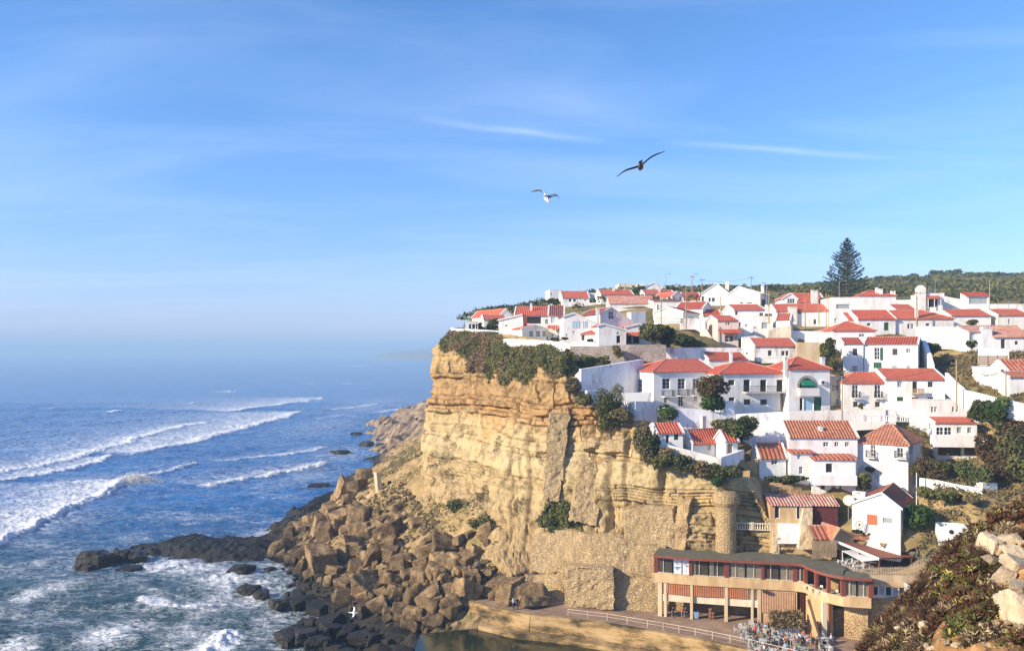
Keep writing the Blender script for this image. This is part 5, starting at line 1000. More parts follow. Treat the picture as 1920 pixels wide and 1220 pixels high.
# ------------------------------------------------------------------ vegetation made of leaf-sized faces
def leafmat(name, a, b_):
    m, n, l, b = newmat(name); b.inputs['Roughness'].default_value = 0.75; b.inputs['Specular IOR Level'].default_value = 0.2
    t = tex(n, l, 'Noise', 1.3, n.new('ShaderNodeNewGeometry').outputs['Position'], Detail=4); r = ramp(n, [(0.35, a), (0.65, b_)]); l.new(t.outputs[0], r.inputs[0]); l.new(r.outputs[0], b.inputs['Base Color']); return m
def hit_pt(px, py):
    Dv = np.linspace(100, 200, 400); X = (px - 960) / F * Dv; Z = HC + (HOR - py) / F * Dv; k = np.where(Z <= np.minimum(talus(X, Dv), 21))[0]; k = k[0] if len(k) else 150
    return Vector((X[k], Dv[k], Z[k]))
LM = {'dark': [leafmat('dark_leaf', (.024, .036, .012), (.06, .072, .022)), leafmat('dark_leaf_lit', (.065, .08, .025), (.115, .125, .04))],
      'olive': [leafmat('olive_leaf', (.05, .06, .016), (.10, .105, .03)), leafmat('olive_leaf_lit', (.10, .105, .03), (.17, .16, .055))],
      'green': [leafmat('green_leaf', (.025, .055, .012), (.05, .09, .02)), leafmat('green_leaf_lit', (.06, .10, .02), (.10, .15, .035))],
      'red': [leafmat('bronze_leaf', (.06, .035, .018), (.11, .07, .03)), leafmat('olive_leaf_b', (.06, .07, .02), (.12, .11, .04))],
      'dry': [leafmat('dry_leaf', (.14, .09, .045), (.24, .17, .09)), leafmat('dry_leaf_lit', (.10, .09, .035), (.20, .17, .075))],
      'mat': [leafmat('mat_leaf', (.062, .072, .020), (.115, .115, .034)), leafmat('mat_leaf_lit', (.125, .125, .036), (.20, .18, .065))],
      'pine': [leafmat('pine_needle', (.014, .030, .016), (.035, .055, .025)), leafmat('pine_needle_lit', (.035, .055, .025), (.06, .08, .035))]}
M['bark'] = mottle('grey_bark', [(0.3, (0.12, 0.09, 0.065)), (0.7, (0.28, 0.22, 0.16))], 4, 0.9, 0.5, 0.03)
def leaves(pts, size, nrm=None, aspect=1.8, spread=1.0):
    """pts Nx3 -> quads of the given size, loosely facing nrm"""
    n = len(pts); d = rng.normal(size=(n, 3)); d = d * spread + (nrm if nrm is not None else 0); d /= np.linalg.norm(d, axis=1, keepdims=True) + 1e-9
    u = np.cross(d, rng.normal(size=(n, 3))); u /= np.linalg.norm(u, axis=1, keepdims=True) + 1e-9; v = np.cross(d, u)
    s = (size * rng.uniform(.55, 1.35, n))[:, None]; u = u * s * aspect / 2; v = v * s / 2
    V = np.stack([pts - u, pts - v * .9, pts + u, pts + v * .9], 1).reshape(-1, 3); return V, np.arange(4 * n).reshape(n, 4)
def lobes_cloud(lobes, n, hollow=.55):
    vol = np.array([a * b * c for _, (a, b, c) in lobes]) ** .67; pick = rng.choice(len(lobes), n, p=vol / vol.sum())
    C_ = np.array([list(c) for c, _ in lobes])[pick]; S_ = np.array([list(r) for _, r in lobes])[pick]
    d = rng.normal(size=(n, 3)); d /= np.linalg.norm(d, axis=1, keepdims=True); rr = hollow + (1.06 - hollow) * rng.random(n) ** .6
    p = C_ + d * S_ * rr[:, None]; gap = vnoise(p / 0.45, 101) + .6 * vnoise(p / 1.1, 103); k = gap > -0.42
    return p[k], d[k], pick[k]
def bush(label, c, rad, n, kind, size, nl=9, group=None, cat='bush', name='bush', trunk=None, flower=None):
    c = Vector(c); rx, ry, rz = rad; lob = []
    for i in range(nl):
        a = rng.uniform(0, 2 * math.pi); q = rng.uniform(.25, .68); k = rng.uniform(.32, .55)
        lob.append((Vector((rx * q * math.cos(a), ry * q * math.sin(a), rz * rng.uniform(-.35, .62))), (rx * k, ry * k, rz * k * 1.1)))
    lob.append((Vector((0, 0, 0)), (rx * .6, ry * .6, rz * .68)))
    root = empty(name, c - Vector((0, 0, rz))); tag(root, label, cat, group)
    p, d, pk = lobes_cloud(lob, n); p = p + np.array([0, 0, rz]); V, Fc = leaves(p, size, d * .8)
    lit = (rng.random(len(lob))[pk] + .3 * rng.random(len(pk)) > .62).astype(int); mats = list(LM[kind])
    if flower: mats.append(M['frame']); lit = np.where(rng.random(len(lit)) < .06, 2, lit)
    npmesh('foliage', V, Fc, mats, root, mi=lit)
    mb = MB()
    if trunk: mb.tube([(0, 0, -trunk), (.1, 0, -trunk * .4), (.25, 0, rz * .6)], [.22, .17, .12], 8)
    for i in range(5 if not trunk else 6):
        q = lob[i][0] + Vector((0, 0, rz)); s0 = Vector((.1, 0, -.1 if not trunk else -trunk * .3)); mb.tube([s0, s0.lerp(q, .55) + Vector((0, 0, .1)), q], [.09, .06, .03], 5)
    mb.build('stem' if not trunk else 'trunk', M['bark'], root); return root
def bz(r, x0, x1, y0, y1, D, ry=None):
    px0, py0 = Q(r, x0, y0); px1, py1 = Q(r, x1, y1); c = P((px0 + px1) / 2, (py0 + py1) / 2, D); rx, rz = (px1 - px0) / 2 * D / F, (py1 - py0) / 2 * D / F; return c, (rx, ry or min(rx, rz * 1.6), rz)
BUSHES = [  # label, region box, depth, leaves, kind, leaf size
    ('dark rounded bush on the headland terrace', (1, 462, 588, 500, 612, 171), 1800, 'dark', .32), ('small pale plant beside the headland pavilion', (1, 386, 432, 525, 600, 169), 500, 'olive', .28),
    ('dark scrub clump where the skyline hill begins', (1, 470, 650, 390, 470, 226), 1500, 'dark', .42), ('dark scrub below the skyline boxes', (1, 1040, 1195, 302, 372, 236), 1600, 'dark', .42),
    ('leafy bush beside the beige skyline house', (2, 205, 350, 192, 272, 244), 1600, 'dark', .40), ('round dark clipped bush on the skyline', (2, 553, 632, 184, 238, 248), 1000, 'dark', .40),
    ('dark shrub behind the umbrella-shaped tree', (2, 470, 640, 560, 815, 141), 3800, 'dark', .30), ('dark creeping shrub covering the shaded slope', (2, 585, 900, 640, 775, 147), 4200, 'dark', .30), ('dry pale shrub on the grey stone wall', (2, 30, 140, 752, 870, 136), 1300, 'dry', .24),
    ('yellow-green shrub at the foot of the grey stone wall', (4, 255, 370, 110, 195, 132), 1300, 'olive', .24), ('dark ground shrub at the foot of the grey stone wall', (4, 90, 260, 120, 225, 132), 2000, 'dark', .26),
    ('oleander with white flowers below the mansion', (4, 755, 925, 520, 660, 118.5), 2600, 'green', .22), ('dark green shrubs at the foot of the red-leaved tree', (4, 1055, 1340, 440, 580, 119.9), 3000, 'green', .22), ('dark sprawling shrub over the white retaining wall', (4, 1235, 1560, 615, 840, 114.2), 5200, 'dark', .25), ('dry brown shrub against the white retaining wall', (4, 1180, 1330, 625, 720, 115.4), 1500, 'dry', .22),
    ('green tussock at the cliff edge left of the agaves', (4, 80, 235, 425, 530, 123), 2000, 'olive', .22), ('reddish dry shrub at the left end of the stained white wall', (4, 0, 130, 300, 440, 126), 2400, 'dry', .24), ('bushy green clump at the right end of the cliff-top plants', (4, -60, 70, 80, 300, 131), 3400, 'mat', .28),
    ('scrubby shrub on the bank beside the ochre retaining wall', (3, 305, 425, 808, 960, 136), 1700, 'olive', .26), ('small yellow-green shrub below the scrubby bank', (3, 365, 435, 960, 1040, 133), 900, 'olive', .24), ('low shrub on top of the ochre retaining wall', (3, 140, 210, 808, 845, 138), 500, 'dark', .24),
    ('dark shrub on the shaded top of the dry slope', (3, 1075, 1200, 835, 925, 141), 1600, 'dark', .28), ('shrub beside the wall corner above the dry slope', (3, 1375, 1470, 820, 880, 138), 700, 'dark', .26), ('bare grey bush behind the row houses', (3, 1380, 1470, 665, 712, 152), 700, 'olive', .26), ('round red-brown bush below the railed corner balcony', (5, 1045, 1325, 838, 1000, 108), 4600, 'red', .22),
    ('dark tree-like shrub behind the road wall', (5, 1445, 1590, 430, 590, 110), 2800, 'dark', .26), ('dense green shrub rising beside the road wall', (5, 1540, 1725, 405, 585, 109), 3400, 'green', .26),
    ('large dark shrub mass in the middle of the right bank', (5, 1480, 1840, 640, 1010, 107), 9500, 'red', .26), ('large dark shrub below the big mass on the right bank', (5, 1335, 1580, 860, 1060, 105.5), 5200, 'dark', .24), ('brownish shrub at the right edge below the road wall', (5, 1610, 1900, 520, 720, 109), 5200, 'red', .25), ('olive shrub on the right edge of the bank', (5, 1700, 2000, 800, 1030, 104.5), 4800, 'olive', .25),
    ('shaded shrub beside the deep-balcony house', (5, 635, 745, 945, 1070, 110), 1800, 'olive', .22), ('small clipped bush under the tall white corner house', (5, 695, 782, 900, 940, 112), 700, 'dark', .2), ('small round bush by the french-window house', (5, 645, 690, 445, 480, 121.5), 350, 'dark', .2), ('grey-green shrub below the low garden wall', (5, 1068, 1205, 1035, 1125, 105), 1900, 'olive', .22), ('yellowish grass shrub below the low garden wall', (5, 1195, 1430, 1062, 1165, 103), 2600, 'olive', .2), ('dry shrub at the end of the low garden wall', (5, 1400, 1510, 1090, 1160, 101.5), 1000, 'dry', .2),
    ('bright green shrub in the corner beside the white gabled house', (7, 745, 935, 175, 385, 102), 4200, 'green', .22), ('small dark shrub by the red slatted fence', (7, 620, 700, 335, 400, 103), 700, 'dark', .2), ('dark hedge along the yard of the white gabled house', (7, 370, 640, 350, 395, 103.5), 1300, 'dark', .2),
    ('potted shrub in front of the low cliff-edge cottages', (1, 1430, 1510, 680, 725, 140), 500, 'dark', .22), ('flowering shrub on the terrace of the shuttered house', (1, 1045, 1240, 672, 702, 148), 700, 'red', .24), ('low hedge of dry plants on the garden step wall', (6, 790, 1070, 108, 160, 111), 2600, 'dark', .2),
]
for lb, bx, nn, kd, sz in BUSHES:
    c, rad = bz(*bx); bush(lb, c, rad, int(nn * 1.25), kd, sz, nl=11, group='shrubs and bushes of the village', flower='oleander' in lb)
for i, (px, py, w_, h_) in enumerate(((838, 905, 30, 24), (880, 918, 34, 22), (925, 945, 34, 24), (855, 955, 26, 20), (965, 985, 26, 22), (905, 985, 26, 18))):
    p_ = hit_pt(px, py); bush(['brown dry shrub clinging to the foot of the cliff', 'yellowish dry shrub clinging to the foot of the cliff'][i % 2], p_, (w_ / F * p_.y, 1.3, h_ / F * p_.y), 1700, 'dry' if i % 2 == 0 else 'olive', .2, 9, 'dry shrubs at the foot of the cliff')
c, rad = bz(2, 300, 565, 548, 730, 138.5, 4.0); bush('umbrella-shaped tree with a pale forked trunk above the mansion', c, rad, 5200, 'olive', .26, 12, cat='tree', name='tree', trunk=4.6)
c, rad = bz(4, 1088, 1335, 268, 500, 119.8, 3.0); bush('broad tree with bronze-tinted leaves in front of the mansion', c, rad, 6500, 'red', .22, 14, cat='tree', name='tree', trunk=1.2)
# plants hanging over the brow of the cliff: nobody could count them
PXc = 960 + CS[..., 0] / CS[..., 1] * F; PYc = HOR - (CS[..., 2] - HC) / CS[..., 1] * F
zmask = lambda pl: inpoly(PXc.ravel(), PYc.ravel(), [(760 + x / 3.588, 600 + y / 3.588) for x, y in pl]).reshape(PXc.shape)
HANG = [(270, 60), (640, 90), (660, 130), (740, 150), (940, 160), (1040, 180), (1110, 205), (1160, 290), (1120, 350), (1060, 380), (990, 410), (930, 330), (880, 320), (850, 400), (800, 440), (730, 380), (690, 440), (640, 440), (610, 330), (560, 430), (540, 370), (480, 340), (420, 360), (400, 260), (330, 200), (260, 220), (228, 180)]
vis = ((nr * (np.array([0, 0, HC]) - CS)).sum(2) > -20)
def scatter(mask, n, size, kind, name, label, cat, spread=.9, thick=.25, red=None):
    w = mask.ravel().astype(float); area = np.linalg.norm(np.cross(np.gradient(CS, axis=0), np.gradient(CS, axis=1)), axis=2).ravel(); w = w * area
    if w.sum() == 0: return
    idx = rng.choice(len(w), n, p=w / w.sum()); p = CS.reshape(-1, 3)[idx] + rng.normal(size=(n, 3)) * .16; nn = nh.reshape(-1, 3)[idx]
    cl = fbm(p / np.array([1.6, 1.6, 3.0]), 111, 3); p = p + nn * (np.clip(cl + .35, 0, 1.3) * thick * rng.random(n))[:, None] * 2; p[:, 2] += .05
    V, Fc = leaves(p, size, nn * .9 + np.array([0, 0, .35]), 2.0, spread); mi = (cl + .5 * rng.normal(size=n) > .35).astype(int); mats = list(LM[kind])
    if red: mats.append(LM['dry'][0]); mi = np.where(fbm(p / np.array([3.0, 3.0, 9.0]), 115, 3) > red, 2, mi)
    o = npmesh(name, V, Fc, mats, mi=mi); tag(o, label, cat, kind='stuff')
inner = (rows > .06) & (PYc < 740); nz_ = fbm(pf / 1.4, 117, 3).reshape(Z_.shape)
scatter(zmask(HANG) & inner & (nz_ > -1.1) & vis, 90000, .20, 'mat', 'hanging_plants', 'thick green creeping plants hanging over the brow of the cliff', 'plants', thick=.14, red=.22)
grass = (Z_ < 26) & (Z_ > 8) & (fbm(pf / np.array([5, 5, 4.0]), 121, 4).reshape(Z_.shape) > .62) & (PXc > 800) & (PXc < 1420)
scatter(grass, 12000, .16, 'dry', 'cliff_grass', 'dry tufts of grass on the ledges of the cliff', 'grass', thick=.12)
gp = inpoly(PXc.ravel(), PYc.ravel(), [(1005, 978), (1030, 945), (1062, 940), (1078, 955), (1096, 1000), (1060, 990), (1040, 1000)]).reshape(PXc.shape)
scatter(gp, 3200, .24, 'olive', 'hanging_plant', 'green plant cascading below the tall narrow buttress', 'plants', thick=.5)
# shrubs in a band along the slope under the cottages
BAND = [(250, 470, 370, 810, 119.3, 4200, 'olive'), (330, 440, 560, 640, 118.8, 1300, 'mat'), (400, 560, 555, 640, 117.8, 2000, 'dry'), (540, 700, 640, 930, 113.6, 3600, 'dry'), (640, 780, 780, 920, 112, 2200, 'dark'), (600, 730, 850, 1010, 111.6, 2200, 'dry'), (760, 900, 850, 980, 110.6, 2200, 'dry'), (700, 900, 930, 1030, 110, 2600, 'olive'), (880, 1040, 930, 1060, 109.2, 2400, 'dark'), (1000, 1190, 985, 1090, 108.2, 2400, 'dry'), (1120, 1310, 1010, 1130, 107.6, 2800, 'olive'), (1180, 1300, 1090, 1200, 107.2, 1600, 'green'), (1290, 1420, 1010, 1110, 107.4, 1400, 'dark')]
WORDS = {'mat': 'green', 'dry': 'brown', 'dark': 'dark', 'olive': 'olive', 'green': 'bright green'}
ORD = ['hanging in a long strip right of the agaves', 'tucked between the two agaves', 'on the cliff edge below the tall terrace corner', 'on the steep corner left of the low cottage', 'just under the door of the low cottage', 'spilling down the rock below the low cottage', 'under the left part of the sloping parapet', 'creeping over the bare rock knob', 'under the middle of the sloping parapet', 'under the right part of the sloping parapet', 'under the corner of the end cottage', 'on the ledge above the round tower', 'beside the stone steps']
for (x0, x1, y0, y1, D, nn, kd), wd in zip(BAND, ORD):
    c, rad = bz(4, x0 - 12, x1 + 12, y0 - 6, y1 + 6, D, 1.7); bush(WORDS[kd] + ' shrub ' + wd, c, rad, int(nn * 1.5), kd, .19, 14, group='shrubs along the cliff slope')
# agaves
def agave(label, px, py, D, h, n=34):
    root = empty('agave', P(px, py, D)); tag(root, label, 'agave', 'agaves on the cliff edge'); mb = MB()
    for i in range(n):
        a = i * 2.4; t = (i / n); el = R(82 - 62 * t + rng.uniform(-6, 6)); L_ = h * (.75 + .35 * rng.random()); u = Vector((math.cos(a), math.sin(a), 0)); s = Vector((-u.y, u.x, 0)); pr = None
        for k in range(6):
            q = k / 5; e = el - .5 * q * q * t; p = u * (L_ * q * math.cos(e)) + Vector((0, 0, L_ * q * math.sin(e))); w = .15 * (1 - q) ** .7 * (1 if k else .7) + .004
            if pr: mb.face([pr[0] - s * pr[1], pr[0] + Vector((0, 0, -.03)), p + Vector((0, 0, -.03)), p - s * w]); mb.face([pr[0] + Vector((0, 0, -.03)), pr[0] + s * pr[1], p + s * w, p + Vector((0, 0, -.03))])
            pr = (p, w)
    mb.build('leaves', LM['agave'][0], root)
LM['agave'] = [leafmat('agave_leaf', (.10, .13, .09), (.20, .22, .16))]
agave('tall spiky agave on the cliff edge left of the terrace corner', *Q(4, 340, 545), 121, 2.9, 40); agave('smaller agave with wide arching leaves right of the tall one', *Q(4, 430, 560), 120, 2.2, 34); agave('young agave low on the cliff edge beside the short white wall', *Q(4, 290, 520), 121.5, 1.5, 24)
# Norfolk pine
def pine(label, px, pt, pb, D):
    T, B_ = P(px, pt, D), P(px, pb, D); Hh = T.z - B_.z; root = empty('norfolk_pine', B_); tag(root, label, 'tree'); mb = MB(); mb.tube([(0, 0, -2), (0, 0, Hh * .6), (0, 0, Hh)], [.34, .2, .04], 8); mb.build('trunk', M['bark'], root)
    pts, nn = [], []; br = MB(); z = Hh * .06; tier = 0
    while z < Hh * .985:
        f = 1 - z / Hh; L_ = (0.46 * f ** .92 + .014) * Hh * rng.uniform(.88, 1.08) * (0.92 if f > .93 else 1); nb = 6 if f > .12 else 4; a0 = rng.uniform(0, 6)
        for i in range(nb):
            a = a0 + i * 2 * math.pi / nb + rng.uniform(-.2, .2); l_ = L_ * rng.uniform(.78, 1.08); u = np.array([math.cos(a), math.sin(a), 0]); s = np.array([-u[1], u[0], 0])
            up = .10 + .26 * (1 - f); q = [np.array([0, 0, z]) + u * l_ * t + np.array([0, 0, l_ * (up * t + .22 * t * t)]) for t in (0, .35, .7, 1)]; br.tube(q, [.07 * f + .02, .05 * f + .015, .03, .012], 4, cap=False)
            m_ = int(14 + 58 * l_ / 5); t = rng.random(m_) ** .75 * .95 + .06; b0 = np.array([0, 0, z])[None] + u[None] * (l_ * t)[:, None] + np.array([0, 0, 1])[None] * (l_ * (up * t + .22 * t * t))[:, None]
            off = rng.normal(size=m_) * .17 * l_ * (1.15 - t) ** .7; p = b0 + s[None] * off[:, None] + np.array([0, 0, 1])[None] * (.05 + np.abs(off) * .35 + rng.normal(size=m_) * .05)[:, None]; pts.append(p)
        z += Hh * (.034 + .020 * f) ; tier += 1
    br.build('branches', M['bark'], root); p = np.concatenate(pts); V, Fc = leaves(p, .25, None, 2.2); npmesh('needles', V, Fc, LM['pine'], root, mi=(rng.random(len(p)) > .6).astype(int))
pine('tall symmetrical Norfolk pine rising above the skyline roofs', 1588, 446, 566, 214)
# scrub over the hills behind: one uncountable mass, with the trees that stand out of it as things
def gmesh(n, x0, x1, y0, y1, thr):
    x = rng.uniform(x0, x1, n); y = rng.uniform(y0, y1, n); k = fbm(np.stack([x, y, 0 * x], 1) / 16, 131, 4) > thr; return x[k], y[k]
x, y = gmesh(4200, 20, 330, 225, 470, -.2); k = (x / y > .02) & (x / y < .95); x, y = x[k], y[k]; z = ground(x, y) + .7
cen = np.stack([x, y, z], 1); rep = np.repeat(cen, 22, 0); q = rng.normal(size=rep.shape); q /= np.linalg.norm(q, axis=1, keepdims=True); sz = np.repeat(rng.uniform(.7, 2.2, len(x)), 22); q[:, 2] = np.abs(q[:, 2]) * .75
V, Fc = leaves(rep + q * sz[:, None], .8, q, 1.5); kind = np.repeat((fbm(cen / 20, 135, 3) + .4 * rng.normal(size=len(cen)) > .15).astype(int), 22)
o = npmesh('scrub', V, Fc, [LM['olive'][0], LM['olive'][1]], mi=kind); tag(o, 'dark green scrub covering the hills behind the village', 'scrub', kind='stuff')
x, y = gmesh(1500, -14, 60, 215, 330, -.3); k = x / y < .09; x, y = x[k], y[k]; z = ground(x, y) + .5; cen = np.stack([x, y, z], 1); rep = np.repeat(cen, 18, 0); q = rng.normal(size=rep.shape); q[:, 2] = np.abs(q[:, 2]) * .6
V, Fc = leaves(rep + q * .7, .6, q, 1.5); o = npmesh('scrub', V, Fc, [LM['dark'][1], LM['olive'][0]], mi=(rng.random(len(rep)) > .5).astype(int)); tag(o, 'dark scrub on the hill crest behind the headland houses', 'scrub', kind='stuff')
HT = [(1655, 524, 16, 6), (1684, 522, 12, 6), (1712, 518, 10, 5), (1757, 515, 12, 8), (1791, 517, 17, 11), (1640, 530, 10, 5), (1735, 522, 12, 5), (1610, 538, 14, 6), (1560, 546, 14, 5), (1830, 528, 12, 4)]
for i, (px, py, w, h_) in enumerate(HT):
    D = 405; c = P(px, py, D); rad = (w * D / F, w * D / F * .8, h_ * D / F)
    bush(['wide flat-topped tree on the far skyline hill', 'rounded dark tree on the far skyline hill'][i % 2], c, rad, 900, 'dark', .7, 8, 'trees on the far skyline hill', 'tree', 'hill_tree', trunk=3.5)
# dry plants on the steep bank between the houses
x, y = gmesh(9000, 50, 96, 98, 150, -.5); z = ground(x, y); cen = np.stack([x, y, z], 1); rep = np.repeat(cen, 10, 0) + rng.normal(size=(len(cen) * 10, 3)) * np.array([.35, .35, .12]); V, Fc = leaves(rep + np.array([0, 0, .12]), .2, np.array([0, -.3, .6]), 2.2)
o = npmesh('dry_grass', V, Fc, LM['dry'] + [LM['olive'][0]], mi=rng.choice(3, len(rep), p=[.45, .35, .2])); tag(o, 'dry grass and weeds on the banks between the houses', 'grass', kind='stuff')
# ------------------------------------------------------------------ fallen blocks, boulders and reefs
def rockmat(name, stops, wet=True, z0=2.6, z1=5.4):
    m, n, l, b = newmat(name); b.inputs['Roughness'].default_value = 0.9; b.inputs['Specular IOR Level'].default_value = 0.25
    g = n.new('ShaderNodeNewGeometry'); oi = n.new('ShaderNodeObjectInfo'); t = tex(n, l, 'Noise', 0.7, g.outputs['Position'], Detail=9, Roughness=0.7); r = ramp(n, stops); l.new(t.outputs[0], r.inputs[0])
    tone = ramp(n, [(0, (.52, .49, .47)), (.5, (.95, .92, .88)), (1, (1.32, 1.26, 1.18))]); l.new(oi.outputs['Random'], tone.inputs[0]); c = mixc(n, l, 1.0, r.outputs[0], tone.outputs[0], 'MULTIPLY')
    if wet:
        sp = n.new('ShaderNodeSeparateXYZ'); l.new(g.outputs['Position'], sp.inputs[0]); c = wetmix(n, l, sp, c, (0.022, 0.020, 0.017), z0, z1, t.outputs[0])
    l.new(c, b.inputs['Base Color']); t3 = tex(n, l, 'Noise', 2.6, g.outputs['Position'], Detail=6, Roughness=.7); bump(n, l, b, t3.outputs[0], 1.0, 0.28); return m
M['boulder'] = rockmat('brown_boulder', [(0.32, (0.085, 0.056, 0.030)), (0.46, (0.19, 0.128, 0.066)), (0.58, (0.32, 0.225, 0.12)), (0.72, (0.45, 0.34, 0.20))])
M['darkrock'] = rockmat('wet_black_rock', [(0.3, (0.012, 0.012, 0.012)), (0.6, (0.04, 0.036, 0.03)), (0.8, (0.09, 0.075, 0.055))], False); M['darkrock'].node_tree.nodes['Principled BSDF'].inputs['Roughness'].default_value = .55
M['palerock'] = rockmat('pale_limestone', [(0.3, (0.40, 0.30, 0.19)), (0.5, (0.58, 0.47, 0.33)), (0.72, (0.68, 0.58, 0.44))], False)
def sphere_dirs(n):
    g = np.linspace(-1, 1, n); V, Fc, k = [], [], 0
    for ax in range(3):
        for sg in (-1, 1):
            a, b = np.meshgrid(g, g); p = np.zeros((n * n, 3)); p[:, ax] = sg; p[:, (ax + 1) % 3] = np.tan(a.ravel() * .785); p[:, (ax + 2) % 3] = np.tan(b.ravel() * .785) * sg
            V.append(p); f = gridfaces(n, n) + k; Fc.append(f); k += n * n
    V = np.concatenate(V); V /= np.linalg.norm(V, axis=1, keepdims=True); key = {}; idx = np.zeros(len(V), int); out = []
    for i, p in enumerate(np.round(V, 5)):
        t = tuple(p)
        if t not in key: key[t] = len(out); out.append(V[i])
        idx[i] = key[t]
    return np.array(out), idx[np.concatenate(Fc)]
DIR, DF = sphere_dirs(12); DIRF, DFF = sphere_dirs(22)
def rockmesh(name, seed, blocky=.8, ex=(1, 1, 1), rough=.05, extra=9, mat='boulder', fine=False):
    d_, f_ = (DIRF, DFF) if fine else (DIR, DF); g = np.random.default_rng(seed); N_, Hh = [], []
    q, _ = np.linalg.qr(g.normal(size=(3, 3)) * .12 + np.eye(3))
    for k in range(3):
        for s in (-1, 1): N_.append(q[k] * s + g.normal(size=3) * .11); Hh.append(ex[k] * g.uniform(.8, 1.05))
    for _ in range(extra): v = g.normal(size=3); v /= np.linalg.norm(v); N_.append(v); Hh.append(g.uniform(.86, 1.2) * np.linalg.norm(v * np.array(ex)) * (1.06 + .25 * blocky))
    N_ = np.array(N_); N_ /= np.linalg.norm(N_, axis=1, keepdims=True); dt = d_ @ N_.T; rr = np.where(dt > .02, np.array(Hh)[None] / np.maximum(dt, .02), 9); k_ = 20
    r = (np.mean((1 / np.minimum(rr, 9)) ** k_ * rr.shape[1], axis=1)) ** (-1 / k_)
    V = d_ * r[:, None]; V = V * (1 + rough * fbm(V * 2.2 + seed, 301, 4)[:, None]); me = npmesh(name, V, f_, M[mat]); data = me.data; bpy.data.objects.remove(me); return data
PROTO = [rockmesh('boulder', 10 + i, .8, (1, g_[0], g_[1])) for i, g_ in enumerate([(1, 1), (.8, .7), (.75, .9), (1, .6), (.6, .8), (.9, .8), (.7, .55), (1, .85), (.85, .65), (.55, .6), (.9, 1), (.7, .7)])]
TALL = [rockmesh('boulder', 40 + i, .9, (.62, .6, 1.1), .04, 4) for i in range(3)]; BIGR = [rockmesh('boulder', 60 + i, .9, e_, .06, 5, fine=True) for i, e_ in enumerate([(1, .8, .75), (1, .7, .9), (1, .9, .6), (.9, .8, 1), (1, .75, .55)])]
def tz_at(x, y): return float(np.minimum(talus([x], [y])[0], 21))
def hit(px, py, d0=96, d1=330):
    Dv = np.linspace(d0, d1, 500); X = (px - 960) / F * Dv; Z = HC + (HOR - py) / F * Dv; k = np.where(Z <= np.minimum(talus(X, Dv), 21))[0]
    return Vector((X[k[0]], Dv[k[0]], Z[k[0]])) if len(k) else None
GB = 'fallen boulders at the foot of the cliff'
def put_rock(data, loc, s, rot, label, group=GB, name='boulder', cat='boulder', sink=.25):
    o = bpy.data.objects.new(name, data); COL.objects.link(o); o.location = Vector(loc) + Vector((0, 0, s[2] * (1 - sink) * .8)); o.scale = s; o.rotation_euler = rot; tag(o, label, cat, group); return o
BIGS = [  # x, y (region 9), width, kind, label
    (125, 750, 112, 0, 'big square-cut block at the seaward corner of the rock pile'), (160, 668, 50, 0, 0), (240, 612, 52, 1, 0), (212, 642, 46, 0, 0), (300, 640, 84, 1, 0), (335, 672, 80, 0, 0), (262, 752, 92, 0, 0), (320, 812, 135, 0, 'broad pale-topped block leaning above the black rocks'), (182, 786, 64, 0, 0), (212, 836, 60, 1, 0), (256, 866, 62, 0, 0), (352, 566, 78, 0, 0), (405, 590, 78, 0, 0), (440, 506, 62, 0, 0), (425, 465, 82, 0, 'cube-shaped block below the drum-shaped rock'), (478, 450, 76, 0, 'tilted block touching the drum-shaped rock'), (490, 590, 92, 0, 'light flat-topped slab in the middle of the rock pile'), (505, 650, 96, 0, 0), (628, 660, 118, 0, 'large rough-faced block with a flat top in the upper pile'), (556, 780, 100, 1, 'tall curved block standing upright in the middle of the pile'), (440, 708, 92, 0, 0), (600, 606, 64, 0, 0), (690, 596, 46, 0, 0), (760, 616, 62, 0, 0), (650, 722, 78, 1, 0), (528, 920, 142, 0, 'long low block lying near the black waterline rocks'), (428, 918, 92, 0, 0), (624, 868, 72, 0, 'reddish pointed boulder in the front of the pile'), (612, 936, 68, 0, 0), (726, 862, 72, 0, 0), (782, 884, 62, 0, 0), (700, 826, 80, 0, 0), (765, 972, 104, 0, 0), (846, 1000, 84, 0, 0), (748, 1072, 104, 0, 'lowest large boulder in front of the sea wall'), (862, 1086, 84, 0, 'square boulder beside the end of the sea wall'), (916, 1094, 34, 0, 0), (895, 910, 80, 1, 'upright pillar-like block beside the walkway end'), (992, 950, 120, 0, 'massive dark-sided block at the end of the walkway'), (1022, 880, 92, 0, 'flat-topped block with two people near it'), (900, 730, 118, 0, 'large wedge-shaped block leaning on the cliff foot'), (870, 808, 84, 0, 0), (958, 800, 82, 0, 0), (1046, 745, 66, 0, 0), (1092, 660, 72, 0, 0), (1022, 668, 44, 0, 0), (970, 700, 62, 0, 0), (1102, 716, 46, 1, 'narrow upright stone below the cliff ledge'), (1140, 968, 74, 0, 0), (1104, 948, 72, 0, 0), (1190, 968, 84, 0, 0), (640, 760, 72, 0, 0), (482, 748, 62, 0, 0), (560, 850, 44, 0, 0), (662, 940, 74, 0, 0), (690, 1016, 72, 0, 0), (632, 1036, 62, 0, 0), (560, 1016, 52, 0, 0), (390, 640, 60, 0, 0), (420, 770, 62, 0, 0), (380, 840, 66, 0, 0), (820, 720, 56, 0, 0), (840, 870, 60, 0, 0), (1060, 820, 52, 0, 0)]
rr_ = random.Random(3)
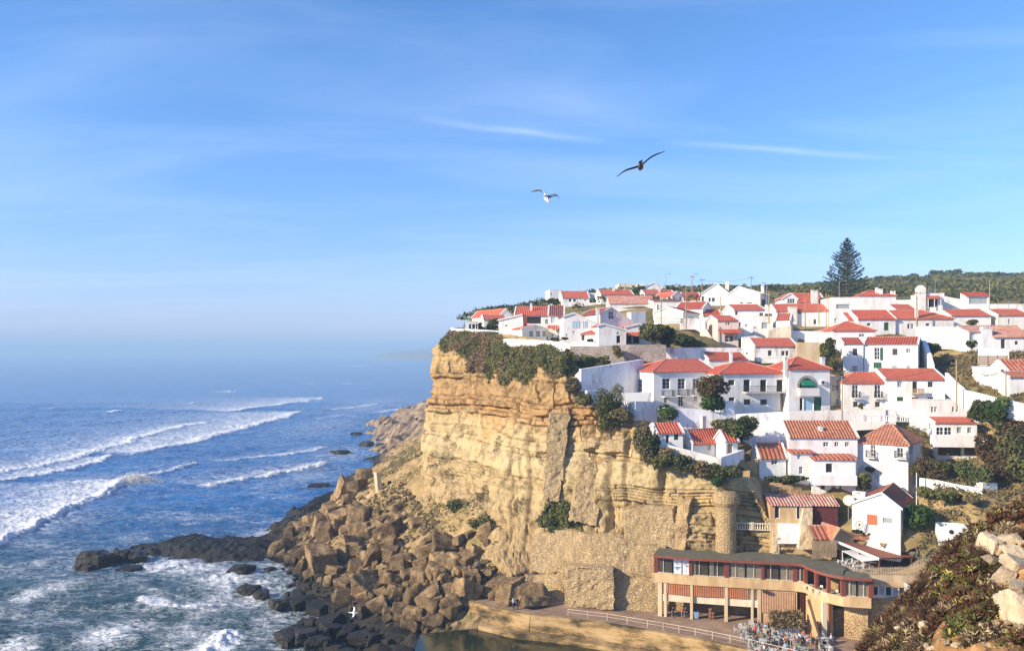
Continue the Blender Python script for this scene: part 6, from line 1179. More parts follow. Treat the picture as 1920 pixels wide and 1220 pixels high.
for x, y, w, kd, lb in BIGS:
    px, py = Q(9, x, y + w * .25); p = hit(px, py)
    if p is None: continue
    s = w / 2.542 / F * p.y * .56; dt = (TALL if kd else BIGR if w > 60 else PROTO)[rr_.randrange(3)]
    put_rock(dt, p, (s, s * rr_.uniform(.85, 1.1), s * rr_.uniform(.9, 1.15)), (rr_.uniform(-.35, .35), rr_.uniform(-.35, .35), rr_.uniform(0, 6.28)), lb or 'brown block of rock in the boulder pile at the foot of the cliff', None if lb else GB)
# the drum-shaped rock and the pale upright stone near the water
p = hit(*Q(9, 512, 410)) or P(680, 900, 235); mb = MB(); s = 85 / 2.542 / F * p.y / 2
mb.lathe([(s * 1.02, -2), (s * 1.0, s * .4), (s * .96, s * 1.1), (s * .93, s * 1.35), (s * .5, s * 1.42), (.1, s * 1.44)], (0, 0, 0), 24); o = mb.build('boulder', M['boulder']); o.location = p; o.scale = (1, .8, 1); o.rotation_euler = (0.05, .06, 0); tag(o, 'drum-shaped flat-topped rock standing at the water behind the pile', 'boulder')
p = hit(*Q(9, 586, 462)); put_rock(rockmesh('boulder', 77, .9, (.45, .5, 1.15), .06, 5, 'palerock', True), p, (1.3, 1.3, 2.3), (.1, -.12, .3), 'pale upright stone beside the drum-shaped rock', None)
p = hit(*Q(8, 680, 880)) or P(990, 1124, 113); put_rock(rockmesh('boulder', 78, .9, (1, .4, .42), .04, 4, 'boulder', True), P(990, 1121, 111.2), (2.2, 2.2, 2.2), (0, .03, -.05), 'long oblong fallen block lying against the rubble wall', None, sink=.4)
put_rock(BIGR[1], P(955, 1126, 111.8), (2.2, 2, 2.0), (.1, .2, 1), 'block of rock beside the long oblong block', None); put_rock(BIGR[2], P(1003, 1136, 110.2), (2.4, 1.6, 1.3), (0, .1, .4), 'low block lying in front of the long oblong block', None)
# the rest of the pile
n_ok = 0; area = [(505, 1045), (545, 985), (600, 950), (700, 905), (760, 905), (800, 960), (850, 1000), (905, 1050), (985, 1090), (1000, 1120), (900, 1118), (830, 1120), (860, 1175), (800, 1190), (690, 1160), (600, 1120), (540, 1085)]
ax_, ay_ = [a for a, _ in area], [b for _, b in area]
while n_ok < 215:
    px, py = rr_.uniform(500, 1000), rr_.uniform(900, 1195)
    if not inpoly(np.array([px]), np.array([py]), area)[0]: continue
    p = hit(px, py)
    if p is None or (p.z > 9 and rr_.random() < .45): continue
    s = rr_.choice([.35, .45, .5, .6, .7, .85, 1.0, 1.3, 1.7]) * rr_.uniform(.85, 1.2) * (1.0 if p.z < 8 else .75)
    put_rock(PROTO[rr_.randrange(12)], p, (s, s * rr_.uniform(.75, 1.1), s * rr_.uniform(.75, 1.15)), (rr_.uniform(-.5, .5), rr_.uniform(-.5, .5), rr_.uniform(0, 6.28)), 'brown block of rock in the boulder pile at the foot of the cliff', sink=.3); n_ok += 1
PD = [bpy.data.meshes[m_.name].copy() for m_ in PROTO[:6]]
for m_ in PD: m_.materials.clear(); m_.materials.append(M['darkrock'])
n_ok = 0
while n_ok < 62:
    px, py = rr_.uniform(500, 810), rr_.uniform(1050, 1228)
    if not inpoly(np.array([px]), np.array([py]), [(500, 1048), (560, 1105), (640, 1140), (720, 1165), (800, 1192), (830, 1235), (560, 1235), (520, 1130)])[0]: continue
    if px < 600 and rr_.random() < .5: continue
    p = G(px, py, .25); s = rr_.uniform(.6, 1.7); put_rock(PD[rr_.randrange(6)], p, (s * 1.15, s, s * .6), (rr_.uniform(-.2, .2), rr_.uniform(-.2, .2), rr_.uniform(0, 6.28)), 'black wet rock at the waterline below the boulder pile', 'black rocks along the waterline', 'shore_rock', 'rock', .55); n_ok += 1
for px, py, w, h_, lb in [(176, 1047, 62, 26, 'black rock at the seaward end of the long reef'), (228, 1041, 30, 16, 'small black rock second from the seaward end of the reef'), (258, 1043, 34, 12, 'low black rock beside the tip of the long reef'), (166, 1062, 24, 8, 'tiny black rock in front of the outermost rock'), (242, 1066, 40, 8, 'barely awash rock in the foam before the reef'), (452, 1068, 46, 18, 'dark rock between the reef and the boulder pile'), (466, 1104, 34, 10, 'small dark rock in the foam below the reef'), (492, 1114, 30, 12, 'small dark rock next to the black waterline rocks'), (546, 1191, 50, 15, 'smooth oval black rock alone in the foam'), (600, 1207, 46, 22, 'dark rock at the bottom edge of the sea'), (686, 832, 22, 9, 'dark rock in the water near the misty shore'), (668, 813, 22, 5, 'low rock awash near the misty shore'), (597, 910, 34, 7, 'flat rock awash left of the drum-shaped rock'), (720, 835, 26, 8, 'dark rock at the foot of the misty shore'), (640, 846, 30, 4, 'thin rock awash in the middle of the bay')]:
    c = G(px, py + h_ * .4, 0); w2, h2 = w * c.y / F / 2, h_ * c.y / F; put_rock(rockmesh('sea_rock', 100 + px, .3, (1, .9, .8), .16, 9, 'darkrock'), c, (w2, w2 * 1.1, h2), (0, 0, px), lb, None, 'sea_rock', 'rock', .75)
def reef(label, pl, hgt, seed):
    """a low ridge of rock: footprint from its outline at sea level"""
    pts = [G(x, y, 0)[:2] for x, y in pl]; xs, ys = [p[0] for p in pts], [p[1] for p in pts]; X, Y = np.meshgrid(np.arange(min(xs) - 3, max(xs) + 3, .4), np.arange(min(ys) - 3, max(ys) + 3, .55)); ins = inpoly(X.ravel(), Y.ravel(), pts); d = polyedge(X.ravel(), Y.ravel(), pts) * np.where(ins, 1, -1)
    q = np.stack([X.ravel(), Y.ravel(), 0 * d], 1); z = -1.2 + (hgt + 1.2) * smooth(-2.5, 6, d + 1.4 * fbm(q / 3, seed, 3)) + .7 * fbm(q / 4.5, seed + 3, 4) * (d > -1) + .35 * np.abs(fbm(q / 1.4, seed + 7, 3)); k = z > -1.0; fc_ = gridfaces(*X.shape); fc_ = fc_[k[fc_].any(1)]
    o = npmesh('reef', np.stack([X.ravel(), Y.ravel(), z], 1), fc_, M['darkrock']); tag(o, label, 'reef')
reef('long black reef running out from the boulder pile', [(250, 1026), (300, 1012), (372, 1004), (440, 1010), (520, 1010), (540, 1040), (510, 1062), (430, 1056), (370, 1050), (300, 1048)], 1.5, 401)
reef('black wedge of rock behind the seaward blocks', [(522, 992), (540, 968), (580, 948), (640, 930), (680, 940), (600, 990), (540, 1004)], 3.2, 431)
# tufts of dry grass on the upper slope
n_ = 40000; x = rng.uniform(-60, 4, n_); y = rng.uniform(112, 250, n_); z = np.minimum(talus(x, y), 21); q3 = np.stack([x, y, z], 1); k = (z > 5.5) & (fbm(q3 / 5, 455, 4) > .05); q3 = q3[k][:15000]
q3 = q3 + rng.normal(size=q3.shape) * np.array([.1, .1, .05]) + np.array([0, 0, .45]); V, Fc = leaves(q3, .26, np.array([0, -.2, .8]), 2.2); kd_ = (fbm(q3 / 7, 459, 3) + .3 * rng.normal(size=len(q3)) > .1).astype(int)
o = npmesh('dry_grass', V, Fc, [LM['dry'][1], LM['olive'][1]], mi=kd_); tag(o, 'dry grass and olive weeds on the stony slope beside the cliff', 'grass', kind='stuff')
# small rubble between the blocks: uncountable
npt = 3000; px_, py_ = rng.uniform(500, 1000, npt), rng.uniform(900, 1180, npt); kp = inpoly(px_, py_, area); VV, FF, k0 = [], [], 0; Dl, Fl = sphere_dirs(4)
for px, py in zip(px_[kp], py_[kp]):
    p = hit(px, py)
    if p is None: continue
    s = rng.uniform(.14, .42); q, _ = np.linalg.qr(rng.normal(size=(3, 3))); V = (np.sign(Dl) * np.abs(Dl) ** .6 * (s * rng.uniform(.7, 1.2, 3))) @ q + np.array(p) + np.array([0, 0, .15]); VV.append(V); FF.append(Fl + k0); k0 += len(V)
o = npmesh('rubble', np.concatenate(VV), np.concatenate(FF), M['boulder']); tag(o, 'small brown rubble scattered between the fallen blocks', 'rubble', kind='stuff')
# ------------------------------------------------------------------ the restaurant at the foot of the cliff
M['roofing'] = mottle('dark_olive_roofing_felt', [(0.3, (0.085, 0.083, 0.06)), (0.7, (0.15, 0.14, 0.10))], 1.0, 0.9, 0.3, 0.03)
M['redpaint'] = plain('dark_red_paint', (0.22, 0.065, 0.045), 0.5); M['warmpane'] = plain('warm_reflecting_glass', (0.20, 0.18, 0.14), 0.15, 0, .5); M['darkpane'] = plain('dark_reflecting_glass', (0.065, 0.055, 0.045), 0.1, 0, .5); M['creamframe'] = plain('cream_window_frame', (0.52, 0.44, 0.33), 0.5); M['slat'] = plain('orange_slat_paint', (0.58, 0.22, 0.10), 0.6); M['slatpale'] = plain('faded_orange_paint', (0.60, 0.36, 0.21), 0.7)
RX = [(90, 722), (205, 733), (320, 742), (435, 749), (550, 755), (670, 762), (780, 768), (885, 774), (985, 780), (1045, 787), (1078, 804), (1110, 820), (1150, 837), (1190, 850), (1240, 863), (1290, 873), (1380, 880), (1470, 885)]
ZP, ZB, ZR = 10.7, 9.5, 12.85
FP = [G(*Q(6, x, y), ZP) for x, y in RX]; FP = [Vector((p.x, p.y, 0)) for p in FP]
def offs(poly, d):
    out = []
    for i, p in enumerate(poly):
        t_ = (poly[min(i + 1, len(poly) - 1)] - poly[max(i - 1, 0)]); n_ = Vector((-t_.y, t_.x, 0)).normalized(); out.append(p + n_ * (d[i] if isinstance(d, list) else d))
    return out
resto = empty('restaurant', (FP[0].x, FP[0].y, PZ)); RO = Vector(resto.location); tag(resto, 'long ochre restaurant with a curved window front and a dark flat roof', 'restaurant')
def at(v, z): return Vector((v.x, v.y, z)) - RO
nF = len(FP); bdep = [4.2] * 5 + [4.0] * 4 + [4.0, 3.9, 3.8, 3.6, 3.2, 2.8, 2.4, 2.0, 1.6]; BK = offs(FP, bdep); OUT = offs(FP, -.55); IN = offs(FP, .25)
def band(mb, A, B_, z0, z1, mi=0):
    for i in range(len(A) - 1): mb.hexa([at(A[i], z0), at(A[i + 1], z0), at(B_[i + 1], z0), at(B_[i], z0)], [at(A[i], z1), at(A[i + 1], z1), at(B_[i + 1], z1), at(B_[i], z1)], mi)
mb = MB(); band(mb, FP, IN, ZB, ZP); mb.build('parapet', M['ochre'], resto)
mb = MB(); band(mb, OUT, offs(FP, [b + .3 for b in bdep]), ZR + .12, ZR + .34); rf = mb.build('roof', M['roofing'], resto)
mb = MB(); band(mb, offs(FP, -.62), offs(FP, -.552), ZR + .02, ZR + .355); mb.build('fascia', M['redpaint'], rf)
mb = MB(); band(mb, offs(FP, -.5), offs(FP, .1), ZR, ZR + .115); mb.build('soffit', M['frame'], rf)
mb = MB(); band(mb, offs(FP, .26), BK, ZB + .1, ZB + .3); mb.build('floor_slab', M['wood'], resto)
mb = MB(); band(mb, BK, offs(FP, [b + .25 for b in bdep]), PZ, ZR + .1); mb.build('back_wall', M['drystone'], resto)
mb = MB(); mb.hexa([at(FP[0], ZB), at(FP[0] + Vector((.25, .1, 0)), ZB), at(BK[0] + Vector((.25, 0, 0)), ZB), at(BK[0], ZB)], [at(FP[0], ZP + .3), at(FP[0] + Vector((.25, .1, 0)), ZP + .3), at(BK[0] + Vector((.25, 0, 0)), ZP + .3), at(BK[0], ZP + .3)]); mb.build('side_wall', M['ochre'], resto)
for i in (0, 2, 4, 6, 8, 9, 11, 13, 15, 17):
    mb = MB(); c = at(IN[i] if i else IN[i] + Vector((.2, 0, 0)), 0); w = .2 if i not in (0, 4, 8, 15, 17) else .28; mb.box(c.x - w, c.x + w, c.y - .2, c.y + .2, ZP - PZ, ZR - PZ + .1); mb.build('post', M['redpaint'], resto)
M['mural'] = plain('white_board', (.7, .72, .74), .5); M['bluepaint'] = plain('faded_blue_ink', (.22, .36, .5), .6)
kinds = ['dark', 'mural', 'mix', 'mix', 'pale', 'pale2', 'dark', 'pale', 'dark', 'open', 'open', 'open', 'open', 'open', 'open', 'pale', 'pale']
for i, kd in enumerate(kinds):
    if kd == 'open': continue
    a, b = IN[i], IN[i + 1]; d = (b - a); n_ = Vector((-d.y, d.x, 0)).normalized(); mb = MB(); L_ = d.length; u = d.normalized(); k_ = 3 if L_ > 5 else 2
    for j in range(k_ + 1): q = a + u * (L_ * j / k_); mb.bar(at(q, ZP), at(q, ZR), .10)
    for z in (ZP + .06, ZR - .05): mb.bar(at(a, z), at(b, z), .1, .1)
    w_ = mb.build('window', M['creamframe'], resto); mb = MB(); s_ = n_ * .06; mb.hexa([at(a + s_, ZP + .1), at(b + s_, ZP + .1), at(b + s_ * 1.5, ZP + .1), at(a + s_ * 1.5, ZP + .1)], [at(a + s_, ZR - .1), at(b + s_, ZR - .1), at(b + s_ * 1.5, ZR - .1), at(a + s_ * 1.5, ZR - .1)])
    mb.build('mural_panel' if kd == 'mural' else 'pane', M['mural' if kd == 'mural' else 'warmpane' if kd[:4] == 'pale' else 'darkpane'], w_)
    if kd == 'mural':
        mb = MB(); g = random.Random(2)
        for s in range(16):
            t0 = g.choice([.1, .14, .2, .62, .7, .8]) + g.uniform(-.03, .05); z0 = ZP + g.uniform(.4, 1.5); q0 = a + u * L_ * t0 - n_ * .02; mb.bar(at(q0, z0), at(q0 + u * g.uniform(.1, .5), z0 + g.uniform(-.3, .3)), .07, .03)
        mb.build('drawing', M['bluepaint'], w_)
    if kd == 'mix':
        mb = MB(); q = a + u * L_ * .0 - n_ * .0; mb.hexa([at(q + s_ * .2, ZP + .12), at(q + u * L_ * .3 + s_ * .2, ZP + .12), at(q + u * L_ * .3 + s_ * .8, ZP + .12), at(q + s_ * .8, ZP + .12)], [at(q + s_ * .2, ZR - .12), at(q + u * L_ * .3 + s_ * .2, ZR - .12), at(q + u * L_ * .3 + s_ * .8, ZR - .12), at(q + s_ * .8, ZR - .12)]); mb.build('blind', M['warmpane'], w_)
# lower storey
def fpt(x):                                    # a point of the front at photo column x of region 6
    xs = [q[0] for q in RX]; i = max(0, min(nF - 2, int(np.searchsorted(xs, x)) - 1)); t_ = (x - xs[i]) / (xs[i + 1] - xs[i]); return FP[i].lerp(FP[i + 1], t_)
def fblock(mb, x0, x1, z0, z1, d0, d1, mi=0):
    a, b = fpt(x0), fpt(x1); n_ = Vector((-(b - a).y, (b - a).x, 0)).normalized(); mb.hexa([at(a + n_ * d0, z0), at(b + n_ * d0, z0), at(b + n_ * d1, z0), at(a + n_ * d1, z0)], [at(a + n_ * d0, z1), at(b + n_ * d0, z1), at(b + n_ * d1, z1), at(a + n_ * d1, z1)], mi)
for x0, x1 in ((112, 138), (152, 168), (318, 336), (538, 558), (708, 722), (748, 770)):
    mb = MB(); fblock(mb, x0, x1, PZ - .2, ZB - .002, .1, .7); mb.build('pillar', M['ochrepale'], resto)
mb = MB(); fblock(mb, 138, 748, 7.05, 7.95, .2, .5); mb.build('beam', M['cream'], resto)
mb = MB(); fblock(mb, 138, 985, 7.95, ZB - .003, .35, .6); mb.build('panel_wall', M['ochrepale'], resto)
for x0, x1 in ((146, 316), (342, 536), (560, 690)):
    mb = MB(); n_ = int((x1 - x0) / 11)
    for i in range(n_): xx = x0 + (x1 - x0) * (i + .2) / n_; fblock(mb, xx, xx + 6, 8.05, ZB - .12, .18, .34)
    mb.build('slatted_panel', M['slat'], resto)
mb = MB(); fblock(mb, 772, 1000, PZ - .2, ZB - .003, .3, .6); mb.build('lower_wall', M['ochre'], resto)
mb = MB()
for i in range(20): xx = 776 + i * 10.6; fblock(mb, xx, xx + 6.2, 6.5, ZB - .25, .12, .29)
mb.build('slatted_panel', M['slatpale'], resto)
mb = MB(); fblock(mb, 1000, 1160, PZ - .2, ZB - .003, 1.4, 1.7); mb.build('lower_wall', M['ochre'], resto)
mb = MB()
for i in range(13): xx = 1012 + i * 10.6; fblock(mb, xx, xx + 6.5, 6.3, ZB - .1, 1.2, 1.39)
mb.build('slatted_panel', M['slat'], resto)
mb = MB(); band(mb, offs(FP, .05)[:17], BK[:17], ZB + .001, ZB + .09); mb.build('ceiling', M['ochrepale'], resto)
mb = MB(); fblock(mb, 170, 330, PZ - .1, 7.1, 3.2, 3.5); fblock(mb, 450, 690, PZ - .1, 7.1, 3.4, 3.7); mb.build('inner_wall', M['drystone'], resto)
mb = MB(); fblock(mb, 345, 440, PZ, 7.05, 3.0, 3.1); mb.build('garage_door', M['brown'], resto)
mb = MB(); fblock(mb, 560, 592, PZ, 7.05, 3.0, 3.1); fblock(mb, 684, 706, PZ, 7.05, 2.2, 2.3); mb.build('door', M['brown'], resto)
a = fpt(1188); mb = MB(); mb.box(*(lambda c: (c.x - .45, c.x + .1, c.y + .2, c.y + .8))(at(a, 0)), 0, ZB - PZ - .003); mb.build('pillar', M['cream'], resto)
mb = MB(); a, b = P(*Q(6, 1062, 940), 98.5), P(*Q(6, 1142, 1092), 95.5); mb.hexa([Vector((a.x, a.y, PZ)) - RO, Vector((b.x, b.y, PZ)) - RO, Vector((b.x + .4, b.y + .4, PZ)) - RO, Vector((a.x + .5, a.y + .4, PZ)) - RO], [Vector((a.x, a.y, 9.4)) - RO, Vector((b.x, b.y, 5.4)) - RO, Vector((b.x + .4, b.y + .4, 5.4)) - RO, Vector((a.x + .5, a.y + .4, 9.4)) - RO]); mb.build('stair_wall', M['ochre'], resto)
mb = MB(); fblock(mb, 780, 818, ZB - .35, ZB - .05, -.45, -.1); mb.build('floodlight', M['iron'], resto)
wall_run('retaining_wall', 'tall ochre drystone wall under the right end of the restaurant', WL, 6, [(1160, 960, 1150, 100.5), (1290, 955, 1150, 99), (1480, 890, 1150, 97.4), (1620, 880, 1150, 96.4), (1790, 880, 1180, 95.4)], 'drystone', 1.2)
# glazed room and walls right of the restaurant
gr = P(*Q(7, 512, 822), 97.2); root = empty('glass_room', gr, R(-6)); tag(root, 'low glazed room with a row of white-framed windows beside the dark bushes', 'building'); wd = 232 / 3.812 * 97.2 / F; hg = 66 / 3.812 * 97.2 / F
mb = MB(); mb.box(0, wd, 1.4, 1.6, -.3, hg); mb.box(0, wd, 0, 1.4, -.3, -.02); mb.build('back_wall', M['cream'], root); mb = MB(); mb.box(-.1, wd + .2, -.2, 1.7, hg + .002, hg + .2); mb.build('roof', M['ochre'], root)
for i in range(5):
    x0, x1 = wd * i / 5, wd * (i + 1) / 5; mb = MB(); mb.box(x0, x0 + .07, 0, .07, 0, hg); mb.box(x1 - .07, x1, 0, .07, 0, hg); mb.box(x0 + .07, x1 - .07, 0, .07, 0, .07); mb.box(x0 + .07, x1 - .07, 0, .07, hg - .07, hg - .002); w_ = mb.build('window', M['frame'], root); mb = MB(); mb.box(x0 + .06, x1 - .06, .08, .1, .06, hg - .06); mb.build('pane', M['glass' if i % 2 == 0 else 'glasspale'], w_)
wall_run('wall', 'ochre wall band between the pale slat fence and the glazed room', WL, 7, [(498, 694, 762, 98.2), (700, 694, 762, 97.8), (900, 690, 745, 97.4)], 'ochre', .5)
wall_run('wall', 'white sunlit wall end right of the glazed room', WL, 7, [(748, 735, 822, 96.6), (832, 760, 822, 96.2)], 'white', .6)
# ------------------------------------------------------------------ the terrace cafe with the red-brown roof
M['redroof'] = tiles('corrugated_red_sheets', (.26, .085, .055), (.32, .11, .07), (.22, .08, .06), pitch=.35, course=3.0, depth=.5)
dz = 12.6; mb = MB(); dk = [P(1572, 1060, 102), P(1613, 1080, 98.0), P(1700, 1080, 97.6), P(1745, 1080, 97.8), P(1770, 1060, 107), P(1530, 1060, 108)]
lo = [Vector((p.x, p.y, dz - 3.2)) for p in dk]; mb.hexa(lo, [Vector((p.x, p.y, dz)) for p in dk]); tag(mb.build('terrace', M['ochrepale']), 'raised ochre terrace floor of the cafe with the red-brown roof', 'terrace')
cr_ = [P(*Q(7, 268, 432), 102.5), P(*Q(7, 520, 418), 106.5), P(*Q(7, 822, 545), 101), P(*Q(7, 572, 556), 98.6)]
root = empty('canopy', Vector((cr_[3].x, cr_[3].y, dz))); RO2 = Vector(root.location); tag(root, 'large red-brown sloping roof over the cafe terrace', 'canopy'); mb = MB(); slab(mb, [p - RO2 for p in cr_], .12); mb.build('roof', M['redroof'], root)
for k, (s, t_) in enumerate(((.03, .05), (.03, .5), (.03, .95), (.95, .05), (.95, .5), (.95, .95))):
    p = (cr_[0].lerp(cr_[3], t_)).lerp(cr_[1].lerp(cr_[2], t_), s) - RO2; mb = MB(); mb.box(p.x - .1, p.x + .1, p.y - .1, p.y + .1, 0, p.z - .13); mb.build('post', M['brown' if k < 3 else 'ochre'], root)
mb = MB(); mb.bar(cr_[0] - RO2 + Vector((-.12, 0, -.1)), cr_[3] - RO2 + Vector((-.12, 0, -.1)), .1, .3); mb.build('gutter', M['frame'], root)
aw = [P(*Q(7, 300, 502), 101.6), P(*Q(7, 380, 496), 102.2), P(*Q(7, 576, 566), 98.8), P(*Q(7, 448, 578), 98.2)]; root = empty('awning', Vector((aw[3].x, aw[3].y, dz))); RO3 = Vector(root.location); tag(root, 'white canvas awning stretched below the edge of the red-brown roof', 'awning'); mb = MB(); slab(mb, [p - RO3 for p in aw], .05); mb.build('canvas', M['frame'], root)
for i in (0, 3): p = aw[i] - RO3; mb = MB(); mb.bar((p.x + .1, p.y + .1, 0), (p.x + .1, p.y + .1, p.z), .08); mb.build('post', M['frame'], root)
def slat_fence(label, r, pts, pitch, mat, w=.09, base=None):
    mb = MB()
    for (x0, a0, b0, D0), (x1, a1, b1, D1) in zip(pts, pts[1:]):
        T0, T1 = P(*Q(r, x0, a0), D0), P(*Q(r, x1, a1), D1); B0, B1 = P(*Q(r, x0, b0), D0), P(*Q(r, x1, b1), D1); n_ = max(2, int((T1 - T0).length / pitch))
        for i in range(n_):
            t_, b_ = T0.lerp(T1, i / n_), B0.lerp(B1, i / n_); mb.bar(b_, t_ + Vector((0, 0, rng.uniform(-.05, .05))), w, .03)
        for f_ in (.2, .85): mb.bar(B0.lerp(T0, f_) + Vector((0, .04, 0)), B1.lerp(T1, f_) + Vector((0, .04, 0)), .04, .09)
    return tag(mb.build('slat_fence', M[mat]), label, 'fence')
M['paleslat'] = mottle('pale_cane_slats', [(0.3, (0.36, 0.27, 0.16)), (0.7, (0.58, 0.47, 0.31))], 2.0, .85, .2, .02)
slat_fence('pale slat fence rising to the right along the cafe terrace', 7, [(432, 628, 692, 98.1), (500, 622, 692, 98), (770, 616, 692, 97.7), (850, 560, 690, 97.7), (1000, 552, 660, 98)], .2, 'paleslat', .1)
slat_fence('tall weathered slat screen left of the red-brown roof', 7, [(90, 432, 560, 102.4), (270, 428, 548, 102)], .22, 'wood', .16)
slat_fence('low red picket fence on a white-gabled house yard', 7, [(355, 368, 420, 103.4), (400, 380, 422, 103), (620, 388, 428, 102.6)], .2, 'slat', .12)
slat_fence('grey shaded slat fence at the back of the cafe', 7, [(780, 505, 560, 101.5), (1040, 512, 560, 99.5)], .2, 'grey', .12)
slat_fence('green garden fence along the terrace above the dry slope', 2, [(420, 484, 530, 160), (720, 488, 535, 161)], .3, 'green', .05)
mb = MB(); a, b = P(*Q(3, 1480, 938), 131.5), P(*Q(3, 1688, 938), 130.8)
for i in range(5): z = Vector((0, 0, -.30 * i)); mb.bar(a + z, b + z, .05, .2)
for t_ in (0, .33, .66, 1): q = a.lerp(b, t_); mb.bar(q + Vector((0, .1, -2.6)), q + Vector((0, .1, .2)), .12)
tag(mb.build('plank_fence', M['plank']), 'brown horizontal plank fence above the stony bank', 'fence')
# thatched kiosk
kp = P(*Q(6, 912, 1088), 98.5); kp.z = PZ; root = empty('kiosk', kp); tag(root, 'small thatched beach kiosk with a white slatted counter', 'kiosk'); mb = MB(); u_ = 98.5 / F / 3.39
mb.hexa([(-92 * u_, -1.3, 54 * u_ + .6), (98 * u_, -1.3, 54 * u_ + .6), (98 * u_, 1.3, 54 * u_ + .6), (-92 * u_, 1.3, 54 * u_ + .6)], [(-70 * u_, -.5, 100 * u_ + 1.0), (75 * u_, -.5, 100 * u_ + 1.0), (75 * u_, .5, 100 * u_ + 1.0), (-70 * u_, .5, 100 * u_ + 1.0)])
M['thatch'] = mottle('brown_thatch', [(0.3, (0.16, 0.10, 0.05)), (0.7, (0.36, 0.25, 0.13))], 4, .95, .8, .06, stretch=(2, 2, .4)); th = mb.build('thatch_roof', M['thatch'], root)
x = np.stack([rng.uniform(-94, 100, 1800) * u_, rng.uniform(-1.35, -.4, 1800), np.zeros(1800)], 1); x[:, 2] = 54 * u_ + .62 + (x[:, 1] + 1.35) / .9 * (46 * u_ + .35) + rng.normal(size=1800) * .03; V, Fc = leaves(x, .26, np.array([0, -.6, .3]), 4.0); npmesh('straw', V, Fc, [leafmat('straw_tuft', (.20, .13, .06), (.40, .29, .15)), LM['dry'][0]], th, mi=(rng.random(1800) > .6).astype(int))
mb = MB()
for i in range(16): xx = (-92 + i * 12) * u_; mb.box(xx, xx + 8 * u_, -1.0, -.95, .05, 1.15)
mb.box(-94 * u_, 100 * u_, -1.1, -.6, 1.152, 1.22); mb.build('counter', M['frame'], root)
for sx_ in (-86, 90):
    for sy_ in (-.9, .9): mb = MB(); mb.box(sx_ * u_ - .06, sx_ * u_ + .06, sy_ - .06, sy_ + .06, 0, 54 * u_ + .6); mb.build('post', M['wood'], root)
mb = MB(); mb.box(-86 * u_, 90 * u_, .95, 1.05, 0, 54 * u_ + .55); mb.build('back_wall', M['brown'], root)
# ------------------------------------------------------------------ the near slope at the right edge
NP_ = [(1935, 935, 44), (1905, 950, 41), (1860, 985, 39), (1815, 1010, 38), (1775, 1045, 37), (1740, 1085, 36), (1705, 1120, 35), (1670, 1150, 34.5), (1640, 1185, 34), (1615, 1225, 34), (1920, 1000, 35), (1860, 1040, 34), (1800, 1090, 33), (1750, 1140, 31.5), (1700, 1190, 30), (1670, 1225, 29.5), (1920, 1080, 30), (1860, 1120, 29), (1800, 1170, 27.5), (1760, 1225, 26), (1920, 1150, 26.5), (1880, 1200, 25), (1920, 1225, 24), (2000, 1000, 33), (2050, 1150, 25), (2000, 1225, 22), (2100, 950, 40)]
npts = [tuple(P(*q)) for q in NP_]
for px, py, D in NP_[:10]:
    v = P(px, py, D); npts += [(v.x - .6, v.y + 2.6, v.z - 3.6), (v.x - 1.5, v.y + 7, v.z - 12), (v.x - 2.2, v.y + 1.2, v.z - 5.5), (v.x - 5.0, v.y + 1, v.z - 15), (v.x - 4.0, v.y + 14, v.z - 17)]
npts += [(12.2, 27, 25.5), (9, 28, 14), (8, 22, 14), (11.5, 22, 25), (14, 18, 26), (34, 16, 30), (45, 30, 34), (45, 50, 30), (30, 62, 15), (50, 64, 15)]
near = TPS(npts, 0.3)
X, Y = np.meshgrid(np.arange(9, 48, .16), np.arange(15, 60, .2)); nz0 = near(X, Y); q = np.stack([X.ravel(), Y.ravel(), nz0], 1)
nzz = nz0 + .28 * fbm(q / 1.6, 501, 5, .55) + .22 * np.abs(fbm(q / .55, 507, 3)); fc_ = gridfaces(*X.shape); k = nzz > 8; fc_ = fc_[k[fc_].all(1)]
M['nearsoil'] = mottle('orange_stony_soil', [(0.32, (0.06, 0.042, 0.022)), (0.45, (0.19, 0.115, 0.05)), (0.56, (0.36, 0.185, 0.065)), (0.70, (0.48, 0.35, 0.2))], 0.75, 0.95, 0.9, 0.12, 10)
o = npmesh('near_slope', np.stack([X.ravel(), Y.ravel(), nzz], 1), fc_, M['nearsoil']); tag(o, 'orange stony slope close by at the right', 'slope', kind='structure')
def nhit(px, py):
    Dv = np.linspace(18, 58, 400); Xv = (px - 960) / F * Dv; Z = HC + (HOR - py) / F * Dv; k = np.where(Z <= near(Xv, Dv) + .1)[0]; return Vector((Xv[k[0]], Dv[k[0]], Z[k[0]])) if len(k) else None
def blades(cen, n, ln, wd, up=.35):
    """tapered, slightly bent leaf blades radiating from rosette centres"""
    d = rng.normal(size=(n, 3)); d[:, 2] = np.abs(d[:, 2]) * .8 + up; d /= np.linalg.norm(d, axis=1, keepdims=True); L_ = ln * rng.uniform(.5, 1.25, n)[:, None]; s = np.cross(d, rng.normal(size=(n, 3))); s /= np.linalg.norm(s, axis=1, keepdims=True); s *= (wd * rng.uniform(.7, 1.3, n))[:, None]
    m1 = cen + d * L_ * .5; tp_ = cen + d * L_ + np.array([0, 0, -1]) * L_ * .16 * rng.random((n, 1)); b0 = cen; V = np.stack([b0 - s * .6, b0 + s * .6, m1 + s, m1 - s, m1 - s, m1 + s, tp_ + s * .12, tp_ - s * .12], 1).reshape(-1, 3); return V, np.arange(8 * n).reshape(-1, 4)
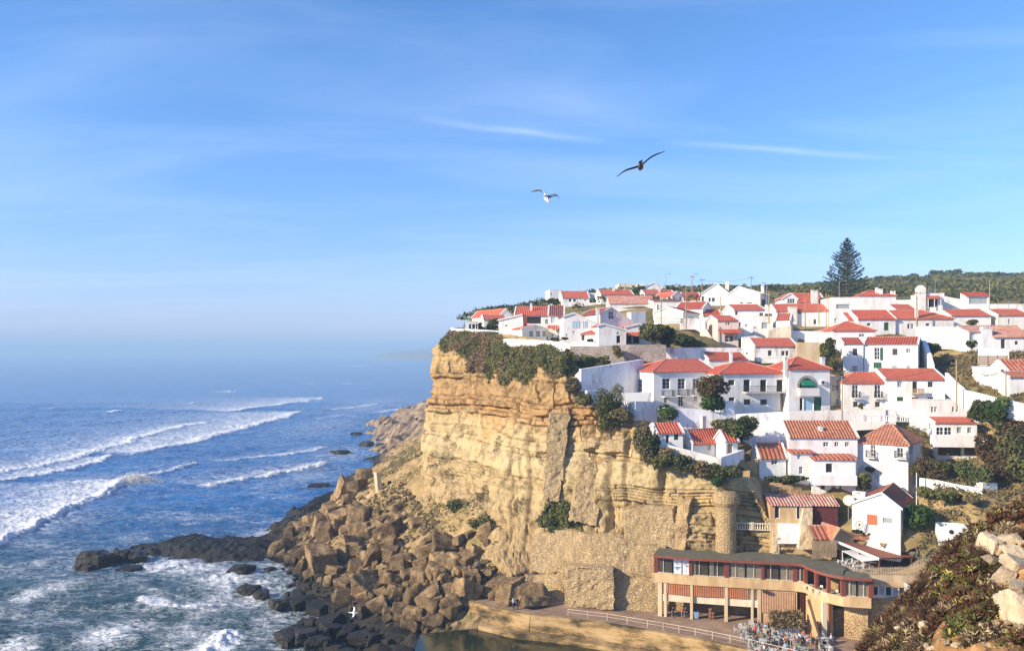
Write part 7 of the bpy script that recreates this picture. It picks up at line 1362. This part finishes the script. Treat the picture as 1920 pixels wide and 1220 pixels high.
SL = {'maroon': leafmat('maroon_leaf', (.075, .028, .018), (.15, .06, .035)), 'brown': leafmat('brown_twig', (.05, .03, .02), (.11, .07, .042)), 'olive': leafmat('fleshy_olive_leaf', (.09, .085, .02), (.17, .15, .045)), 'yellow': leafmat('yellow_leaf', (.34, .27, .05), (.5, .42, .10)), 'red': leafmat('crimson_leaf', (.17, .025, .018), (.27, .05, .03)), 'green': leafmat('fleshy_green_leaf', (.06, .09, .03), (.12, .16, .06)), 'pale': leafmat('straw_leaf', (.34, .25, .13), (.5, .40, .24))}
def succ(label, px, py, w, h_, n, mix, ln=.26, wd=.022, group='succulent shrubs on the near slope'):
    p = nhit(px, py + h_ * .5)
    if p is None: return
    rx, rz = w / F * p.y, h_ / F * p.y; root = empty('succulent_shrub', p - Vector((0, 0, .1))); tag(root, label, 'shrub', group); nr_ = max(8, int(n / 26)); c = rng.normal(size=(nr_, 3)) * .42; c[:, 2] = rng.random(nr_) * 1.0
    dd_ = np.sqrt(c[:, 0] ** 2 + c[:, 1] ** 2); c[:, 2] *= np.clip(1.15 - dd_ ** 1.5 * .8, .1, 1); c = c * np.array([rx, rx * .9, rz * 1.15]); gx_ = near(c[:, 0] + p.x, c[:, 1] + p.y) - p.z; c[:, 2] += gx_ * .9
    pick = rng.integers(0, nr_, n); V, Fc = blades(c[pick] + rng.normal(size=(n, 3)) * .035, n, ln, wd); keys = list(mix); pr = np.array([mix[k] for k in keys]); col_ = rng.choice(len(keys), nr_, p=pr / pr.sum()); mi = np.repeat(np.where(rng.random(n) < .72, col_[pick], rng.choice(len(keys), n, p=pr / pr.sum())), 2); npmesh('foliage', V, Fc, [SL[k] for k in keys], root, mi=mi)
    mb = MB()
    for i in range(min(8, nr_)): mb.tube([(0, 0, -.1), Vector(c[i]) * .5 + Vector((0, 0, .05)), Vector(c[i])], [.03, .02, .012], 5)
    mb.build('stem', M['bark'], root)
MX = {'m': {'maroon': 4, 'brown': 4, 'olive': 2, 'yellow': .35, 'pale': .8}, 'b': {'brown': 6, 'maroon': 2, 'pale': 1.2}, 'o': {'olive': 4, 'green': 2, 'maroon': 2, 'yellow': .8, 'brown': 2}, 'y': {'yellow': 5, 'olive': 2, 'brown': 1}, 'r': {'red': 4, 'maroon': 4, 'brown': 1}, 'g': {'green': 4, 'olive': 3, 'brown': 1.5}, 's': {'pale': 3, 'brown': 4, 'olive': 1}}
SUCC = [(1908, 955, 34, 26, 'm'), (1868, 970, 34, 26, 'm'), (1838, 990, 30, 26, 'm'), (1850, 1012, 26, 22, 'b'), (1810, 1008, 32, 26, 's'), (1786, 1025, 28, 26, 'm'), (1765, 1046, 26, 24, 'b'), (1796, 1052, 32, 28, 'o'), (1757, 1074, 26, 26, 'o'), (1735, 1092, 24, 24, 'b'), (1775, 1092, 30, 28, 'o'), (1812, 1075, 32, 30, 'm'), (1716, 1110, 24, 24, 'b'), (1750, 1122, 30, 28, 'm'), (1792, 1126, 32, 30, 'm'), (1832, 1102, 30, 28, 'm'), (1840, 1062, 28, 26, 'o'), (1698, 1130, 22, 22, 'b'), (1678, 1147, 22, 22, 'b'), (1726, 1150, 24, 20, 'b'), (1655, 1168, 20, 20, 'b'), (1638, 1192, 18, 18, 's'), (1770, 1152, 30, 26, 'm'), (1806, 1160, 32, 28, 'o'), (1850, 1146, 30, 26, 'o'), (1868, 1112, 26, 22, 'm'), (1690, 1196, 24, 16, 's'), (1722, 1204, 26, 18, 's'), (1902, 1200, 28, 26, 'm'), (1884, 992, 26, 20, 's'), (1914, 1000, 22, 20, 'b'), (1822, 1040, 26, 24, 'b'), (1860, 1180, 22, 16, 's'), (1830, 1190, 20, 14, 's'), (1650, 1215, 18, 12, 's')]
SPEC = [(1733, 1096, 15, 13, 'y', 'small bright yellow succulent low on the near slope'), (1806, 1060, 14, 16, 'y', 'yellow-green succulent in the middle of the near shrubs'), (1840, 1038, 10, 8, 'r', 'small crimson succulent beside the pale rocks'), (1782, 1112, 12, 11, 'r', 'crimson succulent among the maroon shrubs'), (1846, 1128, 18, 15, 'g', 'fresh green succulent right of the maroon shrubs'), (1790, 1015, 18, 13, 'g', 'grey-green succulent on the crest of the near slope'), (1745, 1080, 14, 16, 'g', 'green succulent beside the small yellow one')]
KN = {'m': 'maroon leafy shrub covering the near slope', 'b': 'bare brown twiggy shrub on the near slope', 's': 'straw-coloured dry shrub on the near slope', 'o': 'olive and maroon fleshy-leaved shrub on the near slope', 'r': 'deep red shrub on the near slope'}
SUCC += [(px - 14, py + 16, 24, 22, 'b' if i % 2 else 'm') for i, (px, py, *_) in enumerate(SUCC) if px < 1800] + [(1760, 1120, 30, 26, 'o'), (1812, 1100, 30, 26, 'o'), (1735, 1128, 26, 22, 'm'), (1812, 1135, 30, 26, 'm'), (1705, 1150, 24, 20, 'b'), (1670, 1175, 22, 18, 'b'), (1790, 1080, 28, 26, 'm'), (1700, 1140, 22, 20, 'm'), (1880, 965, 26, 22, 'm')]
for px, py, w, h_, kd in SUCC: succ(KN[kd], px, py, w * 1.15, h_ * 1.15, 1700, MX[kd], .26 if kd != 'b' else .36, .022 if kd != 'b' else .011)
for px, py, w, h_, kd, lb in SPEC: succ(lb, px, py, w, h_, 520, MX[kd], .26, .026, None)
NEARP = [rockmesh('rock', 600 + i, .6, e_, .07, 8, 'palerock', True) for i, e_ in enumerate([(1, .8, .7), (1, .9, .5), (.8, .7, .9), (1, .6, .6)])]
NR = [(1890, 1012, 42, 'pale rock at the top of the near rocky bank'), (1858, 1022, 56, 'broad pale slab of rock beside the shrubs on the near bank'), (1902, 1034, 40, 0), (1870, 1052, 44, 0), (1912, 1064, 56, 'large rounded pale rock at the right edge of the photo'), (1886, 1082, 46, 0), (1908, 1106, 50, 0), (1878, 1128, 40, 0), (1905, 1146, 70, 'cracked cream-coloured rock face low on the right edge'), (1700, 1168, 16, 0), (1716, 1160, 22, 'upright white rock in the small rock cluster on the near slope'), (1735, 1172, 24, 'flat white rock in the small rock cluster on the near slope'), (1690, 1178, 20, 0), (1730, 1152, 12, 0), (1708, 1180, 18, 0), (1752, 1168, 14, 0), (1775, 1203, 14, 0), (1792, 1208, 15, 0), (1745, 1214, 14, 0), (1846, 1000, 22, 0), (1875, 1000, 20, 0), (1918, 1018, 22, 0), (1890, 1048, 20, 0), (1860, 1090, 18, 0), (1893, 1120, 18, 0), (1870, 1165, 16, 0), (1840, 1170, 12, 0), (1815, 1200, 14, 0), (1850, 1212, 16, 0), (1880, 1216, 14, 0), (1765, 1185, 10, 0), (1720, 1190, 10, 0), (1670, 1190, 10, 0), (1660, 1205, 12, 0), (1640, 1215, 10, 0), (1700, 1215, 12, 0)]
for px, py, w, lb in NR:
    p = nhit(px, py + w * .2)
    if p is None: continue
    s = w / F * p.y * .52; put_rock(NEARP[rr_.randrange(4)], p, (s, s * rr_.uniform(.7, 1), s * rr_.uniform(.6, .95)), (rr_.uniform(-.4, .4), rr_.uniform(-.4, .4), rr_.uniform(0, 6.28)), lb or 'pale limestone rock lying on the near slope', None if lb else 'pale rocks on the near slope', 'rock', 'rock', .35)
n_ = 900; a_ = rng.uniform(13, 27, n_); b_ = rng.uniform(21, 42, n_); z_ = near(a_, b_); VV, FF, k0 = [], [], 0
for x, y, z in zip(a_, b_, z_):
    s = rng.uniform(.025, .11); q, _ = np.linalg.qr(rng.normal(size=(3, 3))); V = (np.sign(Dl) * np.abs(Dl) ** .7 * (s * rng.uniform(.7, 1.2, 3))) @ q + np.array([x, y, z + .12]); VV.append(V); FF.append(Fl + k0); k0 += len(V)
o = npmesh('gravel', np.concatenate(VV), np.concatenate(FF), M['palerock']); tag(o, 'small pale stones scattered over the near slope', 'gravel', kind='stuff')
# ------------------------------------------------------------------ people, tables and chairs, gulls
SKIN = plain('skin', (.42, .25, .17), .6); HAIRS = [plain('dark_hair', (.03, .02, .015), .6), plain('brown_hair', (.10, .055, .03), .6), plain('fair_hair', (.32, .2, .1), .6)]
CL_ = {k: plain(k.replace(' ', '_') + '_cloth', c, .85) for k, c in {'white': (.72, .72, .72), 'red': (.42, .05, .04), 'black': (.02, .02, .022), 'navy': (.03, .045, .10), 'pale blue': (.3, .42, .58), 'grey': (.25, .25, .26), 'orange': (.5, .16, .06), 'pink': (.58, .28, .3), 'beige': (.48, .38, .27), 'green': (.08, .16, .08), 'yellow': (.55, .42, .1)}.items()}
def body(name, J, bones, fingers=True):
    """J name -> (point, radius); bones (a, b, material); one continuous skinned surface"""
    names = list(J); pts = [Vector(J[k][0]) for k in names]; rad = [J[k][1] for k in names]; E = [(names.index(a), names.index(b)) for a, b, _ in bones]; bm_ = [m_ for *_, m_ in bones]
    if fingers:
        for sd in ('L', 'R'):
            w, h_ = pts[names.index('wrist' + sd)], pts[names.index('hand' + sd)]; d = (h_ - w).normalized(); s = d.cross(Vector((0, 0, 1))); s = (s if s.length > .2 else d.cross(Vector((0, 1, 0)))).normalized(); nrm = s.cross(d)
            for i, (o_, L_) in enumerate(((-.030, .062), (-.010, .075), (.010, .080), (.030, .070), (None, .055))):
                a = h_ + s * o_ if o_ is not None else h_ * .65 + w * .35 + s * .038; dd_ = d if o_ is not None else (d * .6 + s * .8).normalized(); k = len(pts); hi = names.index('hand' + sd)
                pts += [a + dd_ * L_ * .5, a + dd_ * L_ * .85 - nrm * .018]; rad += [.0095, .008]; E += [(hi, k), (k, k + 1)]; bm_ += [2, 2]
    me = bpy.data.meshes.new(name); me.from_pydata(pts, E, []); o = bpy.data.objects.new(name, me); COL.objects.link(o); o.modifiers.new('s', 'SKIN'); sv = me.skin_vertices[0].data
    for i, r in enumerate(rad): sv[i].radius = (r, r)
    sv[names.index('pelvis')].use_root = True; ss = o.modifiers.new('u', 'SUBSURF'); ss.levels = ss.render_levels = 1
    dg = bpy.context.evaluated_depsgraph_get(); m2 = bpy.data.meshes.new_from_object(o.evaluated_get(dg)); m2.name = name; bpy.data.objects.remove(o)
    n = len(m2.vertices); co = np.empty(n * 3); m2.vertices.foreach_get('co', co); co = co.reshape(-1, 3); cen = np.array([np.mean(co[list(p.vertices)], axis=0) for p in m2.polygons])
    best = np.full(len(cen), 9.0); mi = np.zeros(len(cen), int)
    for (a, b), mm in zip(E, bm_):
        A, B_ = np.array(pts[a]), np.array(pts[b]); ab = B_ - A; t_ = np.clip(((cen - A) @ ab) / (ab @ ab + 1e-9), 0, 1); d = np.linalg.norm(cen - A - t_[:, None] * ab, axis=1) - .5 * (rad[a] * (1 - t_) + rad[b] * t_); k = d < best; best[k] = d[k]; mi[k] = mm
    m2.materials.clear()
    for m_ in (CL_['white'], CL_['navy'], SKIN, CL_['black']): m2.materials.append(m_)
    m2.polygons.foreach_set('material_index', mi); m2.polygons.foreach_set('use_smooth', [True] * len(mi)); return m2
def figure(pose):
    S = pose.startswith('sit'); hz_ = .50 if S else .93; J = {'pelvis': ((0, 0, hz_), .13), 'waist': ((0, .02 if S else 0, hz_ + .17), .115), 'chest': ((0, .03 if S else 0, hz_ + .38), .145), 'neckb': ((0, .02, hz_ + .52), .062), 'neck': ((0, 0, hz_ + .58), .052), 'head': ((0, -.025, hz_ + .68), .088), 'top': ((0, -.01, hz_ + .77), .075), 'nose': ((0, -.125, hz_ + .675), .016)}
    if pose == 'sitlean': J['chest'] = ((0, .12, hz_ + .36), .145); J['neckb'] = ((0, .14, hz_ + .5), .062); J['neck'] = ((0, .12, hz_ + .56), .052); J['head'] = ((0, .09, hz_ + .66), .088); J['top'] = ((0, .10, hz_ + .75), .075); J['nose'] = ((0, -.01, hz_ + .655), .016)
    for sd, g in (('L', -1), ('R', 1)):
        cy_ = J['chest'][0][1]; J['sh' + sd] = ((.17 * g, cy_, hz_ + .47), .062)
        if S:
            J['elb' + sd] = ((.23 * g, cy_ - .06, hz_ + .22), .045); J['wrist' + sd] = ((.15 * g, cy_ - .27, hz_ + .25), .032); J['hand' + sd] = ((.12 * g, cy_ - .35, hz_ + .25), .034)
            J['hip' + sd] = ((.095 * g, -.02, hz_ - .02), .095); J['knee' + sd] = ((.11 * g, -.43, hz_ - .01), .065); J['ank' + sd] = ((.11 * g, -.42, .09), .042); J['toe' + sd] = ((.11 * g, -.58, .04), .038)
        else:
            st_ = (.24 * g if pose == 'walk' else 0); J['elb' + sd] = ((.23 * g, cy_ + .04 + st_ * .5, hz_ + .20), .043); J['wrist' + sd] = ((.23 * g, cy_ - .08 + st_ * .9, hz_ - .03), .031); J['hand' + sd] = ((.225 * g, cy_ - .10 + st_, hz_ - .11), .034)
            J['hip' + sd] = ((.095 * g, 0, hz_ - .06), .098); J['knee' + sd] = ((.10 * g, -.03 - st_ * .5, .49), .066); J['ank' + sd] = ((.10 * g, .02 - st_ * (1.0 if st_ > 0 else 1.35), .09 if st_ >= 0 else .14), .042); J['toe' + sd] = ((.11 * g, -.13 - st_ * 1.0, .04), .036)
    B_ = [('pelvis', 'waist', 0), ('waist', 'chest', 0), ('chest', 'neckb', 0), ('neckb', 'neck', 2), ('neck', 'head', 2), ('head', 'top', 2), ('head', 'nose', 2)]
    for sd in 'LR': B_ += [('chest', 'sh' + sd, 0), ('sh' + sd, 'elb' + sd, 0), ('elb' + sd, 'wrist' + sd, 2), ('wrist' + sd, 'hand' + sd, 2), ('pelvis', 'hip' + sd, 1), ('hip' + sd, 'knee' + sd, 1), ('knee' + sd, 'ank' + sd, 1), ('ank' + sd, 'toe' + sd, 3)]
    me = body('person', J, B_); h_ = Vector(J['head'][0]) + Vector((0, .022, .035)); V = DIR * np.array([.098, .105, .105]); V[:, 2] = np.where((V[:, 1] < -.02) & (V[:, 2] < .035), V[:, 2] * .0 + .03, V[:, 2]); V[:, 1] = np.where(V[:, 2] < .03, np.maximum(V[:, 1], .0), V[:, 1])
    ho = npmesh('hair', V + np.array(h_), DF, HAIRS[0], smooth=True); hm = ho.data; bpy.data.objects.remove(ho); return me, hm
POSE = {k: figure(k) for k in ('stand', 'walk', 'sit', 'sitlean')}
def person(loc, rz, pose, top, legs, label, group=None, hair=0, s=1.0):
    me, hm = POSE[pose]; o = bpy.data.objects.new('person', me); COL.objects.link(o); o.location = loc; o.rotation_euler = (0, 0, rz); o.scale = (s, s, s); tag(o, label, 'person', group)
    for i, m_ in enumerate((CL_[top], CL_[legs], SKIN, CL_['black'])): o.material_slots[i].link = 'OBJECT'; o.material_slots[i].material = m_
    h = bpy.data.objects.new('hair', hm); COL.objects.link(h); h.parent = o; h.material_slots[0].link = 'OBJECT'; h.material_slots[0].material = HAIRS[hair]; return o
M['plastic'] = plain('offwhite_plastic', (.50, .50, .49), .5)
def mk_chair():
    r = empty('chair', (0, 0, 0)); mb = MB(); mb.box(-.21, .21, -.21, .21, .43, .46); mb.build('seat', M['plastic'], r); mb = MB(); mb.hexa([(-.21, .20, .62), (.21, .20, .62), (.21, .225, .62), (-.21, .225, .62)], [(-.20, .26, .88), (.20, .26, .88), (.20, .285, .88), (-.20, .285, .88)]); mb.build('backrest', M['plastic'], r)
    for x in (-.19, .19):
        mb = MB(); mb.bar((x, -.19, 0), (x, -.19, .43), .035); mb.build('leg', M['plastic'], r); mb = MB(); mb.bar((x, .22, 0), (x, .19, .45), .035); mb.bar((x, .19, .45), (x, .26, .86), .03); mb.build('leg', M['plastic'], r)
        mb = MB(); mb.bar((x * 1.1, -.19, .64), (x * 1.1, .22, .66), .04, .025); mb.build('armrest', M['plastic'], r)
    return r
def mk_table():
    r = empty('table', (0, 0, 0)); mb = MB(); mb.box(-.45, .45, -.45, .45, .71, .74); mb.build('tabletop', M['plastic'], r)
    for x in (-.38, .38):
        for y in (-.38, .38): mb = MB(); mb.bar((x, y, 0), (x, y, .71), .05); mb.build('leg', M['plastic'], r)
    return r
ch0, tb0 = mk_chair(), mk_table(); usedc = [0, 0]
def put(o0, k, loc, rz, label, cat, group):
    o = o0 if usedc[k] == 0 else copy_tree(o0); usedc[k] += 1; o.location = loc; o.rotation_euler = (0, 0, rz); tag(o, label, cat, group); return o
TB = [(1392, 1186), (1412, 1180), (1436, 1190), (1462, 1183), (1490, 1186), (1518, 1184), (1404, 1204), (1430, 1210), (1456, 1204), (1484, 1208), (1512, 1203), (1420, 1226), (1448, 1228), (1476, 1228), (1506, 1226), (1545, 1206), (1552, 1222)]
tops, lg = ['white', 'red', 'black', 'pale blue', 'grey', 'orange', 'navy', 'pink', 'beige', 'green', 'yellow'], ['navy', 'black', 'grey', 'beige']; g_ = random.Random(11); ns = {}
for ti, (px, py) in enumerate(TB):
    c = G(px, py, PZ); c.z = PZ; rz = g_.uniform(-.3, .3); put(tb0, 1, c, rz, 'square white table on the cafe terrace by the beach kiosk', 'table', 'white terrace tables')
    for k in range(3 + ti % 2):
        a = rz + k * math.pi / 2 + g_.uniform(-.15, .15); u = Vector((math.sin(a), -math.cos(a), 0)); p = c + u * -.78; rr3 = math.atan2(u.x, -u.y); put(ch0, 0, p, rr3, 'white chair with armrests at the tables by the beach kiosk', 'chair', 'white terrace chairs')
        if g_.random() < (.93 if ti > 1 else .15):
            t_, l_ = g_.choice(tops), g_.choice(lg); person(p + u * .04 + Vector((0, 0, -.02)), rr3, g_.choice(['sit', 'sitlean']), t_, l_, f'person in a {t_} top and {l_} trousers seated at the kiosk tables', 'people seated on the terrace', g_.randrange(3))
for px, py, po, t_, l_, lb in [(1532, 1220, 'stand', 'black', 'black', 'person in black standing beside the terrace tables'), (1478, 1172, 'stand', 'white', 'navy', 'person in a white top standing at the thatched kiosk'), (1416, 1195, 'walk', 'red', 'black', 'person in a red top walking between the white tables'), (1500, 1196, 'stand', 'pink', 'grey', 'person in a pink top standing among the white tables')]:
    p = G(px, py, PZ); person(p, g_.uniform(-2, 2), po, t_, l_, lb)
for px, py, t_, l_, lb, pz in [(963, 1142, 'white', 'navy', 'person in a white top standing at the end of the promenade', 'stand'), (970, 1142, 'black', 'navy', 'person in a black top standing close beside the one in white', 'stand')]:
    p = G(px, py, PZ); person(p, .6, pz, t_, l_, lb)
for px, py, t_, lb in [(880, 1088, 'pink', 'person in a pink top climbing on the fallen blocks'), (895, 1080, 'grey', 'person in a grey top on the fallen blocks behind the one in pink'), (880, 1128, 'white', 'person in white sitting low by the end of the walkway'), (890, 1128, 'black', 'person in black sitting low by the end of the walkway')]:
    p = hit(px, py)
    if p is not None: person(p + Vector((0, -.3, .75 if py < 1100 else .35)), .4, 'sit' if py > 1100 else 'stand', t_, 'navy', lb)
for x, d_, t_, lb in [(218, .8, 'black', 'person in dark clothes sitting on the ground in the first opening under the restaurant'), (285, 1.2, 'red', 'person in a red top seated in the first opening under the restaurant'), (300, 1.0, 'black', 'person in a black top seated next to the one in red under the restaurant')]:
    p = fpt(x) + Vector((0, d_, PZ - .02)); put(ch0, 0, p + Vector((0, 0, .02)), 0, 'white chair standing under the restaurant', 'chair', 'chairs under the restaurant'); person(p, 0, 'sit', t_, 'black', lb)
# things stored in the openings under the restaurant
p = fpt(360) + Vector((0, .6, PZ)); root = empty('bin', p); tag(root, 'blue wheeled bin beside the second pillar of the restaurant', 'bin'); mb = MB(); mb.hexa([(-.28, -.3, .1), (.28, -.3, .1), (.28, .3, .1), (-.28, .3, .1)], [(-.36, -.38, 1.0), (.36, -.38, 1.0), (.36, .38, 1.0), (-.36, .38, 1.0)]); mb.build('body', CL_['pale blue'], root); mb = MB(); mb.hexa([(-.38, -.42, 1.002), (.38, -.42, 1.002), (.38, .4, 1.002), (-.38, .4, 1.002)], [(-.36, -.38, 1.07), (.36, -.38, 1.07), (.36, .4, 1.14), (-.36, .4, 1.14)]); mb.build('lid', CL_['navy'], root)
for sx_ in (-.3, .3): mb = MB(); mb.tube([(sx_ - .04, .3, .1), (sx_ + .04, .3, .1)], .1, 12); mb.build('wheel', M['iron'], root)
for i, xx in enumerate((462, 478)):
    for j in range(3 - i):
        p = fpt(xx) + Vector((0, 1.0, PZ + j * .46)); mb = MB(); mb.lathe([(.2, 0), (.27, .12), (.29, .23), (.27, .34), (.2, .46)], (0, 0, 0), 14); o = mb.build('keg', M['brown'], smooth=True); o.location = p; tag(o, 'brown keg stacked under the restaurant', 'keg', 'kegs stacked under the restaurant')
# tables inside the open curve of the restaurant and on the upper terrace
for i, xx in enumerate((1090, 1130, 1175, 1230, 1265)):
    p = fpt(xx) + Vector((.3, 1.3, ZB + .3)); put(tb0, 1, p, .4, 'white table behind the open curved front of the restaurant', 'table', 'tables inside the restaurant')
    for s_ in (-.85, .85): q_ = p + Vector((s_ * .8, s_ * .5, 0)); rz = math.atan2(-s_ * .8, s_ * .5) + math.pi * 0; put(ch0, 0, q_, rz, 'white chair behind the open curved front of the restaurant', 'chair', 'chairs inside the restaurant')
for i, (px, py) in enumerate(((1580, 1062), (1594, 1066), (1608, 1071), (1590, 1058), (1606, 1062), (1622, 1066), (1600, 1055), (1618, 1058))):
    p = G(px, py, dz); p.z = dz; put(tb0, 1, p, .2, 'white table on the raised terrace of the cafe with the red-brown roof', 'table', 'tables on the raised cafe terrace')
    for s_ in (-.8, .8): put(ch0, 0, p + Vector((s_, 0, 0)), -math.pi / 2 if s_ < 0 else math.pi / 2, 'white chair on the raised terrace of the cafe with the red-brown roof', 'chair', 'chairs on the raised cafe terrace')
p = G(1624, 1072, dz); p.z = dz; person(p, 1.0, 'stand', 'red', 'black', 'person in a red top standing on the raised cafe terrace')
# satellite dish and water tank near the white gabled house
p = P(*Q(7, 348, 145), 104.5); root = empty('satellite_dish', p - Vector((0, 0, 1.2))); tag(root, 'beige satellite dish left of the white gabled house', 'satellite dish'); mb = MB(); mb.lathe([(.02, .0), (.35, .05), (.68, .2), (.7, .24), (.66, .2), (.3, .07), (.02, .03)], (0, 0, 0), 20); d = mb.build('dish', M['cream'], root); d.location = (0, 0, 1.2); d.rotation_euler = (R(70), 0, R(-30)); mb = MB(); mb.tube([(0, .1, -1.5), (0, .1, 1.1)], .05, 6); mb.build('mast', M['grey'], root)
p = P(*Q(7, 425, 345), 102.6); mb = MB()
for i in range(16): a0, a1 = i * math.pi / 8, (i + 1) * math.pi / 8; mb.bar((.5 * math.cos(a0), 0, .5 + .5 * math.sin(a0)), (.5 * math.cos(a1), 0, .5 + .5 * math.sin(a1)), .05); mb.bar((0, 0, .5), (.5 * math.cos(a0), 0, .5 + .5 * math.sin(a0)), .025)
o = mb.build('cart_wheel', M['iron']); o.location = p; tag(o, 'old spoked cart wheel leaning in front of the white gabled house', 'wheel')
# spray thrown up where the main breaker closes out
c = G(250, 905, 0); n_ = 22000; d = rng.normal(size=(n_, 3)) * np.array([3.0, 2.2, 1.0]); d[:, 2] = np.abs(d[:, 2]) * np.exp(-(d[:, 0] / 6) ** 2) + .3
V, Fc = leaves(np.array(c)[None] + d, .17, None, 1.2); o = npmesh('spray', V, Fc, M['frame']); tag(o, 'white spray thrown up by the breaking wave', 'spray', kind='stuff')
# gulls
def gull(label, loc, span, rot, droop, mats):
    """one continuous body: rings from bill to tail, wings grown from the shoulders"""
    V, Fc, mi = [], [], []; prof = [(-.50, .004, .0), (-.47, .012, .0), (-.43, .016, .005), (-.40, .036, .012), (-.36, .046, .016), (-.31, .040, .01), (-.24, .058, .0), (-.12, .082, -.012), (.0, .086, -.012), (.12, .070, -.004), (.24, .045, .006), (.34, .036, .01), (.44, .04, .012)]; n = 14
    for y, r, z in prof:
        fl = .25 if y > .3 else 1
        for k in range(n): a = 2 * math.pi * k / n; V.append((r * math.cos(a) * (1.0 if y < .3 else 1.7), y, z + r * fl * math.sin(a)))
    for i in range(len(prof) - 1):
        for k in range(n): j = (k + 1) % n; Fc.append((i * n + k, i * n + j, (i + 1) * n + j, (i + 1) * n + k)); mi.append(2 if i < 2 else 0)
    me0 = len(V)
    for sg in (-1, 1):
        ws = [(0, .0, .02), (.12, -.03, .05 * droop), (.32, -.07, .13 * droop), (.5, -.05, .17 * droop), (.72, .02, .13 * droop), (.88, .09, .06 * droop), (1.0, .16, .0)]; ch_ = [.20, .21, .20, .18, .14, .09, .02]; k0 = len(V)
        for (x, y, z), c in zip(ws, ch_):
            for yy, zz2 in ((y - c * .45, z), (y - c * .1, z + .018), (y + c * .55, z + .002), (y - c * .1, z - .006)): V.append((sg * (.03 + x * span / 2), yy, zz2))
        for i in range(6):
            for k in range(4): j = (k + 1) % 4; q = (k0 + i * 4 + k, k0 + i * 4 + j, k0 + i * 4 + 4 + j, k0 + i * 4 + 4 + k); Fc.append(q if sg > 0 else q[::-1]); mi.append(1 if i < 4 else 3)
    o = npmesh('gull', V, Fc, mats, smooth=True, mi=mi); o.location = loc; o.rotation_euler = rot; tag(o, label, 'gull', 'gulls in flight'); return o
GM = [plain('white_feather', (.75, .75, .75), .7), plain('grey_wing', (.13, .14, .16), .7), plain('yellow_bill', (.55, .33, .05), .5), plain('black_wingtip', (.02, .02, .025), .6)]; GD = [plain('brown_grey_feather', (.22, .18, .16), .7), plain('dark_wing', (.05, .052, .06), .7), GM[2], GM[3]]
gull('larger dark gull gliding banked with spread wings, high in the sky', P(1201, 311, 23), 1.45, (R(4), R(27), R(174)), .55, GD)
gull('smaller white-bodied gull gliding in the sky, lower left of the dark one', P(1024, 370, 31), 1.12, (R(38), R(10), R(20)), 1.3, GM)
gull('white gull flying low over the black rocks', P(663, 1148, 70), 1.3, (R(10), R(-38), R(95)), 1.0, [GM[0], GM[0], GM[2], GM[1]])
# ------------------------------------------------------------------ sea mist: one closed box of even air
hz = MB(); hz.box(-64000, 64000, -300, 71000, -9.0, 118.0)
m = bpy.data.materials.new('haze_air'); m.use_nodes = True; t = m.node_tree
for q in list(t.nodes):
    if q.type == 'BSDF_PRINCIPLED': t.nodes.remove(q)
v = t.nodes.new('ShaderNodeVolumePrincipled'); v.inputs['Color'].default_value = (0.48, 0.73, 1.0, 1); v.inputs['Density'].default_value = 0.00036; v.inputs['Anisotropy'].default_value = 0.0
t.links.new(v.outputs[0], [q for q in t.nodes if q.type == 'OUTPUT_MATERIAL'][0].inputs['Volume'])
o = hz.build('haze', m); tag(o, 'pale sea mist hanging over the water', 'haze', kind='stuff')
